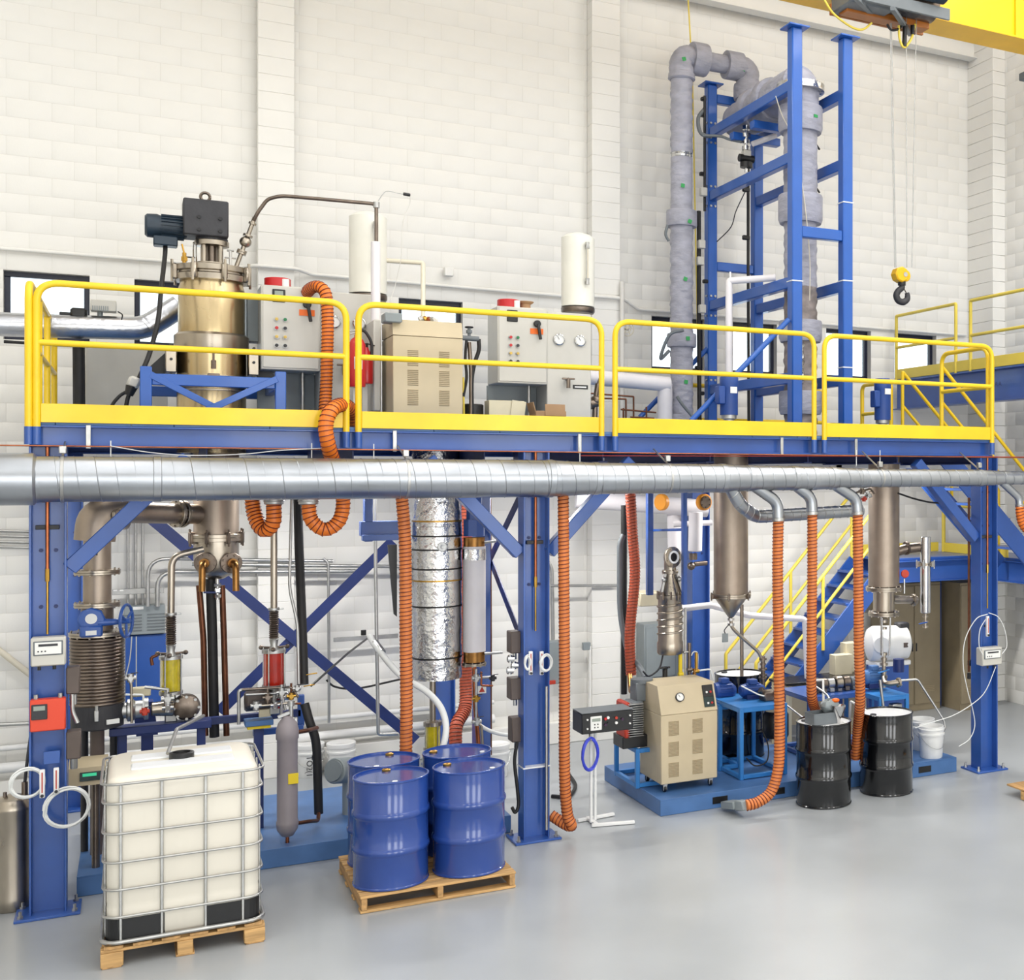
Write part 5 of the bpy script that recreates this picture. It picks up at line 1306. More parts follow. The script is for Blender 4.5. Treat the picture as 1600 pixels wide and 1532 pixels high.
def coil(px, py, R, Y, label, m_='tubing', n=5, r=0.008, sq=1.0, group=None, ax=(0.15, -1, 0)):
    c = at(px, py, Y); d, a, b = frame(ax); P = []
    for i in range(n * 26 + 1):
        an = 2 * PI * i / 26; rr = R * (1 + 0.05 * math.sin(i * 0.21)) - 0.006 * ((i // 26) % 3)
        P.append(c + a * math.cos(an) * rr * sq + b * math.sin(an) * rr + d * (0.012 * math.sin(i * 0.37)))
    return tag(MB().tube(P, r, 6).build('coiled_tubing', m_), label, 'tubing', group)
coil(104, 1262, 0.155, YF - 0.135, 'coil of white tubing hanging on the left column above the tote corner')
coil(42, 1224, 0.115, YF - 0.12, 'smaller coil of white tubing hanging left of the left column')
coil(853, 1036, 0.08, YF - 0.22, 'coil of white tubing at the right flow meter of the middle column', sq=0.75)
coil(824, 1036, 0.07, YF - 0.2, 'narrow coil of white tubing at the left flow meter of the middle column', sq=0.4, n=3)
# scale indicator by the tote
c = at(138, 1210, 12.05)
si = thing('scale_indicator', 'beige scale indicator with green display beside the tote', 'indicator', c - Vector((0, 0, 0.1)))
MB().poly([(0, -0.09), (0, 0.06), (0.07, 0.1), (0.28, 0.1), (0.28, -0.09)], 0.28, c + Vector((-0.14, -0.02, 0)), Matrix(((0, 1, 0), (0, 0, 1), (1, 0, 0))).transposed()).build('housing', 'beige', si)
MB().box(c + Vector((0.03, -0.026, -0.015)), (0.18, 0.01, 0.075), 0.003).build('display', 'screen_dark', si)
MB().box(c + Vector((0.01, -0.033, 0.0)), (0.1, 0.004, 0.025)).build('digits', 'green_lit', si)
MB().cyl(c + Vector((0.05, 0.12, -0.09)), Vector((c.x + 0.05, c.y + 0.12, SKZ)), 0.03, seg=12).build('stand_post', 'steel_dark', si)
# ---------------------------------------------------------------- tall cold trap vessel
VY = 12.6
vx = gx(152, VY); vs_ = lambda py: gz(152, py, VY); vr = lambda w: w / ppw(152, VY) / 2
ct = thing('cold_trap', 'tall steel cold trap with ribbed jacket and blue gear valve behind the left column', 'vessel', (vx, VY, SKZ))
MB().tube(fillet([(vx - 0.02, VY, vs_(845)), (vx - 0.0, VY, vs_(805)), (vx + 0.2, VY + 0.08, vs_(801))], 0.12), vr(66), 28).build('inlet_elbow', 'steel_matte', ct)
MB().lathe([(vr(44), vs_(893)), (vr(44), vs_(830))], (vx, VY, 0), (0, 0, 1), 32).build('upper_pipe', 'steel_matte', ct)
MB().flange((vx, VY, vs_(894)), (0, 0, 1), vr(74), 0.04, 10).build('upper_flange', 'steel', ct)
MB().lathe([(vr(45), vs_(942)), (vr(45), vs_(895))], (vx, VY, 0), (0, 0, 1), 32).build('middle_pipe', 'steel_matte', ct)
MB().flange((vx, VY, vs_(945)), (0, 0, 1), vr(74), 0.04, 10).build('valve_flange', 'steel', ct)
MB().lathe([(vr(52), vs_(985)), (vr(52), vs_(947))], (vx, VY, 0), (0, 0, 1), 32).build('valve_body', 'steel_dark', ct)
q = Vector((vx - 0.04, VY - vr(52) - 0.05, vs_(965)))
ga = MB().cyl(q + Vector((0, 0.06, 0)), q + Vector((0, -0.03, 0)), 0.105, seg=8, bev=0.012).box(q + Vector((0, 0, -0.1)), (0.17, 0.1, 0.1), 0.015).cyl(q + Vector((0.05, 0, -0.03)), q + Vector((0.3, 0, -0.03)), 0.035, 0.02, seg=12).build('gear_operator', 'blue', ct)
MB().cyl(q + Vector((0, -0.03, 0.01)), q + Vector((0, -0.036, 0.01)), 0.045, seg=18).box(q + Vector((0, -0.052, -0.11)), (0.08, 0.004, 0.04)).build('plates', 'label_white', ga)
wc = q + Vector((0.26, -0.06, -0.02)); ax = Vector((1, -0.35, 0))
d_, a_, b_ = frame(ax)
m = MB().ring(wc, 0.14, 0.013, ax, 28)
for k in range(3): m.cyl(wc, wc + (a_ * math.cos(k * 2.094 + 0.5) + b_ * math.sin(k * 2.094 + 0.5)) * 0.14, 0.01, seg=8)
m.cyl(wc - ax.normalized() * 0.05, wc + ax.normalized() * 0.03, 0.025, seg=12)
m.build('handwheel', 'blue', ct)
MB().flange((vx, VY, vs_(990)), (0, 0, 1), vr(90), 0.04, 12).build('jacket_flange', 'steel', ct)
R_ = vr(84)
n_ = 20; pr = []
z0, z1 = vs_(1100), vs_(995)
for k in range(n_ * 8 + 1):
    pr.append((R_ + 0.009 * abs(math.sin(k * PI / 8)), z0 + (z1 - z0) * k / (n_ * 8)))
MB().lathe(pr, (vx, VY, 0), (0, 0, 1), 40).build('ribbed_jacket', 'steel_dark', ct, sharp=60)
MB().lathe([(R_ * 0.5, vs_(1140)), (R_ * 1.0, vs_(1135)), (R_ * 1.0, vs_(1100))], (vx, VY, 0), (0, 0, 1), 40).build('bottom_pan', 'gear_grey', ct)
MB().box(Vector((vx + 0.12, VY - R_ * 0.97, vs_(1124))), (0.1, 0.02, 0.04), 0.002, rz=0.35).build('warning_label', 'label_white', ct)
m = MB(); q = Vector((vx, VY - R_ - 0.01, vs_(1113)))
m.box(q, (0.035, 0.025, 0.1), 0.006).cyl(q + Vector((0, 0, 0.04)), q + Vector((0, 0, 0.09)), 0.014, seg=8)
m.build('latch', 'zinc', ct)
for (dx, dy) in ((0.0, 0.0), (-0.1, 0.15), (0.12, 0.15)):
    MB().cyl((vx + dx, VY + dy, SKZ), (vx + dx, VY + dy, vs_(1136)), 0.055 if dx == 0 else 0.03, seg=14).build('leg', 'box_brown' if dx == 0 else 'gear_grey', ct)
MB().cyl((vx - 0.01, VY - vr(44) - 0.02, vs_(845)), (vx - 0.01, VY - vr(44) - 0.02, vs_(830)), 0.016, seg=8).build('gauge_port', 'bronze', ct)
MB().bar((vx - 0.05, VY - vr(44) - 0.02, vs_(853)), (vx + 0.05, VY - vr(44) - 0.02, vs_(853)), 0.012, 0.012).cyl((vx, VY - vr(44) - 0.02, vs_(867)), (vx, VY - vr(44) - 0.02, vs_(845)), 0.006, seg=6).build('gauge_lever', 'black', ct)
q = at(185, 805, VY - 0.12); MB().flange(q, (0.7, -0.7, 0), 0.055, 0.03, 6, 0.007).build('sight_port', 'steel', ct)
for (p0, p1, nm, c_) in (((104, 1042), (125, 1082), 'upper', YF + 0.02), ((104, 1142), (127, 1183), 'lower', YF + 0.02)):
    a_, b_ = at(p0[0], p0[1], YF - 0.05), at(p1[0], p1[1], YF - 0.05)
    o_ = tag(MB().box((a_ + b_) / 2, (abs(b_.x - a_.x), 0.14, abs(a_.z - b_.z)), 0.008).build('switch_box', 'box_brown'), 'brown grey switch box beside the left column, %s one' % nm, 'box')
    MB().cyl((a_ + b_) / 2 - Vector((0, 0, 0.12)), (a_ + b_) / 2 - Vector((0, 0, 0.2)), 0.025, seg=8).build('gland', 'zinc', o_)
pipe('steel_lever_pipe', 'bent bright handle pipe beside the left column below the switch box', 'pipe', 'zinc', 0.016, A([(113, 1085), (113, 1112), (121, 1130)], YF - 0.1), bend=0.03)
# grey ventilated panel box and conduits at the wall
YW = WY - 0.2
pb_ = thing('power_board', 'grey louvred power panel box on the back wall above a blue panel', 'panel', at(226, 992, YW))
q = at(226, 969, YW)
w = gx(257, YW) - gx(193, YW); h = 45 / ppm(226, YW)
MB().box(q + Vector((0, 0.09, 0)), (w, 0.2, h), 0.006).build('case', 'panel_grey', pb_)
for k in range(6):
    for sx in (-0.13, 0.13):
        MB().box(q + Vector((sx, -0.014, 0.06 - k * 0.034)), (0.21, 0.008, 0.012)).build('louvre', 'box_grey', pb_)
MB().box(q + Vector((-0.06, -0.013, h * 0.42)), (0.1, 0.004, 0.03)).build('label_plate', 'label_white', pb_)
bp_ = at(228, 1045, YW)
tag(MB().box(Vector((bp_.x, YW + 0.1, (gz(228, 993, YW) + gz(228, 1100, YW)) / 2)), (w, 0.14, gz(228, 993, YW) - gz(228, 1100, YW)), 0.008).build('blue_panel', 'blue'), 'plain dark blue panel mounted below the grey power panel', 'panel')
yk = WY - 0.25
for i, (px, pyt) in enumerate(((200, 800), (212, 800), (223, 800))):
    pipe('grey_conduit', 'thin vertical conduit above the power panel, number %s from the left' % ('one', 'two', 'three')[i], 'conduit', 'zinc', 0.014, A([(px, 952), (px, pyt)], WY - 0.1), group='conduits above the power panel')
pipe('grey_conduit', 'grey conduit bending right from the power panel, upper one', 'conduit', 'zinc', 0.02, A([(231, 948), (231, 873), (520, 877)], yk - 0.03), bend=0.2)
pipe('grey_conduit', 'grey conduit bending right from the power panel, lower one', 'conduit', 'zinc', 0.024, A([(246, 948), (246, 894), (560, 893)], yk), bend=0.18)
pipe('grey_conduit', 'long bright conduit behind the steel drop pipes ending at the vessel', 'conduit', 'zinc', 0.022, A([(300, 882), (650, 886)], yk + 0.02), bend=0.1)
pipe('grey_conduit', 'conduit turning down between the sight glasses and foil vessel', 'conduit', 'zinc', 0.016, A([(505, 873), (513, 880), (514, 1040), (514, 1130)], yk - 0.05), bend=0.08)
for i, py in enumerate((829, 837, 846, 854)):
    pipe('grey_conduit', 'thin conduit at the far left wall, %s of four' % ('topmost', 'second', 'third', 'lowest')[i], 'conduit', 'zinc', 0.013, A([(-40, py), (60, py + 2)], WY - 0.02), group='conduits at the far left wall')
ch = thing('strut_channel', 'short slotted steel strut holding the conduits above the power panel', 'strut', at(215, 925, yk))
MB().box((at(175, 924, yk + 0.05) + at(256, 924, yk + 0.05)) / 2, (gx(256, yk) - gx(175, yk), 0.03, 0.06), 0.003).build('channel', 'zinc', ch)
for px in (180, 190): MB().box(at(px, 923, yk + 0.033), (0.035, 0.004, 0.016)).build('slot', 'label_white', ch)
ch = thing('strut_channel', 'dark slotted strut on the wall left of the orange hose', 'strut', at(570, 1000, yk))
MB().box((at(521, 999, yk + 0.05) + at(622, 995, yk + 0.05)) / 2, (gx(622, yk) - gx(521, yk), 0.03, 0.05), 0.003).build('channel', 'zinc', ch)
MB().cyl(at(568, 993, yk), at(568, 985, yk), 0.03, seg=12).build('hook', 'black', ch)
tag(MB().box(at(532, 1003, yk), (0.16, 0.06, 0.02), 0.004).build('hook_rail', 'gear_grey'), 'small dark rail end on the strut by the brace', 'rail') if 0 else None
# ---------------------------------------------------------------- sight glass pump lines
def sight_line(px, pyt, pyb0, Y, oil, label, elbow=None):
    """vertical drop pipe with bellows, sight glass and gear pump"""
    x = gx(px, Y); z = lambda py: gz(px, py, Y)
    t = thing('sight_glass_line', label, 'pipe', (x, Y, z(pyb0 + 90)))
    r = 0.03
    if elbow: MB().tube(fillet(A(elbow, Y) + [Vector((x, Y, z(970)))], 0.1), r, 14).build('drop_pipe', 'steel', t)
    else: MB().cyl((x, Y, z(pyt)), (x, Y, z(955)), r, seg=14).build('drop_pipe', 'steel', t)
    zc_ = z(960 if elbow else 952)
    MB().lathe([(r + 0.018, zc_ - 0.012), (r + 0.022, zc_), (r + 0.018, zc_ + 0.012)], (x, Y, 0), (0, 0, 1), 18).box((x + 0.05, Y - 0.01, zc_), (0.07, 0.015, 0.015), 0.003).build('clamp', 'zinc', t)
    pr = []; zb0, zb1 = z(pyb0 - 12), zc_ - 0.02; n = 13
    for k in range(n * 6 + 1): pr.append((r + 0.003 + 0.011 * abs(math.sin(k * PI / 6)), zb0 + (zb1 - zb0) * k / (n * 6)))
    MB().lathe(pr, (x, Y, 0), (0, 0, 1), 18).build('bellows', 'steel_dark', t)
    zg1, zg0 = z(pyb0 + 10), z(pyb0 + 60)
    gr_ = 33 / ppw(px, Y) / 2
    MB().lathe([(0.03, zb0 + 0.005), (0.04, zb0 - 0.01), (0.03, zg1 + 0.07), (0.045, zg1 + 0.03), (gr_ * 1.15, zg1 + 0.03), (gr_ * 1.15, zg1)], (x, Y, 0), (0, 0, 1), 20).build('top_cap', 'zinc', t)
    MB().lathe([(gr_ * 1.15, zg0), (gr_ * 1.15, zg0 - 0.03), (0.04, zg0 - 0.03), (0.035, zg0 - 0.16)], (x, Y, 0), (0, 0, 1), 20).build('bottom_cap', 'zinc', t)
    g = MB().lathe([(gr_, zg0), (gr_, zg1)], (x, Y, 0), (0, 0, 1), 24).build('sight_glass', oil, t)
    for k in range(4):
        an = PI / 4 + k * PI / 2 + 0.25
        MB().cyl((x + gr_ * 1.1 * math.cos(an), Y + gr_ * 1.1 * math.sin(an), zg0 - 0.05), (x + gr_ * 1.1 * math.cos(an), Y + gr_ * 1.1 * math.sin(an), zg1 + 0.05), 0.007, seg=8).build('tie_rod', 'chrome', t)
    m = MB()
    for k in range(3):
        an = k * 2.09 + 0.4
        m.cyl((x, Y, zg1 + 0.045), (x + 0.13 * math.cos(an), Y + 0.13 * math.sin(an), zg1 + 0.045), 0.012, seg=8).ball((x + 0.13 * math.cos(an), Y + 0.13 * math.sin(an), zg1 + 0.045), 0.022, 8)
    m.build('clamp_arms', 'steel_dark', t)
    MB().cyl((x, Y, zg0 - 0.16), (x, Y, zg0 - 0.1), 0.05, seg=14).box((x, Y, zg0 - 0.22), (0.1, 0.09, 0.12), 0.01).build('pump_inlet', 'zinc', t)
    return t, x, zg0
t1, x1_, z1_ = sight_line(267, 870, 1020, 12.75, 'oil_yellow', 'drop pipe with yellow oil sight glass behind the white tote', elbow=[(318, 858), (268, 870)])
t2, x2_, z2_ = sight_line(428, 800, 1010, 12.75, 'oil_red', 'drop pipe with red oil sight glass behind the white tote')
def gear_pump(x, Y, z, label, side=1):
    t = thing('gear_pump', label, 'pump', (x, Y, z - 0.2))
    MB().lathe([(0.05, -0.02), (0.1, 0.0), (0.115, 0.03), (0.115, 0.12), (0.1, 0.16), (0.06, 0.18)], (x, Y - 0.06, z), (0, 1, 0), 24).build('casing', 'steel_dark', t)
    m = MB()
    for k in range(8): m.cyl((x + 0.1 * math.cos(k * PI / 4), Y - 0.075, z + 0.1 * math.sin(k * PI / 4)), (x + 0.1 * math.cos(k * PI / 4), Y - 0.05, z + 0.1 * math.sin(k * PI / 4)), 0.013, seg=6)
    m.build('casing_bolts', 'zinc', t)
    MB().cyl((x - 0.1, Y - 0.1, z + 0.02), (x - 0.28, Y - 0.1, z + 0.02), 0.075, 0.06, seg=20, bev=0.01).build('coupling', 'steel', t)
    MB().lathe([(0.085, 0), (0.1, 0.02), (0.1, 0.06), (0.07, 0.08), (0.07, 0.11), (0.1, 0.12), (0.1, 0.16), (0.08, 0.18), (0.08, 0.24), (0.1, 0.25), (0.1, 0.28)], (x - 0.58, Y - 0.1, z + 0.03), (1, 0, 0), 20).build('gear_head', 'zinc', t)
    MB().box((x - 0.2, Y, z - 0.16), (0.8, 0.2, 0.07), 0.006).build('base_rail', 'navy', t)
    MB().box((x - 0.36, Y + 0.02, z + 0.17), (0.16, 0.1, 0.08), 0.01).build('terminal_box', 'carton_pale', t)
    for dx in (-0.5, 0.12): MB().box((x + dx, Y, (z - 0.19 + SKZ) / 2), (0.07, 0.07, z - 0.19 - SKZ), 0.005).build('support_leg', 'navy', t)
    return t
gear_pump(gx(291, 12.7), 12.7, gz(291, 1105, 12.7), 'cast steel gear pump with coupling under the yellow sight glass')
gp2 = thing('transfer_pump', 'steel transfer pump with box motor under the red sight glass', 'pump', at(405, 1150, 12.75))
q = at(404, 1095, 12.75)
MB().cyl(q + Vector((-0.12, 0, 0)), q + Vector((0.1, 0, 0)), 0.095, seg=20, bev=0.015).build('motor_barrel', 'steel_dark', gp2)
MB().box(q + Vector((-0.02, -0.06, 0.03)), (0.2, 0.12, 0.14), 0.02).build('cover', 'box_brown', gp2)
ptube('frame_tube', 'zinc', 0.015, [q + Vector(p) for p in ((-0.17, -0.05, -0.2), (-0.17, -0.05, 0.12), (0.12, -0.05, 0.12), (0.2, -0.05, 0.1))], gp2, bend=0.03)
MB().cyl(q + Vector((0.1, 0, 0.02)), q + Vector((0.28, 0, 0.02)), 0.04, seg=14).cyl(q + Vector((0.15, 0, 0.02)), q + Vector((0.2, 0, 0.02)), 0.06, seg=14).build('pump_head', 'chrome', gp2)
MB().box(q + Vector((0.05, -0.02, -0.1)), (0.1, 0.05, 0.11), 0.004).build('valve_block', 'carton_pale', gp2)
MB().box(q + Vector((0.18, -0.1, -0.05)), (0.09, 0.02, 0.05), 0.003).build('red_tag', 'red', gp2)
MB().box(q + Vector((0.0, 0, -0.2)), (0.24, 0.2, 0.05), 0.005).build('bracket', 'skid_blue', gp2)
MB().box(q + Vector((0.0, 0, -0.24)), (0.2, 0.16, 0.03), 0.003).build('yellow_plate', 'label_yellow', gp2)
MB().box(Vector((q.x, q.y, (q.z - 0.25 + SKZ) / 2)), (0.08, 0.08, q.z - 0.25 - SKZ), 0.004).build('post', 'navy', gp2)
fr1 = thing('pump_bench', 'dark blue cross bar frame carrying the pumps behind the tote', 'frame', at(380, 1135, 12.95))
za = gz(380, 1122, 12.95)
MB().box(((gx(180, 12.95) + gx(470, 12.95)) / 2, 12.95, za), (gx(470, 12.95) - gx(180, 12.95), 0.06, 0.07), 0.004).build('cross_bar', 'navy', fr1)
MB().box(((gx(395, 12.9) + gx(474, 12.9)) / 2, 12.9, gz(430, 1142, 12.9)), (gx(474, 12.9) - gx(395, 12.9), 0.05, 0.06), 0.004).build('cross_bar', 'blue', fr1)
for px in (182, 446):
    x = gx(px, 12.95); MB().box((x, 12.95, (za + SKZ) / 2), (0.06, 0.06, za - SKZ), 0.004).build('upright', 'blue', fr1)
MB().box((gx(470, 12.95), 12.95, gz(470, 1110, 12.95)), (0.06, 0.06, 0.3), 0.004).build('short_post', 'blue', fr1)
for k, (px, Y) in enumerate(((230, 13.4),)):
    tag(MB().poly([(-0.09, 0), (0.09, 0), (0.05, 0.32), (-0.12, 0.32)], 0.16, at(px, 1150, Y), Matrix(((1, 0, 0), (0, 0, 1), (0, 1, 0))).transposed()).box(Vector((at(px, 1150, Y).x, Y + 0.08, (at(px, 1150, Y).z + SKZ) / 2)), (0.1, 0.1, at(px, 1150, Y).z - SKZ)).build('pump_pedestal', 'navy'), 'sloping dark blue pump pedestal beside the ribbed vessel', 'pedestal')
# tall black insulated line and steel line
pipe('insulated_line', 'long black insulated pipe leaning down to the grey filter housing', 'pipe', 'rubber', 0.042, A([(465, 770, 13.2), (467, 850, 13.1), (473, 1000, 12.9), (475, 1070, 12.8)]), bend=0.2)
pipe('insulated_line', 'black insulated pipe dropping beside the grey filter housing', 'pipe', 'rubber', 0.04, A([(476, 1100, 12.55), (484, 1130, 12.5), (492, 1150, 12.5), (495, 1170, 12.5), (498, 1272, 12.5)]), bend=0.08)
pipe('steel_line', 'thin bright steel line beside the black insulated pipe', 'pipe', 'zinc', 0.014, A([(456, 775, 12.9), (452, 920, 12.8), (465, 975, 12.75), (467, 1080, 12.7)]), bend=0.1)
fl = thing('filter_housing', 'tall grey cylindrical filter housing with yellow label right of the tote', 'filter', at(449, 1330, 12.1))
Y = 12.1; x = gx(449, Y); z = lambda py: gz(449, py, Y); r = 33 / ppw(449, Y) / 2
MB().lathe([(0.02, z(1308)), (0.05, z(1306)), (r * 1.0, z(1296)), (r * 1.08, z(1288)), (r * 1.08, z(1284)), (r, z(1282)), (r, z(1156)), (r * 1.1, z(1154)), (r * 1.1, z(1141)), (r * 0.9, z(1130)), (r * 0.5, z(1122)), (0.03, z(1119))], (x, Y, 0), (0, 0, 1), 32).build('shell', 'filter_grey', fl)
MB().box((x + 0.04, Y - r * 0.98, z(1215)), (0.085, 0.012, 0.095), 0.002).build('yellow_label', 'label_yellow', fl)
ptube('drain_pipe', 'copper', 0.016, [(x, Y, z(1306)), (x, Y, z(1325))], fl)
MB().cyl((x, Y, z(1325)), (x, Y, SKZ), 0.02, seg=10).build('drain_foot', 'steel_dark', fl)
ptube('side_port', 'brown_pipe', 0.018, A([(463, 1287, Y), (483, 1284, Y + 0.1), (497, 1283, Y + 0.25), (498, 1272, Y + 0.35)]), fl, bend=0.04)
ptube('top_port', 'brown_pipe', 0.02, A([(462, 1145, Y), (480, 1142, Y + 0.1), (495, 1138, Y + 0.3)]), fl, bend=0.04)
MB().cyl((x + 0.03, Y, z(1122)), (x + 0.03, Y, z(1100)), 0.02, seg=10).cyl((x + 0.03, Y, z(1104)), (x + 0.03, Y, z(1096)), 0.03, seg=10).bar((x - 0.08, Y, z(1120)), (x + 0.02, Y, z(1114)), 0.03, 0.03).build('top_fittings', 'zinc', fl)
m = MB()
for px, py in ((492, 1054), (488, 1072)): m.bar(at(px - 14, py + 1, 12.7), at(px + 4, py - 2, 12.7), 0.014, 0.012)
tag(m.build('lever_pair', 'brass'), 'pair of small yellow brass levers beside the black insulated pipe', 'lever')
pipe('gas_strut', 'thin black rod reaching up to the wall strut', 'rod', 'black', 0.012, A([(486, 1072, 12.9), (500, 1060, 13.0), (545, 1020, 14.0), (578, 995, 15.2)]))
fd = pipe('transfer_hose', 'pale grey hose curving down into the rear blue drum', 'hose', 'tubing', 0.03, A([(578, 995, 12.9), (590, 1014, 12.6), (625, 1055, 12.3), (665, 1080, 12.1), (688, 1105, 11.95), (697, 1135, 11.85), (693, 1165, 11.8), (687, 1180, 11.78)]), smooth=True)
MB().cyl(at(586, 1005, 12.7), at(597, 1020, 12.55), 0.036, seg=12).build('hose_coupling', 'zinc', fd)
MB().cyl(at(687, 1181, 11.78), at(689, 1168, 11.78), 0.035, seg=12).build('brass_end', 'brass', fd)
pipe('steel_riser', 'thin bright steel riser with elbow behind the left blue drums', 'pipe', 'zinc', 0.018, A([(586, 770, 13.6), (587, 900, 13.6), (591, 1148, 13.6), (622, 1147, 13.6)]), bend=0.03)
pipe('floor_cable', 'black cable sagging along the wall behind the orange hose', 'cable', 'rubber', 0.012, A([(510, 1063, 15.4), (525, 1074, 15.4), (560, 1076, 15.4), (625, 1062, 15.4)]), smooth=True)
tag(MB().cyl(at(555, 1203, 12.9), at(522, 1205, 12.7), 0.125, seg=28, bev=0.012).cyl(at(527, 1205, 12.73), at(520, 1205, 12.69), 0.1, seg=24).cyl(at(545, 1215, 12.83), Vector((at(545, 1215, 12.83).x, 12.83, SKZ)), 0.06, seg=12).build('end_cap_motor', 'panel_grey'), 'round grey motor end standing left of the blue drums', 'motor')
# buckets by the wall
def bucket(x, Y, z, label, r=0.15, h=0.37, lid=True, m_='white', group=None, writing=None):
    t = thing('bucket', label, 'bucket', (x, Y, z), group)
    MB().lathe([(r * 0.86, 0), (r * 0.88, 0.005), (r * 0.98, h * 0.72), (r * 1.06, h * 0.73), (r * 1.06, h * 0.78), (r * 0.99, h * 0.79), (r, h * 0.88), (r * 1.05, h * 0.89), (r * 1.05, h * 0.93), (r, h * 0.94), (r, h)] + ([] if lid else [(r * 0.96, h), (r * 0.9, h * 0.5), (0.001, h * 0.5)]), (x, Y, z), (0, 0, 1), 32, cap=lid).build('pail', m_, t)
    if lid: MB().lathe([(r * 1.06, h - 0.03), (r * 1.07, h + 0.005), (r * 1.0, h + 0.012), (r * 0.9, h + 0.004), (0.001, h + 0.004)], (x, Y, z), (0, 0, 1), 32).build('lid', m_, t)
    P = [Vector((x + r * 1.08 * math.cos(k), Y - r * 1.06 * abs(math.sin(k)) * 0.98, z + h * 0.75 - 0.16 * abs(math.sin(k)))) for k in [PI * i / 14 for i in range(15)]]
    MB().tube(P, 0.003, 6).build('wire_handle', 'zinc', t)
    if writing: text(writing, 0.09, 'gear_grey', t, (x - 0.02, Y - r * 0.97, z + h * 0.38), (PI / 2, PI / 2, 0))
    return t
f1 = flo(481, 1216); bucket(f1.x + 0.03, f1.y + 0.1, 0, 'white bucket with handwritten letters by the back wall, behind the filter housing', writing='TO2(1')
f1 = flo(532, 1214); bucket(f1.x + 0.02, f1.y + 0.1, 0, 'clean white lidded bucket by the wall left of the blue drums')
f1 = flo(785, 1222); bucket(f1.x, f1.y + 0.3, 0, 'white bucket half hidden behind the right blue drum')
pipe('tote_dip_pipe', 'thin bent steel pipe dipping into the tote opening', 'pipe', 'zinc', 0.014, A([(262, 1178, 10.65), (276, 1140, 10.9), (318, 1119, 12.2)]), bend=0.03)
# ---------------------------------------------------------------- IBC tote
ix0, ix1, iy0, iy1 = -0.215, 0.835, 10.1, 11.15
pt = thing('wooden_pallet', 'light wooden pallet under the white tote', 'pallet', ((ix0 + ix1) / 2, iy0, 0))
for x, w_ in ((ix0 + 0.07, 0.14), ((ix0 + ix1) / 2, 0.1), (ix1 - 0.07, 0.14)):
    for y in (iy0 + 0.06, (iy0 + iy1) / 2, iy1 - 0.06):
        MB().box((x, y, 0.06), (w_, 0.12, 0.1), 0.004).build('block', 'wood', pt)
for y in (iy0 + 0.06, (iy0 + iy1) / 2, iy1 - 0.06):
    MB().box(((ix0 + ix1) / 2, y, 0.121), (ix1 - ix0, 0.1, 0.022), 0.003).build('stringer_board', 'wood', pt)
for k in range(6):
    x = ix0 + 0.08 + (ix1 - ix0 - 0.16) * k / 5
    MB().box((x, (iy0 + iy1) / 2, 0.143), (0.12, iy1 - iy0, 0.02), 0.003).build('deck_board', 'wood_b', pt)
for x in (ix0 + 0.07, (ix0 + ix1) / 2, ix1 - 0.07):
    MB().box((x, (iy0 + iy1) / 2, 0.008), (0.12, iy1 - iy0, 0.014), 0.002).build('bottom_board', 'wood_b', pt)
ib = thing('ibc_tote', 'white plastic bulk liquid tote in a galvanised tube cage', 'tote', ((ix0 + ix1) / 2, iy0, 0.155))
zb, zt = 0.17, 1.335
cx_, cy_ = (ix0 + ix1) / 2, (iy0 + iy1) / 2
hx_, hy_ = (ix1 - ix0) / 2 - 0.035, (iy1 - iy0) / 2 - 0.035
def rrect(hx, hy, r, n=6):
    out = []
    for (sx, sy, a0) in ((1, -1, -PI / 2), (1, 1, 0), (-1, 1, PI / 2), (-1, -1, PI)):
        for k in range(n + 1):
            an = a0 + (PI / 2) * k / n
            out.append((sx * (hx - r) + r * math.cos(an), sy * (hy - r) + r * math.sin(an)))
    return out
def loft(levels):
    mb = MB(); N_ = None
    for (hx, hy, r, z) in levels:
        P = rrect(hx, hy, r); N_ = len(P)
        for p in P: mb.v.append(Vector((cx_ + p[0], cy_ + p[1], z)))
    for i in range(len(levels) - 1):
        for k in range(N_):
            k2 = (k + 1) % N_; mb.f.append((i * N_ + k, i * N_ + k2, (i + 1) * N_ + k2, (i + 1) * N_ + k))
    mb.f.append(tuple(reversed(range(N_)))); mb.f.append(tuple(range((len(levels) - 1) * N_, len(levels) * N_)))
    return mb
loft([(hx_ - 0.02, hy_ - 0.02, 0.1, zb), (hx_, hy_, 0.1, zb + 0.03), (hx_, hy_, 0.1, 0.4), (hx_ - 0.004, hy_ - 0.004, 0.1, 0.42), (hx_, hy_, 0.1, 0.44), (hx_, hy_, 0.1, 1.25), (hx_ - 0.004, hy_ - 0.004, 0.1, 1.285), (hx_ - 0.018, hy_ - 0.018, 0.1, 1.315), (hx_ - 0.05, hy_ - 0.05, 0.1, zt)]).build('bottle', 'poly_white', ib, sharp=50)
for k, yy in enumerate((cy_ - 0.22, cy_ + 0.1)):
    MB().box((cx_, yy + 0.06, zt + 0.003), (2 * hx_ - 0.3, 0.2, 0.02), 0.009).build('top_ridge', 'poly_top', ib)
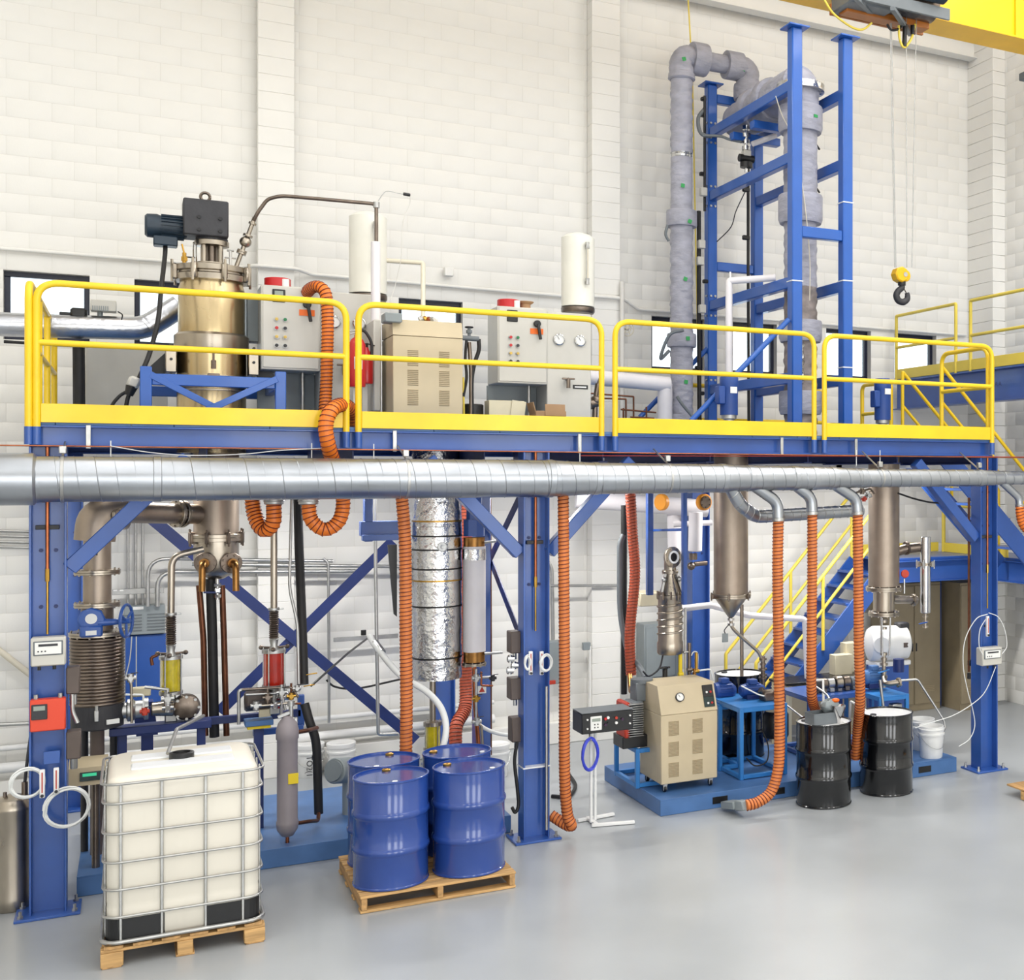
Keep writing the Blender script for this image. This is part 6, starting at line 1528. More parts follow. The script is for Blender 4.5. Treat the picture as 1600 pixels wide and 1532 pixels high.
for q_ in ((-1, -1), (1, -1)):
    # dark corner guards at the foot, wrapped round the rounded corners
    P = [p for p in rrect(hx_ + 0.006, hy_ + 0.006, 0.1) if p[1] < -hy_ * 0.4 and p[0] * q_[0] > 0]
    P = sorted(P, key=lambda p: (p[1] if abs(p[0]) > hx_ - 0.11 else -9, p[0] * q_[0]))
    inner = (q_[0] * (hx_ - 0.36), -hy_ - 0.006)
    arc = [p for p in rrect(hx_ + 0.006, hy_ + 0.006, 0.1) if p[0] * q_[0] > hx_ - 0.11 and p[1] < -hy_ + 0.11]
    arc.sort(key=lambda p: abs(p[0])); arc = [inner] + arc + [(q_[0] * (hx_ + 0.006), -hy_ + 0.3)]
    mb = MB()
    for i in range(len(arc) - 1):
        a, b = arc[i], arc[i + 1]
        mb.quad([(cx_ + a[0], cy_ + a[1], zb), (cx_ + b[0], cy_ + b[1], zb), (cx_ + b[0], cy_ + b[1], zb + 0.16), (cx_ + a[0], cy_ + a[1], zb + 0.16)])
        mb.quad([(cx_ + a[0] * 0.985, cy_ + a[1] * 0.985, zb), (cx_ + b[0] * 0.985, cy_ + b[1] * 0.985, zb), (cx_ + b[0] * 0.985, cy_ + b[1] * 0.985, zb + 0.16), (cx_ + a[0] * 0.985, cy_ + a[1] * 0.985, zb + 0.16)])
        mb.quad([(cx_ + a[0], cy_ + a[1], zb + 0.16), (cx_ + b[0], cy_ + b[1], zb + 0.16), (cx_ + b[0] * 0.985, cy_ + b[1] * 0.985, zb + 0.16), (cx_ + a[0] * 0.985, cy_ + a[1] * 0.985, zb + 0.16)])
    mb.build('corner_guard', 'box_brown' if 0 else 'black', ib)
ox, oy = hx_ + 0.022, hy_ + 0.022
for k, z_ in enumerate((0.175, 0.35, 0.545, 0.74, 0.945, 1.16, 1.3)):
    e_ = 0.0 if k else 0.006
    MB().tube([Vector((cx_ + p[0], cy_ + p[1], z_)) for p in rrect(ox + e_ if k < 6 else ox + 0.01, oy + e_ if k < 6 else oy + 0.01, 0.11)], 0.0095 if k else 0.016, 8, True).build('cage_hoop', 'zinc', ib)
for sx in (-0.82, -0.3, 0.27, 0.77):
    for sy in (-1, 1):
        b_ = MB().box((cx_ + sx * hx_, cy_ + sy * (oy - 0.012), (0.175 + 1.3) / 2), (0.02, 0.014, 1.125), 0.004).build('cage_upright', 'zinc', ib)
for sy in (-0.7, -0.2, 0.3, 0.75):
    for sx in (-1, 1):
        MB().box((cx_ + sx * (ox - 0.012), cy_ + sy * hy_, (0.175 + 1.3) / 2), (0.014, 0.02, 1.125), 0.004).build('cage_upright', 'zinc', ib)
cxp = at(284, 1176, 10.6)
MB().lathe([(0.085, 0), (0.085, 0.045), (0.078, 0.05), (0.06, 0.05), (0.058, 0.03), (0.001, 0.03)], (cxp.x, 10.62, zt), (0, 0, 1), 28).build('screw_cap', 'black', ib)
# ---------------------------------------------------------------- blue drums on a pallet
px0_, px1_, py0_, py1_ = 1.56, 2.8, 10.42, 11.62
lp = flo(562, 1428); rp = flo(808, 1390)
px0_, px1_ = lp.x, rp.x; py0_ = (lp.y + rp.y) / 2; py1_ = py0_ + 1.22
pl2 = thing('wooden_pallet', 'wooden pallet carrying the four blue drums', 'pallet', ((px0_ + px1_) / 2, py0_, 0))
for x in (px0_ + 0.03, (px0_ + px1_) / 2, px1_ - 0.03):
    MB().box((x, (py0_ + py1_) / 2, 0.072), (0.045, py1_ - py0_, 0.095), 0.004).build('stringer', 'wood_b', pl2)
for k in range(8):
    y = py0_ + 0.06 + (py1_ - py0_ - 0.12) * k / 7
    MB().box(((px0_ + px1_) / 2, y, 0.129), (px1_ - px0_, 0.12, 0.02), 0.003).build('deck_board', 'wood', pl2)
for k in range(4):
    y = py0_ + 0.06 + (py1_ - py0_ - 0.12) * k / 3
    MB().box(((px0_ + px1_) / 2, y, 0.013), (px1_ - px0_, 0.11, 0.022), 0.003).build('bottom_board', 'wood', pl2)
def drum(label, body, top, loc, group, r=0.292, h=0.88, rot=0.0):
    t = thing('steel_drum', label, 'drum', (0, 0, 0), group)
    prof = [(r - 0.012, 0.0), (r + 0.006, 0.004), (r + 0.006, 0.016), (r, 0.022)]
    for zc_ in (0.3, 0.59):
        prof += [(r, zc_ - 0.032), (r + 0.004, zc_ - 0.026), (r + 0.011, zc_ - 0.012), (r + 0.012, zc_), (r + 0.011, zc_ + 0.012), (r + 0.004, zc_ + 0.026), (r, zc_ + 0.032)]
    prof += [(r, h - 0.02), (r + 0.006, h - 0.014), (r + 0.006, h - 0.002), (r + 0.002, h), (r - 0.006, h), (r - 0.008, h - 0.02)]
    MB().lathe(prof, (0, 0, 0), (0, 0, 1), 56, cap=False).build('shell', body, t)
    MB().lathe([(r - 0.008, h - 0.018), (0.001, h - 0.018)], (0, 0, 0), (0, 0, 1), 56, False).build('lid', top, t)
    MB().lathe([(r - 0.012, 0.001), (0.001, 0.001)], (0, 0, 0), (0, 0, 1), 40, False).build('base', body, t)
    MB().lathe([(0.034, 0), (0.036, 0.014), (0.03, 0.018), (0.02, 0.012), (0.001, 0.012)], (-0.12, 0.17, h - 0.018), (0, 0, 1), 20).build('large_bung', 'brass' if body == 'drum_blue' else 'gear_grey', t)
    MB().lathe([(0.02, 0), (0.022, 0.01), (0.001, 0.012)], (0.12, -0.19, h - 0.018), (0, 0, 1), 16).build('small_bung', 'label_white', t)
    t.location = loc; t.rotation_euler.z = rot
    return t
gB = 'blue drums on the pallet'
dx_, dy_ = 0.3, 0.3
pcx, pcy = (px0_ + px1_) / 2, py0_ + 0.02
drum('blue steel drum at the front left of the pallet', 'drum_blue', 'drum_blue', (gx(611, py0_ + 0.31), py0_ + 0.31, 0.14), gB, rot=-0.6)
drum('blue steel drum at the front right of the pallet', 'drum_blue', 'drum_blue', (gx(733, py0_ + 0.31), py0_ + 0.31, 0.14), gB, rot=0.2)
drum('blue steel drum at the rear left of the pallet', 'drum_blue', 'drum_blue', (gx(600, py0_ + 0.92), py0_ + 0.92, 0.14), gB, rot=-1.0)
drum('blue steel drum at the rear right of the pallet with a hose in its bung', 'drum_blue', 'drum_blue', (gx(714, py0_ + 0.92), py0_ + 0.92, 0.14), gB, rot=0.5)
# ---------------------------------------------------------------- foil vessel and white cylinder
FY = 12.9
fx = gx(683, FY); fz = lambda py: gz(683, py, FY); fr0 = 78 / ppw(683, FY) / 2
fv = thing('foil_vessel', 'large vessel wrapped in shiny silver foil with black straps under the platform', 'vessel', (fx, FY, fz(1060)))
for (a, b) in ((700, 822), (822, 837), (837, 859), (859, 888), (888, 907), (907, 946), (946, 1026), (1026, 1060)):
    wrinkle_tube([(fx, FY, fz(b) + 0.002), (fx, FY, fz(a))], fr0 * random.uniform(0.985, 1.01), 40, 0.0035, 0.04).build('foil_wrap', 'foil', fv)
for py, m_ in ((814, 'brass'), (837, 'black'), (858, 'black'), (888, 'black'), (906, 'brass'), (946, 'black'), (1026, 'black')):
    MB().lathe([(fr0 * 1.015, fz(py) - 0.008), (fr0 * 1.02, fz(py)), (fr0 * 1.015, fz(py) + 0.008)], (fx, FY, 0), (0, 0, 1), 40, False).build('strap', m_, fv)
q = Vector((fx, FY - fr0 - 0.005, fz(853)))
MB().lathe([(0.05, 0), (0.05, 0.02), (0.035, 0.025), (0.02, 0.02), (0.001, 0.02)], q, (0, -1, 0), 20).build('port', 'zinc', fv)
fs = thing('vessel_support', 'blue steel support posts carrying the foil wrapped vessel', 'support', (fx, FY + 0.2, SKZ))
for px, Y in ((752, 13.2), (578, 13.2)):
    if px == 752: MB().box((gx(px, Y), Y, (SKZ + 3.6) / 2), (0.16, 0.16, 3.6 - SKZ), 0.008).build('post', 'blue', fs)
MB().box((gx(575, 13.2), 13.2, gz(575, 812, 13.2)), (0.08, 0.1, 0.45), 0.006).build('bracket', 'blue', fs)
MB().box((gx(595, 13.2), 13.2, gz(595, 826, 13.2)), (0.4, 0.12, 0.15), 0.006).build('bracket_arm', 'blue', fs)
MB().box((gx(600, 13.1), 13.1, gz(600, 840, 13.1)), (0.42, 0.1, 0.06), 0.004).build('bracket_foot', 'blue', fs)
tag(MB().poly([(0, 0), (0.09, 0), (0.09, -0.75), (0.06, -0.72)], 0.03, at(606, 852, 13.3), Matrix(((1, 0, 0), (0, 0, 1), (0, 1, 0))).transposed()).build('rubber_flap', 'black'), 'black hanging rubber flap left of the orange hose', 'flap')
wy = 12.75
wx = gx(741, wy); wz = lambda py: gz(741, py, wy); wr = 36 / ppw(741, wy) / 2
wc_ = thing('white_cylinder', 'white insulated cylinder with brass end rings beside the foil vessel', 'cylinder', (wx, wy, wz(1040)))
MB().lathe([(wr, wz(1018)), (wr, wz(854))], (wx, wy, 0), (0, 0, 1), 32).build('barrel', 'insul_white', wc_)
for (a, b) in ((854, 840), (1034, 1018)):
    MB().lathe([(wr * 0.9, wz(a)), (wr * 0.93, wz(a)), (wr * 0.93, wz(b)), (wr * 0.8, wz(b))], (wx, wy, 0), (0, 0, 1), 32).build('brass_ring', 'bronze', wc_)
MB().lathe([(wr * 1.03, wz(875)), (wr * 1.03, wz(858))], (wx, wy, 0), (0, 0, 1), 32).build('foil_band', 'foil', wc_)
MB().lathe([(wr * 0.95, wz(838)), (wr * 0.95, wz(812)), (wr * 0.7, wz(812)), (wr * 0.7, wz(760))], (wx, wy, 0), (0, 0, 1), 8).build('upper_neck', 'blue', wc_)
MB().flange((wx, wy, wz(1038)), (0, 0, 1), wr * 1.05, 0.03, 8, 0.008).build('lower_flange', 'steel', wc_)
ptube('outlet', 'copper', 0.022, A([(741, 1040, wy), (742, 1100, wy), (745, 1130, wy), (748, 1170, wy)]), wc_)
for a, b in (((757, 848), (775, 846)), ((757, 1022), (785, 1020)), ((742, 1060), (775, 1058))): MB().cyl(at(a[0], a[1], wy - 0.08), at(b[0], b[1], wy - 0.08), 0.014, seg=8).build('side_rod', 'zinc', wc_)
MB().box(at(753, 1078, wy - 0.1), (0.085, 0.01, 0.08), 0.002).build('warning_sign', 'label_white', wc_)
MB().poly([(-0.03, -0.025), (0.03, -0.025), (0.0, 0.03)], 0.004, at(753, 1078, wy - 0.106) + Vector((0, -0.004, 0)), Matrix(((1, 0, 0), (0, 0, 1), (0, 1, 0))).transposed()).build('warning_triangle', 'red_wire', wc_)
pipe('braided_hose', 'grey braided hose curving right below the white cylinder', 'hose', 'tubing', 0.02, A([(745, 1130, wy), (760, 1140, wy), (780, 1147, wy), (805, 1150, wy)]), smooth=True)
pipe('brown_riser', 'thin brown riser behind the white cylinder', 'pipe', 'brown_pipe', 0.018, A([(765, 780, 13.4), (766, 1000, 13.4), (766, 1180, 13.4)]))
tag(MB().lathe([(0.07, gz(676, 1168, 12.8)), (0.07, gz(676, 1134, 12.8))], (gx(676, 12.8), 12.8, 0), (0, 0, 1), 24).build('oil_sight_glass', 'oil_yellow'), 'yellow oil sight glass below the foil vessel behind the drums', 'sight glass')
sg = thing('foil_vessel_drain', 'steel drain leg with clamped caps under the foil vessel', 'pipe', at(676, 1175, 12.8))
X = gx(676, 12.8); Z = lambda py: gz(676, py, 12.8)
MB().lathe([(0.09, Z(1134)), (0.09, Z(1128)), (0.03, Z(1126)), (0.03, Z(1060))], (X, 12.8, 0), (0, 0, 1), 20).build('upper_leg', 'steel', sg)
MB().lathe([(0.09, Z(1174)), (0.09, Z(1168))], (X, 12.8, 0), (0, 0, 1), 20).cyl((X, 12.8, SKZ), (X, 12.8, Z(1174)), 0.04, seg=14).build('lower_leg', 'steel', sg)
for k in range(4): MB().cyl((X + 0.085 * math.cos(k * 1.57 + .4), 12.8 + 0.085 * math.sin(k * 1.57 + .4), Z(1174)), (X + 0.085 * math.cos(k * 1.57 + .4), 12.8 + 0.085 * math.sin(k * 1.57 + .4), Z(1126)), 0.006, seg=6).build('tie_rod', 'chrome', sg)
# boxes beside the middle column
for (a, b, nm) in (((796, 987), (812, 1020), 'upper'), ((796, 1060), (814, 1092), 'middle'), ((798, 1122), (815, 1158), 'lower')):
    p, q = at(a[0], a[1], YF + 0.05), at(b[0], b[1], YF + 0.05)
    o_ = tag(MB().box((p + q) / 2 + Vector((0, 0.03, 0)), (q.x - p.x, 0.16, p.z - q.z), 0.008).build('switch_box', 'box_brown'), 'dark brown switch box at the middle column, %s one' % nm, 'box')
    MB().cyl((p + q) / 2 - Vector((0, 0, (p.z - q.z) / 2)), (p + q) / 2 - Vector((0, 0, (p.z - q.z) / 2 + 0.06)), 0.02, seg=8).build('gland', 'zinc', o_)
vg = thing('valve_group', 'cluster of small chrome valves between the switch boxes of the middle column', 'valve', at(800, 1055, YF))
for k, (px, py) in enumerate(((797, 1030), (803, 1040), (796, 1048))):
    MB().cyl(at(px - 4, py, YF), at(px + 6, py, YF), 0.03, seg=12).cyl(at(px, py + 6, YF), at(px, py - 6, YF), 0.02, seg=10).build('valve', 'chrome', vg)
pipe('column_cable', 'thick black cable looping down left of the middle column', 'cable', 'rubber', 0.016, A([(808, 1160), (804, 1190), (808, 1230), (810, 1258), (805, 1270), (800, 1262)], YF - 0.05), smooth=True)
tag(MB().cyl((XM + 0.085, YF - 0.13, 0.1), (XM + 0.085, YF - 0.13, gz(845, 1070, YF)), 0.014, seg=10).build('front_conduit', 'zinc'), 'thin bright conduit up the front of the middle column', 'conduit')
tag(MB().box((XM, YF, gz(834, 1196, YF)), (0.262, 0.212, 0.012)).build('cable_tie', 'white'), 'white cable tie round the middle column', 'cable tie')
# ================================================================ lower level, right skid
rx0, rx1 = 4.62, 8.33
skid(rx0, rx1, 11.72, 13.45, 'right blue steel skid with fork slots under the beige unit and pumps', slots=(gx(1125, 11.72), gx(1445, 11.72), gx(1215, 11.72)))
# beige temperature unit on casters
BY = 11.95
bq0, bq1 = flo(1040, 1240, SKZ), flo(1120, 1228, SKZ)
bx0, bx1 = gx(1033, BY), gx(1121, BY)
bzt = gz(1075, 1064, BY + 0.3)
bu = thing('temperature_unit', 'beige rolling temperature control unit with round gauge on the right skid', 'unit', ((bx0 + bx1) / 2, BY, SKZ))
z0 = SKZ + 0.09; bd = 0.62; zsl = gz(1035, 1119, BY)
MB().box(((bx0 + bx1) / 2, BY + bd / 2, (z0 + zsl) / 2), (bx1 - bx0, bd, zsl - z0), 0.008).build('body', 'beige', bu)
MB().poly([(0, 0), (bd, 0), (bd, bzt - zsl), (0.11, bzt - zsl)], bx1 - bx0, (bx0, BY, zsl + 0.004), Matrix(((0, 1, 0), (0, 0, 1), (1, 0, 0))).transposed()).build('sloped_console', 'beige', bu)
sl = Vector((0, 0.11, bzt - zsl)); nrm = Vector((0, -(bzt - zsl), 0.11)).normalized()
def onslope(fx_, fz_): return Vector((bx0 + (bx1 - bx0) * fx_, BY, zsl + 0.004)) + sl * fz_
gauge(bu, onslope(0.36, 0.55), 0.048, nrm, 'gear_grey')
Ms = Matrix((Vector((1, 0, 0)), nrm.cross(Vector((1, 0, 0))) * -1, nrm)).transposed()
for fz_, m_, h_ in ((0.68, 'black', 0.13), (0.3, 'screen_dark', 0.11)):
    pn = MB().box(onslope(0.87, fz_) + nrm * 0.006, (0.12, h_, 0.012), 0.003, M=Ms).build('controller', m_, bu)
    for k in range(2): MB().cyl(onslope(0.84 + k * 0.07, fz_ - 0.05) + nrm * 0.01, onslope(0.84 + k * 0.07, fz_ - 0.05) + nrm * 0.022, 0.012, seg=10).build('knob', ('label_white', 'red')[k], pn)
for cxf in (0.22, 0.64):
    for zz_ in [zsl - (zsl - z0) * f_ for f_ in (0.2, 0.5, 0.8)]:
        for k in range(11):
            MB().box((bx0 + (bx1 - bx0) * cxf, BY - 0.002, zz_ + 0.07 - k * 0.014), (0.115, 0.006, 0.006), 0, M=Matrix.Rotation(0.5, 3, 'X')).build('louvre_slat', 'beige_dark', bu)
for (x, y) in ((bx0 + 0.06, BY + 0.06), (bx1 - 0.06, BY + 0.06), (bx0 + 0.06, BY + bd - 0.06), (bx1 - 0.06, BY + bd - 0.06)):
    c = MB().cyl((x - 0.015, y, SKZ + 0.036), (x + 0.015, y, SKZ + 0.036), 0.036, seg=18, bev=0.005).build('caster', 'black', bu)
    MB().box((x, y, SKZ + 0.08), (0.05, 0.06, 0.02), 0.003).box((x, y - 0.02, SKZ + 0.05), (0.045, 0.01, 0.06), 0.003).build('caster_fork', 'zinc', c)
# vacuum pump with red ends on a blue stand
def angle_stand(x0, x1, y0, y1, z1, label, z0=SKZ, w=0.045, m_='frame_blue', shelf=True):
    t = thing('angle_stand', label, 'stand', ((x0 + x1) / 2, y0, z0))
    for x in (x0, x1):
        for y in (y0, y1): MB().box((x, y, (z0 + z1) / 2), (w, w, z1 - z0), 0.004).build('leg', m_, t)
    for z in (z1 - w / 2, z0 + 0.03):
        for y in (y0, y1): MB().box(((x0 + x1) / 2, y, z), (x1 - x0 - w, w, w), 0.004).build('rail', m_, t)
        for x in (x0, x1): MB().box((x, (y0 + y1) / 2, z), (w, y1 - y0 - w, w), 0.004).build('rail', m_, t)
    if shelf: MB().box(((x0 + x1) / 2, (y0 + y1) / 2, z1 + 0.006), (x1 - x0 + w, y1 - y0 + w, 0.012), 0.002).build('shelf', m_, t)
    return t
sy0 = 12.3
angle_stand(gx(968, 12.85), gx(1004, sy0) + 0.35, sy0, 12.95, gz(1000, 1170, sy0), 'light blue angle stand under the finned pump', shelf=False)
mp = thing('finned_pump', 'silver finned vacuum pump with red end covers left of the beige unit', 'pump', at(1000, 1165, 12.4))
q = at(994, 1124, 12.35); zst = gz(1000, 1170, sy0)
for k in range(15):
    MB().box((q.x - 0.02, 12.45, q.z - 0.17 + k * 0.024), (0.17, 0.32, 0.009), 0.003).build('fin', 'zinc', mp)
MB().box((q.x + 0.02, 12.47, q.z), (0.12, 0.26, 0.36), 0.01).build('core', 'box_grey', mp)
MB().box((q.x - 0.11, 12.45, q.z + 0.14), (0.06, 0.28, 0.1), 0.015).box((q.x - 0.11, 12.45, q.z - 0.14), (0.06, 0.28, 0.1), 0.015).build('end_cover', 'red_wire', mp)
MB().box((q.x + 0.12, 12.5, q.z + 0.27), (0.2, 0.2, 0.2), 0.01).cyl((q.x + 0.12, 12.5, q.z + 0.36), (q.x + 0.12, 12.5, q.z + 0.4), 0.12, seg=18).build('inlet_filter', 'box_grey', mp)
MB().box((q.x, 12.5, (q.z - 0.18 + zst) / 2), (0.3, 0.3, q.z - 0.18 - zst), 0.006).build('foot', 'black', mp)
MB().cyl(at(984, 1056, 12.9), at(986, 1080, 12.7), 0.03, seg=12).cyl(at(986, 1080, 12.7), Vector((q.x + 0.05, 12.6, q.z + 0.3)), 0.03, seg=12).build('suction_pipe', 'bronze', mp)
# black instrument box on its stand
iy = 12.0
f0 = flo(925, 1283); f1 = flo(975, 1278)
iq = at(922, 1127, 11.75)
iw = gx(985, 11.75) - gx(905, 11.75)
stn = thing('instrument_stand', 'white T-foot stand holding the black instrument box', 'stand', (flo(925, 1280).x, flo(925, 1280).y, 0))
sq = Vector((gx(928, 11.8), 11.8, 0)); zi = gz(935, 1145, 11.75)
for dx, dy in ((-0.03, 0), (0.03, 0.05)): MB().cyl((sq.x + dx, 11.8 + dy, 0.03), (sq.x + dx, 11.8 + dy, zi), 0.016, seg=12).build('pole', 'white', stn)
MB().bar((sq.x - 0.05, 11.72, 0.02), (sq.x + 0.36, 11.62, 0.02), 0.04, 0.03).bar((sq.x - 0.12, 11.95, 0.02), (sq.x + 0.28, 12.0, 0.02), 0.04, 0.03).bar((sq.x, 11.7, 0.022), (sq.x, 12.0, 0.022), 0.04, 0.03).build('foot', 'white', stn)
ins = thing('instrument_box', 'black instrument box with white keypad and red lamps on a white stand', 'instrument', (iq.x + 0.2, 11.8, zi))
zc_ = zi + 0.1
MB().box((iq.x + iw / 2 - 0.1, 11.85, zi + 0.105), (iw, 0.3, 0.2), 0.006).build('case', 'black', ins)
MB().box((iq.x + iw / 2 - 0.1, 11.85, zi + 0.211), (iw, 0.3, 0.008), 0.002).build('top_plate', 'box_grey', ins)
fx_ = iq.x - 0.1
kp = MB().box((fx_ + iw * 0.27, 11.695, zi + 0.105), (iw * 0.22, 0.012, 0.14), 0.004).build('keypad', 'label_white', ins)
MB().box((fx_ + iw * 0.27, 11.687, zi + 0.14), (iw * 0.16, 0.004, 0.03)).build('readout', 'lcd', kp)
for k in range(4): MB().cyl((fx_ + iw * (0.24 + 0.06 * (k % 2)), 11.69, zi + 0.095 - 0.03 * (k // 2)), (fx_ + iw * (0.24 + 0.06 * (k % 2)), 11.684, zi + 0.095 - 0.03 * (k // 2)), 0.007, seg=8).build('key', 'gear_grey', kp)
for k, (fx2, fz2, m_) in enumerate(((0.45, 0.14, 'red'), (0.5, 0.15, 'label_white'), (0.5, 0.09, 'black'), (0.45, 0.08, 'purple'), (0.66, 0.14, 'red_wire'), (0.66, 0.09, 'label_white'), (0.78, 0.12, 'purple'), (0.93, 0.15, 'label_white'), (0.93, 0.07, 'label_white'), (0.1, 0.15, 'label_white'), (0.1, 0.06, 'label_white'))):
    MB().cyl((fx_ + iw * fx2, 11.7, zi + fz2), (fx_ + iw * fx2, 11.682, zi + fz2), 0.014 if k < 7 else 0.009, seg=12).build('knob', m_, ins)
bc_ = coil(922, 1179, 0.16, 11.72, 'coil of blue tubing hanging from the white instrument stand', m_='blue_tube', n=6, r=0.008, sq=0.55, ax=(0.2, -1, 0))
MB().tube(fillet([at(921, 1140, 11.8), at(921, 1151, 11.74), at(924, 1158, 11.7)], 0.02), 0.006, 8).build('hook', 'zinc', bc_)
pipe('loose_hose', 'black hose lying on the floor behind the tall orange hose', 'hose', 'rubber', 0.02, [Vector((gx(p, y), y, 0.022)) for p, y in ((862, 13.0), (888, 12.9), (899, 13.3), (890, 13.8))], smooth=True)
# centrifugal-like steel separator
sy = 12.75
sxx = gx(1047, sy); szz = lambda py: gz(1047, py, sy); sr = lambda w: w / ppw(1047, sy) / 2
sp = thing('cone_separator', 'steel evaporator with spiral coil, cone top and open flanged elbow under the platform', 'vessel', (sxx, sy, szz(1022)))
MB().lathe([(sr(38), szz(1022)), (sr(41), szz(1019)), (sr(41), szz(1004)), (sr(38), szz(1001)), (sr(38), szz(936)), (sr(40), szz(934)), (sr(40), szz(930)), (sr(36), szz(929)), (sr(16), szz(900)), (sr(16), szz(893))], (sxx, sy, 0), (0, 0, 1), 36).build('body', 'steel', sp)
P = []
for i in range(5 * 28 + 1):
    an = 2 * PI * i / 28; P.append(Vector((sxx + sr(39) * math.cos(an), sy + sr(39) * math.sin(an), szz(995) + (szz(942) - szz(995)) * i / (5 * 28))))
MB().tube(P, 0.012, 8).build('spiral_coil', 'steel', sp)
MB().flange((sxx, sy, szz(894)), (0, 0, 1), sr(26), 0.03, 8, 0.008).build('neck_flange', 'steel', sp)
eq = at(1051, 871, sy - 0.14); ax = Vector((0.3, -1, 0.05)).normalized()
MB().tube(fillet([(sxx, sy, szz(893)), (sxx, sy, szz(876)), eq - ax * 0.035], 0.07), sr(19), 18).build('elbow', 'steel', sp)
MB().lathe([(0.055, -0.02), (0.112, -0.02), (0.115, -0.015), (0.115, 0.012), (0.112, 0.014), (0.06, 0.014)], eq, ax, 28, False).flange(eq, ax, 0.11, 0.03, 8, 0.009).build('open_flange', 'steel', sp)
MB().lathe([(0.072, 0.015), (0.072, 0.026), (0.07, 0.028), (0.05, 0.028), (0.048, 0.018)], eq, ax, 28, False).build('gasket', 'white_gloss', sp)
MB().lathe([(0.05, 0.0165), (0.0005, 0.017)], eq, ax, 24, False).build('bore', 'black', sp)
m = MB()
for k in range(10):
    an = 2 * PI * k / 10; m.cyl((sxx + sr(40) * math.cos(an), sy + sr(40) * math.sin(an), szz(936)), (sxx + sr(40) * math.cos(an), sy + sr(40) * math.sin(an), szz(924)), 0.012, seg=6)
m.build('lid_bolts', 'steel_dark', sp)
for sx in (-1, 1):
    MB().bar((sxx + sx * 0.06, sy - 0.02, szz(893)), (sxx + sx * 0.12, sy - 0.05, szz(925)), 0.03, 0.03).ball((sxx + sx * 0.09, sy - 0.05, szz(905)), 0.03, 8).build('toggle_clamp', 'zinc', sp)
ptube('bottom_line', 'gear_grey', 0.01, A([(1036, 1024, sy), (1030, 1045, sy), (1014, 1057, sy), (1005, 1050, sy - .1)]), sp, smooth=True)
# blue ladder-like frame behind it
lf = thing('flat_bar_hanger', 'dark blue hanging frame of flat bars behind the steel evaporator', 'frame', at(1040, 930, 13.4))
for px, y1 in ((1015, 930), (1069, 945)):
    Y = 13.4 if px == 1015 else 12.55
    MB().box((gx(px, Y), Y, (3.62 + gz(px, y1, Y)) / 2), (0.07 if px < 1050 else 0.045, 0.07, 3.62 - gz(px, y1, Y)), 0.004).build('bar', 'blue', lf)
MB().bar(at(1020, 829, 13.4), at(1067, 828, 12.6), 0.03, 0.03).build('cross_bar', 'blue', lf)
wp = thing('white_pipework', 'white insulated pipework with orange rimmed blind flanges under the platform', 'pipe', at(1050, 830, 14.3))
MB().tube(fillet(A([(900, 780, 14.5), (1105, 795, 14.2)]), 0.05), 0.11, 20).build('main_run', 'insul_white', wp)
MB().cyl(at(1053, 800, 14.35), at(1055, 870, 14.35), 0.09, seg=18).build('drop', 'insul_white', wp)
MB().tube(fillet(A([(1052, 820, 14.0), (1112, 817, 13.9)]), 0.05), 0.035, 14).build('branch', 'insul_white', wp)
MB().cyl(at(1087, 800, 13.8), at(1086, 862, 13.8), 0.085, seg=18, bev=0.01).build('trap', 'insul_white', wp)
for (px, py, Y, a_x) in ((1037, 785, 13.9, (-1, -0.5, 0)), (1097, 785, 13.6, (0.2, -1, 0))):
    c = at(px, py, Y); f_ = MB().cyl(c, c + Vector(a_x).normalized() * 0.07, 0.1, seg=24, bev=0.01).build('orange_cap', 'cap_orange', wp)
    if px > 1050: MB().flange(c + Vector(a_x).normalized() * 0.075, a_x, 0.075, 0.02, 6, 0.009).build('blind_flange', 'steel_dark', wp)
MB().cyl(at(1083, 865, 13.8), at(1083, 875, 13.8), 0.05, seg=12).cyl(at(1085, 882, 13.8), at(1104, 880, 13.8), 0.03, seg=10).ball(at(1080, 885, 13.8), 0.05).build('trap_valve', 'steel_dark', wp)
pipe('black_drop_pipe', 'black insulated pipe behind the red brown hose', 'pipe', 'rubber', 0.035, A([(975, 790, 13.6), (975, 1085, 13.6)]))
pipe('bent_steel_pipe', 'grey bent pipe curving beside the red brown hose', 'pipe', 'box_grey', 0.03, A([(974, 836, 13.4), (968, 850, 13.4), (968, 960, 13.4), (980, 1020, 13.3), (1002, 1045, 13.1), (1008, 1060, 12.9)]), bend=0.2)
ps = thing('wall_panel', 'grey electrical panel on the wall behind the steel evaporator', 'panel', at(1030, 1050, WY - 0.3))
MB().box(((gx(1006, WY - .3) + gx(1060, WY - .3)) / 2, WY - 0.16, (gz(1030, 975, WY - .3) + gz(1030, 1062, WY - .3)) / 2), (gx(1060, WY - .3) - gx(1006, WY - .3), 0.3, gz(1030, 975, WY - .3) - gz(1030, 1062, WY - .3)), 0.01).build('case', 'panel_grey', ps)
MB().box(((gx(1010, WY - .33) + gx(1056, WY - .33)) / 2, WY - 0.315, (gz(1030, 979, WY - .33) + gz(1030, 1058, WY - .33)) / 2), (gx(1056, WY - .33) - gx(1010, WY - .33), 0.012, gz(1030, 979, WY - .33) - gz(1030, 1058, WY - .33)), 0.004).build('door', 'panel_grey', ps)
tag(MB().box(at(1010, 935, 14.0), (0.3, 0.4, 0.16), 0.01).build('motor_casing', 'carton_pale'), 'cream motor casing left of the steel evaporator', 'motor')
MBx = thing('small_valves', 'cluster of small brass and steel valves beside the steel evaporator', 'valve', at(1075, 1060, 12.7))
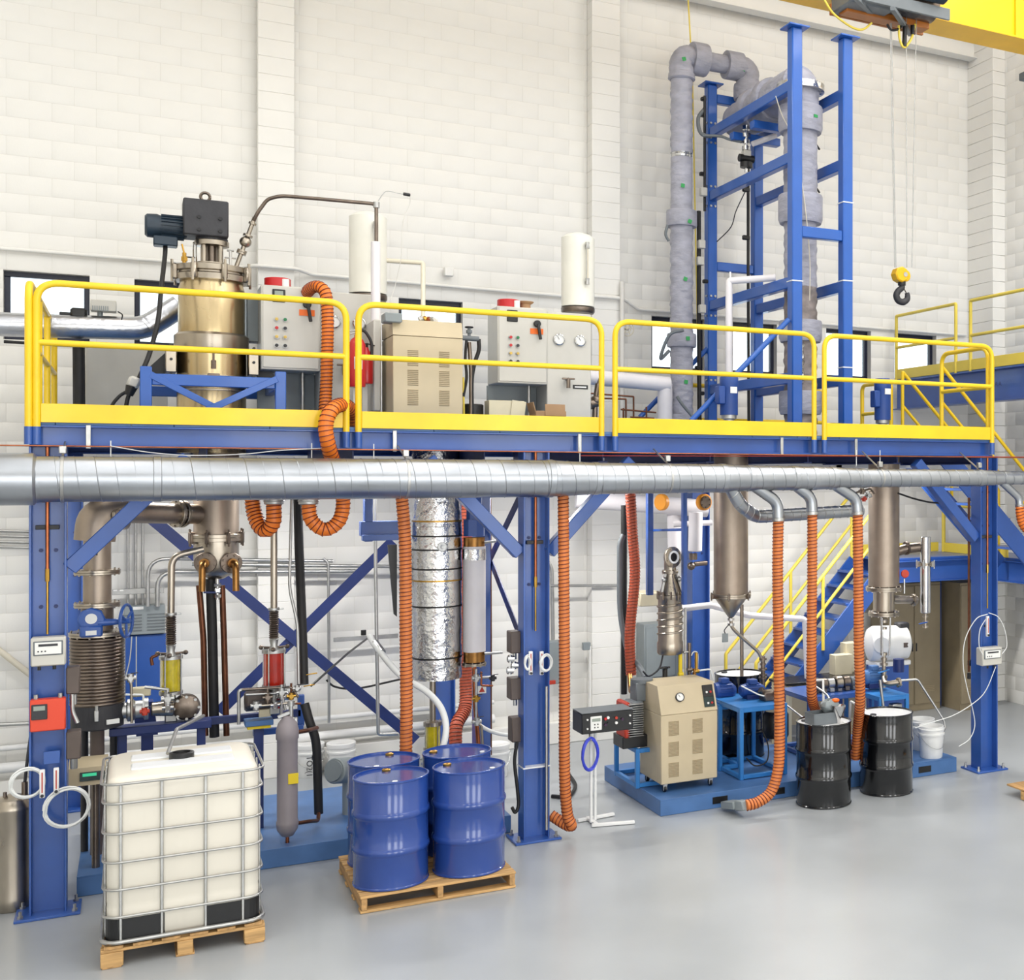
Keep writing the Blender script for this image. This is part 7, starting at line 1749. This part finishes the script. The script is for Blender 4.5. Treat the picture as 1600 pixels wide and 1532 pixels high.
for (px, y0_, y1_, r_, m_) in ((1071, 950, 1060, 0.012, 'zinc'), (1077, 1005, 1060, 0.02, 'steel_dark'), (1063, 1020, 1060, 0.022, 'label_yellow'), (1088, 1020, 1050, 0.018, 'brass'), (1085, 1045, 1062, 0.022, 'bronze')):
    MB().cyl(at(px, y1_, 12.7), at(px, y0_, 12.7), r_, seg=10).cyl(at(px - 3, (y0_ + y1_) / 2 + 15, 12.7), at(px + 4, (y0_ + y1_) / 2 + 14, 12.7), r_ * 1.3, seg=10).build('valve_stem', m_, MBx)
ptube('tube_loop', 'tubing', 0.007, A([(1080, 1025, 12.7), (1084, 1019, 12.7), (1090, 1022, 12.7), (1090, 1045, 12.7)]), MBx, smooth=True)
ptube('cross_line', 'tubing', 0.01, A([(1080, 1050, 12.7), (1110, 1046, 12.7), (1114, 1062, 12.7)]), MBx, bend=0.03)
pq = at(1039, 1055, 12.6)
tag(MB().lathe([(0.04, -0.12), (0.05, -0.1), (0.05, -0.06), (0.028, -0.04), (0.028, 0.06), (0.045, 0.08), (0.03, 0.09)], pq, (0, 0, 1), 16).bar(pq + Vector((-0.06, 0, 0.08)), pq + Vector((0.06, 0, 0.08)), 0.02, 0.02).build('black_regulator', 'black'), 'black regulator standing on top of the beige rolling unit', 'regulator')
# tall cylindrical collectors
def collector(px, w, pyt, pyb, Y, label):
    x = gx(px, Y); z = lambda py: gz(px, py, Y); r = w / ppw(px, Y) / 2
    t = thing('collector_vessel', label, 'vessel', (x, Y, z(pyb)))
    return t, x, z, r
CYY = 12.7
t, x, z, r = collector(1142, 54, 770, 965, CYY, 'wide steel collecting vessel with cone bottom behind the orange hoses')
MB().lathe([(r, z(928)), (r, z(700))], (x, CYY, 0), (0, 0, 1), 44).build('shell', 'steel_matte', t)
MB().flange((x, CYY, z(931)), (0, 0, 1), r + 0.03, 0.05, 0).build('flange', 'steel', t)
MB().clamp((x, CYY, z(931)), (0, 0, 1), r + 0.025, 6, 0.03, 0.06, 0.04).build('flange_clamps', 'steel_dark', t)
MB().lathe([(0.025, z(966)), (r * 0.9, z(936)), (r * 0.9, z(933))], (x, CYY, 0), (0, 0, 1), 44).build('cone', 'steel', t)
MB().lathe([(0.04, z(970)), (0.04, z(966))], (x, CYY, 0), (0, 0, 1), 18).lathe([(0.04, z(978)), (0.04, z(974))], (x, CYY, 0), (0, 0, 1), 18).build('ferrules', 'chrome', t)
ptube('outlet_pipe', 'steel', 0.02, A([(1142, 970, CYY), (1143, 980, CYY), (1152, 990, CYY), (1186, 1020, CYY), (1191, 1034, CYY)]), t, bend=0.08)
vl = MB()
for py, r_ in ((1033, 0.045), (1041, 0.035), (1049, 0.05), (1058, 0.045), (1063, 0.05), (1072, 0.03)): vl.lathe([(r_, z(py + 3)), (r_, z(py))], (gx(1192, CYY), CYY, 0), (0, 0, 1), 16)
vl.cyl((gx(1192, CYY), CYY, z(1085)), (gx(1192, CYY), CYY, z(1030)), 0.025, seg=12)
vl.build('valve_stack', 'steel_dark', t)
tagp = thing('hanging_tag', 'small clear tag hanging from the cone bottom on a chain', 'tag', at(1133, 1005, CYY - 0.1))
MB().box(at(1133, 997, CYY - 0.1), (0.075, 0.01, 0.1), 0.004).build('plate', 'panel_grey', tagp)
ptube('chain', 'gear_grey', 0.006, A([(1139, 976, CYY - 0.03), (1132, 985, CYY - 0.1), (1133, 990, CYY - 0.1)]), tagp, smooth=True)
pipe('white_header', 'white insulated pipe running right behind the cone bottom and turning down', 'pipe', 'insul_white', 0.04, A([(1060, 952, 13.6), (1110, 946, 13.6), (1170, 962, 13.6), (1258, 968, 13.4), (1262, 1060, 13.4)]), bend=0.05)
pipe('grey_post', 'thin grey steel post behind the cone bottom', 'post', 'steel_dark', 0.022, A([(1159, 945, 13.0), (1159, 1195, 13.0)]), seg=8)
C2 = 12.5
t, x, z, r = collector(1381, 49, 760, 935, C2, 'slim steel vessel with bolted reducer and side branch at the right')
MB().lathe([(r, z(916)), (r, z(690))], (x, C2, 0), (0, 0, 1), 40).build('shell', 'steel_matte', t)
MB().flange((x, C2, z(920)), (0, 0, 1), r + 0.03, 0.05, 12, 0.009).build('upper_flange', 'steel', t)
MB().lathe([(r * 0.68, z(955)), (r * 0.68, z(922))], (x, C2, 0), (0, 0, 1), 32).build('reducer', 'steel', t)
MB().flange((x, C2, z(959)), (0, 0, 1), r * 1.0, 0.05, 10, 0.009).build('lower_flange', 'steel', t)
for dx, dy in ((-0.05, -0.05), (0.05, -0.05), (0.0, 0.06)):
    MB().cyl((x + dx, C2 + dy, z(1025)), (x + dx * 1.2, C2 + dy, z(965)), 0.012, seg=10).build('outlet_tube', 'chrome', t)
vl = MB()
for py, r_ in ((969, 0.05), (980, 0.04), (1020, 0.045), (1028, 0.04), (1036, 0.05), (1048, 0.035), (1056, 0.045)): vl.lathe([(r_, z(py + 4)), (r_, z(py))], (x, C2, 0), (0, 0, 1), 16)
vl.cyl((x, C2, z(1075)), (x, C2, z(1020)), 0.025, seg=12)
vl.build('valve_stack', 'steel', t)
MB().bar((x - 0.12, C2 - 0.06, z(1050)), (x + 0.04, C2 - 0.06, z(1046)), 0.03, 0.014).build('blue_lever', 'frame_blue', t)
MB().cyl(at(1395, 937, C2), at(1432, 938, C2), 0.05, seg=18).flange(at(1427, 938, C2), (1, 0, 0), 0.075, 0.03, 8, 0.008).build('side_branch', 'steel', t)
MB().tube(fillet(A([(1402, 862, C2 + 0.2), (1415, 858, C2 + 0.15), (1440, 855, C2 + .05)]), 0.05), 0.06, 16).flange(at(1416, 857, C2 + 0.15), (1, 0, 0), 0.085, 0.03, 8, 0.008).build('upper_branch', 'steel_dark', t)
MB().cyl(at(1413, 928, C2 - 0.05), at(1413, 905, C2 - 0.05), 0.01, seg=8).build('gauge_stem', 'chrome', t)
MB().cyl(at(1414, 897, C2 - 0.02), at(1414, 897, C2 - 0.1), 0.05, seg=18, bev=0.01).build('red_gauge', 'red_orange', t)
ov = thing('side_condenser', 'slender steel side tube with clamped joint and blue valve right of the slim vessel', 'pipe', at(1446, 980, C2))
X = gx(1446, C2); Z = lambda py: gz(1446, py, C2)
MB().cyl((X, C2, Z(958)), (X, C2, Z(839)), 0.066, seg=22, bev=0.006).build('tube', 'chrome', ov)
MB().flange((X, C2, Z(882)), (0, 0, 1), 0.085, 0.04, 0).build('joint', 'steel', ov)
MB().clamp((X, C2, Z(882)), (0, 0, 1), 0.085, 4, 0.03, 0.07, 0.05).build('joint_clamps', 'zinc', ov)
m = MB()
for py in (962, 970, 978): m.lathe([(0.035, Z(py + 3)), (0.035, Z(py))], (X, C2, 0), (0, 0, 1), 14)
m.cyl((X, C2, Z(982)), (X, C2, Z(956)), 0.018, seg=10); m.build('drain_valve', 'steel', ov)
MB().bar((X - 0.12, C2 - 0.04, Z(974)), (X, C2 - 0.04, Z(972)), 0.03, 0.014).build('blue_lever', 'blue', ov)
# pump tables on the skid
zt1 = gz(1190, 1100, 12.2)
angle_stand(gx(1158, 12.05), gx(1226, 12.05), 12.05, 12.85, zt1, 'light blue pump table left of the black drums')
angle_stand(gx(1122, 12.6), gx(1146, 12.6) + 0.05, 12.55, 13.2, gz(1140, 1100, 12.6), 'narrow light blue pump table behind the beige unit')
def pump_motor(px, py, Y, label, r=0.1, L=0.3, m_='motor_blue', ax=(1, 0, 0), zs=None):
    c = at(px, py, Y); ax = Vector(ax).normalized()
    t = thing('pump_motor', label, 'motor', (c.x, c.y, c.z - r - 0.04))
    MB().lathe([(r * 0.7, -L / 2), (r, -L / 2 + 0.02), (r, L / 2 - 0.06), (r * 0.85, L / 2 - 0.04), (r * 0.5, L / 2)], c, ax, 24).build('barrel', m_, t)
    m = MB(); d, a, b = frame(ax)
    for k in range(16):
        an = 2 * PI * k / 16; qv = a * math.cos(an) + b * math.sin(an)
        m.box(c + qv * r * 1.02, (L * 0.55, 0.006, 0.016), 0, M=Matrix((d, d.cross(qv), qv)).transposed())
    m.build('cooling_fins', m_, t)
    MB().box(c + Vector((0, 0, r + 0.02)), (0.1, 0.1, 0.06), 0.008).build('terminal_box', m_, t)
    MB().box(c - Vector((0, 0, r + 0.01)), (L * 0.6, 0.14, 0.06), 0.004).build('foot', 'navy', t)
    if zs is not None and c.z - r - 0.04 > zs + 0.01:
        MB().box(Vector((c.x, c.y, (c.z - r - 0.04 + zs) / 2)), (0.16, 0.16, c.z - r - 0.04 - zs), 0.004).build('pedestal', 'navy', t)
    return t
pump_motor(1131, 1080, 12.8, 'blue pump motor behind the beige rolling unit', 0.1, 0.28)
pump_motor(1175, 1078, 12.5, 'blue pump motor under the left valve stack', 0.07, 0.3)
pp = thing('small_pump', 'steel pump block with elbow on the light blue table', 'pump', at(1200, 1095, 12.3))
MB().box(at(1203, 1087, 12.3), (0.22, 0.16, 0.12), 0.02).cyl(at(1188, 1078, 12.3), at(1200, 1090, 12.3), 0.04, seg=12).cyl(at(1210, 1085, 12.2), at(1224, 1083, 12.2), 0.035, seg=12).build('casing', 'steel_dark', pp)
MB().cyl(at(1226, 1098, 12.1), at(1227, 1118, 12.1), 0.014, seg=8).build('outlet', 'zinc', pp)
pipe('pump_spout', 'thin white spout tube reaching left over the light blue table', 'pipe', 'tubing', 0.008, A([(1158, 1072, 12.2), (1185, 1086, 12.1), (1194, 1088, 12.1)]))
pipe('drum_filler', 'thin steel filler tube running to the left black drum', 'pipe', 'zinc', 0.01, A([(1226, 1100, 12.1), (1262, 1128, 11.7)]))
# rear black drums behind beige unit
drum('black drum with white lid standing behind the beige rolling unit', 'drum_black', 'white_gloss', (gx(1150, 13.25), 13.15, SKZ), 'black drums with white lids', h=0.98)
tag(MB().lathe([(0.14, 0), (0.15, 0.02), (0.15, 0.26), (0.12, 0.3)], at(1212, 1138, 12.5) - Vector((0, 0, 0.1)), (0, 0, 1), 24).build('hanging_motor', 'black'), 'black motor hanging under the light blue pump table', 'motor')
pipe('table_cable', 'black cable looping under the light blue pump table', 'cable', 'rubber', 0.008, A([(1190, 1140, 12.4), (1200, 1165, 12.3), (1198, 1190, 12.2), (1180, 1197, 12.2), (1166, 1185, 12.3)]), smooth=True)
# front black drums
fl_ = flo(1287, 1278); 
drum('left black drum with white lid, funnel and tray on top', 'drum_black', 'white_gloss', (gx(1287, 11.35), 11.35, 0), 'black drums with white lids', rot=0.3)
drum('right black drum with white lid standing on the floor', 'drum_black', 'white_gloss', (gx(1385, 11.42), 11.42, 0), 'black drums with white lids', rot=1.2)
zd = 0.865
fn = thing('funnel', 'small shiny steel funnel on the left black drum', 'funnel', (gx(1311, 11.2), 11.2, zd))
q = Vector((gx(1310, 11.2), 11.2, zd))
MB().lathe([(0.02, 0.0), (0.025, 0.04), (0.075, 0.16), (0.078, 0.19), (0.072, 0.19), (0.02, 0.05)], q, (0, 0, 1), 28, False).build('cone', 'chrome', fn)
ty = thing('open_tray', 'small open steel tray with crumpled cloth on the left black drum', 'tray', (gx(1285, 11.3), 11.3, zd))
q = Vector((gx(1283, 11.3), 11.3, zd))
MB().box(q + Vector((0, 0, 0.005)), (0.28, 0.2, 0.008)).box(q + Vector((0, -0.1, 0.06)), (0.28, 0.006, 0.12)).box(q + Vector((0, 0.1, 0.06)), (0.28, 0.006, 0.12)).box(q + Vector((-0.14, 0, 0.06)), (0.006, 0.2, 0.12)).box(q + Vector((0.14, 0, 0.06)), (0.006, 0.2, 0.12)).build('pan', 'box_grey', ty)
m = MB(); random.seed(3)
cl = MB().ball(q + Vector((0.12, 0.02, 0.17)), 0.09, 14, (1.2, 1, 0.8))
cl.v = [v + Vector((random.uniform(-.012, .012), random.uniform(-.012, .012), random.uniform(-.015, .015))) for v in cl.v]
cl.build('cloth', 'panel_grey', ty)
MB().ball(q + Vector((0.16, -0.03, 0.23)), 0.035, 10, (1.3, 1, 0.7)).build('orange_cap', 'orange', ty)
pipe('drum_spout', 'white bent tube frame feeding the left black drum', 'pipe', 'tubing', 0.014, A([(1262, 1064, 11.9), (1286, 1063, 11.8), (1287, 1112, 11.5)]), bend=0.02)
pipe('drum_spout', 'grey curved tube arching to the funnel', 'pipe', 'zinc', 0.013, A([(1262, 1066, 11.9), (1280, 1077, 11.7), (1295, 1088, 11.5), (1299, 1108, 11.25)]), bend=0.1)
pipe('drum_spout', 'white bent tube reaching over the right black drum', 'pipe', 'tubing', 0.013, A([(1327, 1135, 11.9), (1329, 1096, 11.8), (1374, 1123, 11.5), (1375, 1138, 11.45)]), bend=0.02)
tag(MB().cyl(at(1372, 1133, 11.42), at(1380, 1133, 11.42), 0.04, seg=12).build('drum_plug', 'carton'), 'brown plug at the tube end on the right black drum', 'plug')
# buckets at the right
q = Vector((gx(1455, 11.9), 11.9, SKZ)); bucket(q.x, q.y, SKZ, 'open white bucket on the right skid, front one with a pipe in it', lid=False)
q = Vector((gx(1441, 12.3), 12.3, SKZ)); bucket(q.x, q.y, SKZ, 'white bucket on the right skid, rear one', lid=False)
pipe('bucket_pipe', 'bent thin steel pipe reaching down into the front bucket', 'pipe', 'zinc', 0.014, A([(1408, 1064, 12.3), (1434, 1062, 12.2), (1475, 1126, 12.0), (1477, 1138, 11.98), (1470, 1152, 11.9)]), bend=0.03)
# right pumps
zt2 = gz(1400, 1075, 12.4)
angle_stand(gx(1372, 12.2), gx(1413, 12.2), 12.15, 12.95, gz(1400, 1088, 12.15), 'blue pump stand under the slim steel vessel', m_='frame_blue')
pump_motor(1365, 1058, 12.6, 'blue pump motor at the slim steel vessel', 0.09, 0.34, 'skid_blue', zs=None)
pe = thing('small_pump', 'steel elbow pump below the slim vessel at the blue stand', 'pump', at(1395, 1075, 12.3))
MB().tube(fillet(A([(1381, 1060, 12.4), (1383, 1070, 12.3), (1408, 1066, 12.2)]), 0.06), 0.035, 14).flange(at(1404, 1067, 12.22), (1, -0.1, 0), 0.06, 0.03, 6, 0.008).build('elbow', 'steel', pe)
MB().box(at(1399, 1110, 12.2), (0.14, 0.1, 0.16), 0.01).build('pump_block', 'zinc', pe)
MB().cyl(at(1404, 1050, 12.6), at(1404, 1030, 12.6), 0.07, seg=16).build('vertical_motor', 'navy', pe)
pipe('steel_drop_tube', 'thin steel tube dropping beside the blue pump stand', 'pipe', 'zinc', 0.018, A([(1375, 1063, 12.15), (1384, 1140, 12.1)]))
rm_ = angle_stand(gx(1252, 12.7), gx(1345, 12.7), 12.5, 13.2, gz(1300, 1085, 12.6), 'dark blue pump table behind the black drums', m_='blue')
gh = thing('pump_train', 'row of small steel pumps with couplings on the dark blue table', 'pump', at(1300, 1080, 12.6))
zr = gz(1300, 1085, 12.6) + 0.02
for k in range(6):
    xk = gx(1268 + k * 12, 12.7)
    MB().cyl((xk, 12.7, zr + 0.09), (xk + 0.09, 12.7, zr + 0.09), 0.085 - 0.012 * (k % 3), seg=16, bev=0.008).box((xk + 0.045, 12.7, zr + 0.02), (0.06, 0.12, 0.05), 0.004).build('pump_stage', ('gear_grey', 'steel_dark', 'zinc', 'steel', 'steel_dark', 'box_grey')[k], gh)
# white vacuum blower
wb = thing('white_blower', 'large white vacuum blower on a blue pedestal behind the slim vessel', 'blower', at(1385, 1060, 13.2))
q = at(1388, 1006, 13.1)
MB().lathe([(0.1, -0.3), (0.2, -0.26), (0.23, -0.2), (0.23, 0.1), (0.2, 0.14), (0.2, 0.24), (0.12, 0.28)], q, (1, -0.25, 0), 28).build('casing', 'white', wb)
MB().cyl(q + Vector((-0.16, -0.1, 0.02)), q + Vector((-0.22, -0.2, 0.02)), 0.12, seg=20, bev=0.02).build('end_bell', 'white', wb)
MB().box(q + Vector((0.12, -0.23, 0.0)), (0.07, 0.02, 0.06), 0.003).build('rating_plate', 'box_brown', wb)
MB().box(q + Vector((0.2, 0, 0.2)), (0.16, 0.16, 0.12), 0.02).build('terminal_box', 'gear_grey', wb)
MB().box(q + Vector((0, 0, -0.24)), (0.5, 0.3, 0.06), 0.01).build('foot', 'white', wb)
MB().box(Vector((q.x, q.y + 0.02, (q.z - 0.27 + SKZ) / 2)), (0.46, 0.3, q.z - 0.27 - SKZ), 0.006).build('pedestal', 'blue', wb)
# table with boxes below stair
tb = thing('work_table', 'black topped work table standing before the lower stair', 'table', flo(1290, 1120))
ty0 = 13.75; tz = gz(1290, 1062, ty0); tx0, tx1 = gx(1226, ty0), gx(1360, ty0)
MB().box(((tx0 + tx1) / 2, ty0 + 0.2, tz - 0.015), (tx1 - tx0, 0.5, 0.03), 0.004).build('table_top', 'table_black', tb)
for x in (tx0 + 0.06, tx1 - 0.06):
    for y in (ty0, ty0 + 0.4): MB().box((x, y, (tz - 0.03) / 2), (0.06, 0.06, tz - 0.03), 0.004).build('leg', 'carton_pale', tb)
MB().box(((tx0 + tx1) / 2, ty0 + 0.05, tz - 0.3), (tx1 - tx0 - 0.1, 0.03, 0.5), 0.004).build('apron', 'beige', tb)
for k, (a, b, c, d, nm) in enumerate(((1322, 1345, 1006, 1038, 'taller rear'), (1305, 1332, 1025, 1055, 'open front'))):
    Y = ty0 + 0.3 - 0.1 * k; w_ = gx(b, Y) - gx(a, Y); q = Vector(((gx(a, Y) + gx(b, Y)) / 2, Y, tz))
    hh = gz(a, c, Y) - tz
    o_ = tag(MB().box(q + Vector((0, 0.08, hh / 2)), (w_, 0.16, hh), 0.003).build('storage_carton', 'carton_pale'), 'pale green grey carton on the work table, %s one' % nm, 'carton')
# lockers
def locker(x0, x1, yf, d, h, label, side='panel_grey'):
    t = thing('storage_locker', label, 'locker', ((x0 + x1) / 2, yf, 0))
    MB().box(((x0 + x1) / 2, yf + d / 2, h / 2), (x1 - x0, d, h), 0.004).build('carcass', 'locker', t)
    n = 2; w = (x1 - x0) / n
    for k in range(n):
        xd = x0 + w * (k + 0.5)
        dr = MB().box((xd, yf - 0.008, h / 2 + 0.03), (w - 0.02, 0.016, h - 0.14), 0.004).build('door', 'locker', t)
        for j in range(4): MB().box((xd, yf - 0.018, 0.28 + j * 0.025), (w * 0.5, 0.006, 0.008)).build('vent_slot', 'beige_dark', dr)
        MB().box((x0 + w + (0.035 if k else -0.035), yf - 0.022, h * 0.5), (0.014, 0.02, 0.12), 0.003).build('handle', 'gear_grey', dr)
    return t
lk = gx(1470, 15.05)
locker(gx(1385, 15.05), lk - 0.01, 15.05, 0.45, 1.9, 'tan two-door steel locker behind the slim steel vessel')
locker(gx(1497, 14.75), gx(1497, 14.75) + 0.6, 14.7, 0.75, 1.9, 'tan steel locker standing forward beside the right column')
# items around right column
pipe('tall_rod', 'thin dark vertical pipe left of the right column', 'pipe', 'brown_pipe', 0.016, A([(1514, 778, YF + 0.15), (1514, 1050, YF + 0.15)]))
q = at(1514, 1052, YF + 0.15); tag(MB().cyl(q, q + Vector((0, 0, -0.07)), 0.022, seg=10).box(q + Vector((0.02, 0, 0.12)), (0.06, 0.05, 0.07), 0.008).build('rod_end', 'black'), 'black fitting at the lower end of the dark pipe by the right column', 'fitting')
loop = thing('tubing_loop', 'thin white tubing loops hanging around the right column', 'tubing', at(1530, 1100, YF - 0.2))
for pts in ([(1543, 960), (1525, 968), (1508, 1000), (1505, 1040), (1512, 1080), (1520, 1110), (1523, 1135), (1515, 1155), (1498, 1167)],
            [(1545, 958), (1560, 965), (1570, 985), (1573, 1010), (1566, 1022)], [(1540, 968), (1531, 985), (1530, 1010), (1536, 1024)],
            [(1556, 1042), (1540, 1080), (1520, 1100), (1490, 1118), (1460, 1128), (1430, 1138)]):
    ptube('loop', 'tubing', 0.005, A(pts, YF - 0.25), loop, smooth=True)
pipe('sagging_cable', 'black cable sagging from the slim vessel to the knee brace', 'cable', 'rubber', 0.011, A([(1403, 771), (1430, 780), (1460, 786), (1492, 785)], 12.2), smooth=True)
wf = thing('wooden_offcut', 'corner of a wooden pallet at the right edge of the floor', 'pallet', flo(1600, 1260))
q = flo(1601, 1252)
MB().box(q + Vector((0.14, 0, 0.05)), (0.3, 0.12, 0.09), 0.004).build('block', 'wood', wf)
MB().box(q + Vector((0.14, 0.1, 0.11)), (0.3, 0.4, 0.02), 0.003).build('board', 'wood_b', wf)
# wall services between middle column and separator
cz_ = WY - 0.06
pipe('grey_conduit', 'conduit running down the wall beside the tall orange hose with a junction box', 'conduit', 'wall_paint', 0.016, A([(922, 1010), (922, 1130)], WY - 0.26))
tag(MB().box(at(916, 1010, WY - 0.24), (0.1, 0.07, 0.1), 0.006).build('junction_box', 'panel_grey'), 'small grey junction box on the pilaster right of the tall orange hose', 'box')
pipe('grey_conduit', 'horizontal conduit joining the tall orange hose and black drop pipe at the wall', 'conduit', 'zinc', 0.018, A([(860, 916), (965, 915)], WY - 0.26))
pipe('grey_conduit', 'bent conduit right of the middle column turning down to the grey box', 'conduit', 'zinc', 0.024, A([(848, 870), (862, 885), (864, 1000)], WY - 0.1), bend=0.15)
tag(MB().box(at(864, 1035, WY - 0.2), (0.2, 0.16, 0.55), 0.01).build('isolator_box', 'panel_grey'), 'grey isolator box on the wall behind the middle column', 'box')
rb = at(860, 1067, WY - 0.29); tag(MB().box(rb, (0.13, 0.03, 0.05), 0.004).build('red_label', 'red_wire'), 'small red label strip under the grey isolator box', 'label')
# small instrument lines and valve clutter round the pumps
def manifold(name, label, base, Y, runs, valves, cat='pipe'):
    t = thing(name, label, cat, at(base[0], base[1], Y))
    for (pts, r, m_) in runs: ptube('line', m_, r, A(pts, Y), t, bend=0.02)
    for (px, py, s_, m_) in valves:
        c = at(px, py, Y)
        v = MB().cyl(c - Vector((0, 0, 0.03 * s_)), c + Vector((0, 0, 0.03 * s_)), 0.022 * s_, seg=10).cyl(c - Vector((0.035 * s_, 0, 0)), c + Vector((0.035 * s_, 0, 0)), 0.016 * s_, seg=10).cyl(c + Vector((0, -0.03 * s_, 0)), c + Vector((0, 0.01, 0)), 0.018 * s_, seg=8).build('valve', m_, t)
        MB().bar(c + Vector((0, -0.02, 0.035 * s_)), c + Vector((0.05 * s_, -0.03, 0.04 * s_)), 0.012, 0.008).build('lever', 'gear_grey', v)
    return t
manifold('sampling_manifold', 'tangle of small steel lines and valves under the red sight glass', (430, 1110), 12.55,
    [([(378, 1078), (455, 1074), (466, 1090)], 0.012, 'steel_dark'), ([(384, 1086), (440, 1083), (446, 1110)], 0.012, 'zinc'), ([(400, 1104), (462, 1098)], 0.014, 'steel'), ([(440, 1070), (440, 1116)], 0.016, 'chrome'), ([(418, 1076), (418, 1100)], 0.012, 'steel_dark'), ([(455, 1068), (455, 1100), (470, 1100)], 0.01, 'brown_pipe')],
    [(440, 1082, 1.3, 'zinc'), (455, 1088, 1.1, 'brass'), (418, 1090, 1.2, 'steel_dark'), (400, 1103, 1.3, 'zinc'), (430, 1102, 1.1, 'chrome'), (464, 1076, 1.0, 'zinc')])
manifold('sampling_manifold', 'tangle of small steel lines and valves beside the yellow sight glass', (240, 1100), 12.5,
    [([(200, 1056), (205, 1070), (206, 1130)], 0.012, 'steel'), ([(196, 1086), (224, 1086), (224, 1118)], 0.009, 'tubing'), ([(226, 1074), (262, 1078)], 0.014, 'zinc'), ([(262, 1076), (262, 1112)], 0.014, 'chrome'), ([(238, 1040), (236, 1028), (246, 1024)], 0.014, 'brown_pipe')],
    [(204, 1060, 1.2, 'zinc'), (262, 1092, 1.5, 'zinc'), (262, 1106, 1.3, 'chrome'), (226, 1112, 1.1, 'red_wire')])
manifold('sampling_manifold', 'small copper and steel valve lines below the white cylinder', (748, 1110), 12.5,
    [([(744, 1046), (744, 1128)], 0.012, 'zinc'), ([(752, 1050), (752, 1072), (770, 1072)], 0.01, 'copper'), ([(738, 1128), (752, 1134), (754, 1165)], 0.014, 'steel')],
    [(744, 1060, 1.2, 'zinc'), (744, 1092, 1.1, 'brass'), (745, 1128, 1.3, 'zinc'), (770, 1060, 1.0, 'gear_grey')])
manifold('sampling_manifold', 'small valves and lines on the upper flange of the slim steel vessel', (1378, 775), 12.2,
    [([(1338, 770), (1360, 764), (1366, 772)], 0.012, 'steel_dark'), ([(1344, 778), (1362, 776)], 0.012, 'zinc')],
    [(1347, 768, 1.2, 'steel_dark'), (1356, 774, 1.2, 'zinc'), (1350, 780, 1.0, 'red_wire')])
for pts, nm in (([(206, 995), (203, 1030), (196, 1060)], 'left'), ([(213, 995), (213, 1090)], 'right')):
    pipe('white_lead', 'thin white lead hanging before the blue wall panel, %s one' % nm, 'cable', 'tubing', 0.005, A(pts, 13.2), smooth=True)
pipe('diagonal_brace_pipe', 'beige diagonal pipe on the wall left of the left column', 'pipe', 'pvc', 0.032, A([(-25, 998), (62, 1066)], WY - 0.1))
pipe('wall_water_pipe', 'bright steel water pipe stub on the wall at the far left', 'pipe', 'zinc', 0.022, A([(-30, 1134), (60, 1130)], WY - 0.2))
# joined small pieces are too small to pick apart
for o in bpy.data.objects:
    if o.parent is not None and o.name.split('.')[0] in ('anchor_bolts', 'web_bolts', 'bolts', 'weld_bands', 'cover_bolts', 'cooling_fins', 'lug_bolts', 'flange_clamps', 'gauge_cocks', 'casing_bolts', 'clamp_arms', 'lid_bolts', 'joint_clamps', 'cable_glands', 'vent_slots', 'cable_tie', 'ferrules', 'plates'):
        o['kind'] = 'stuff'
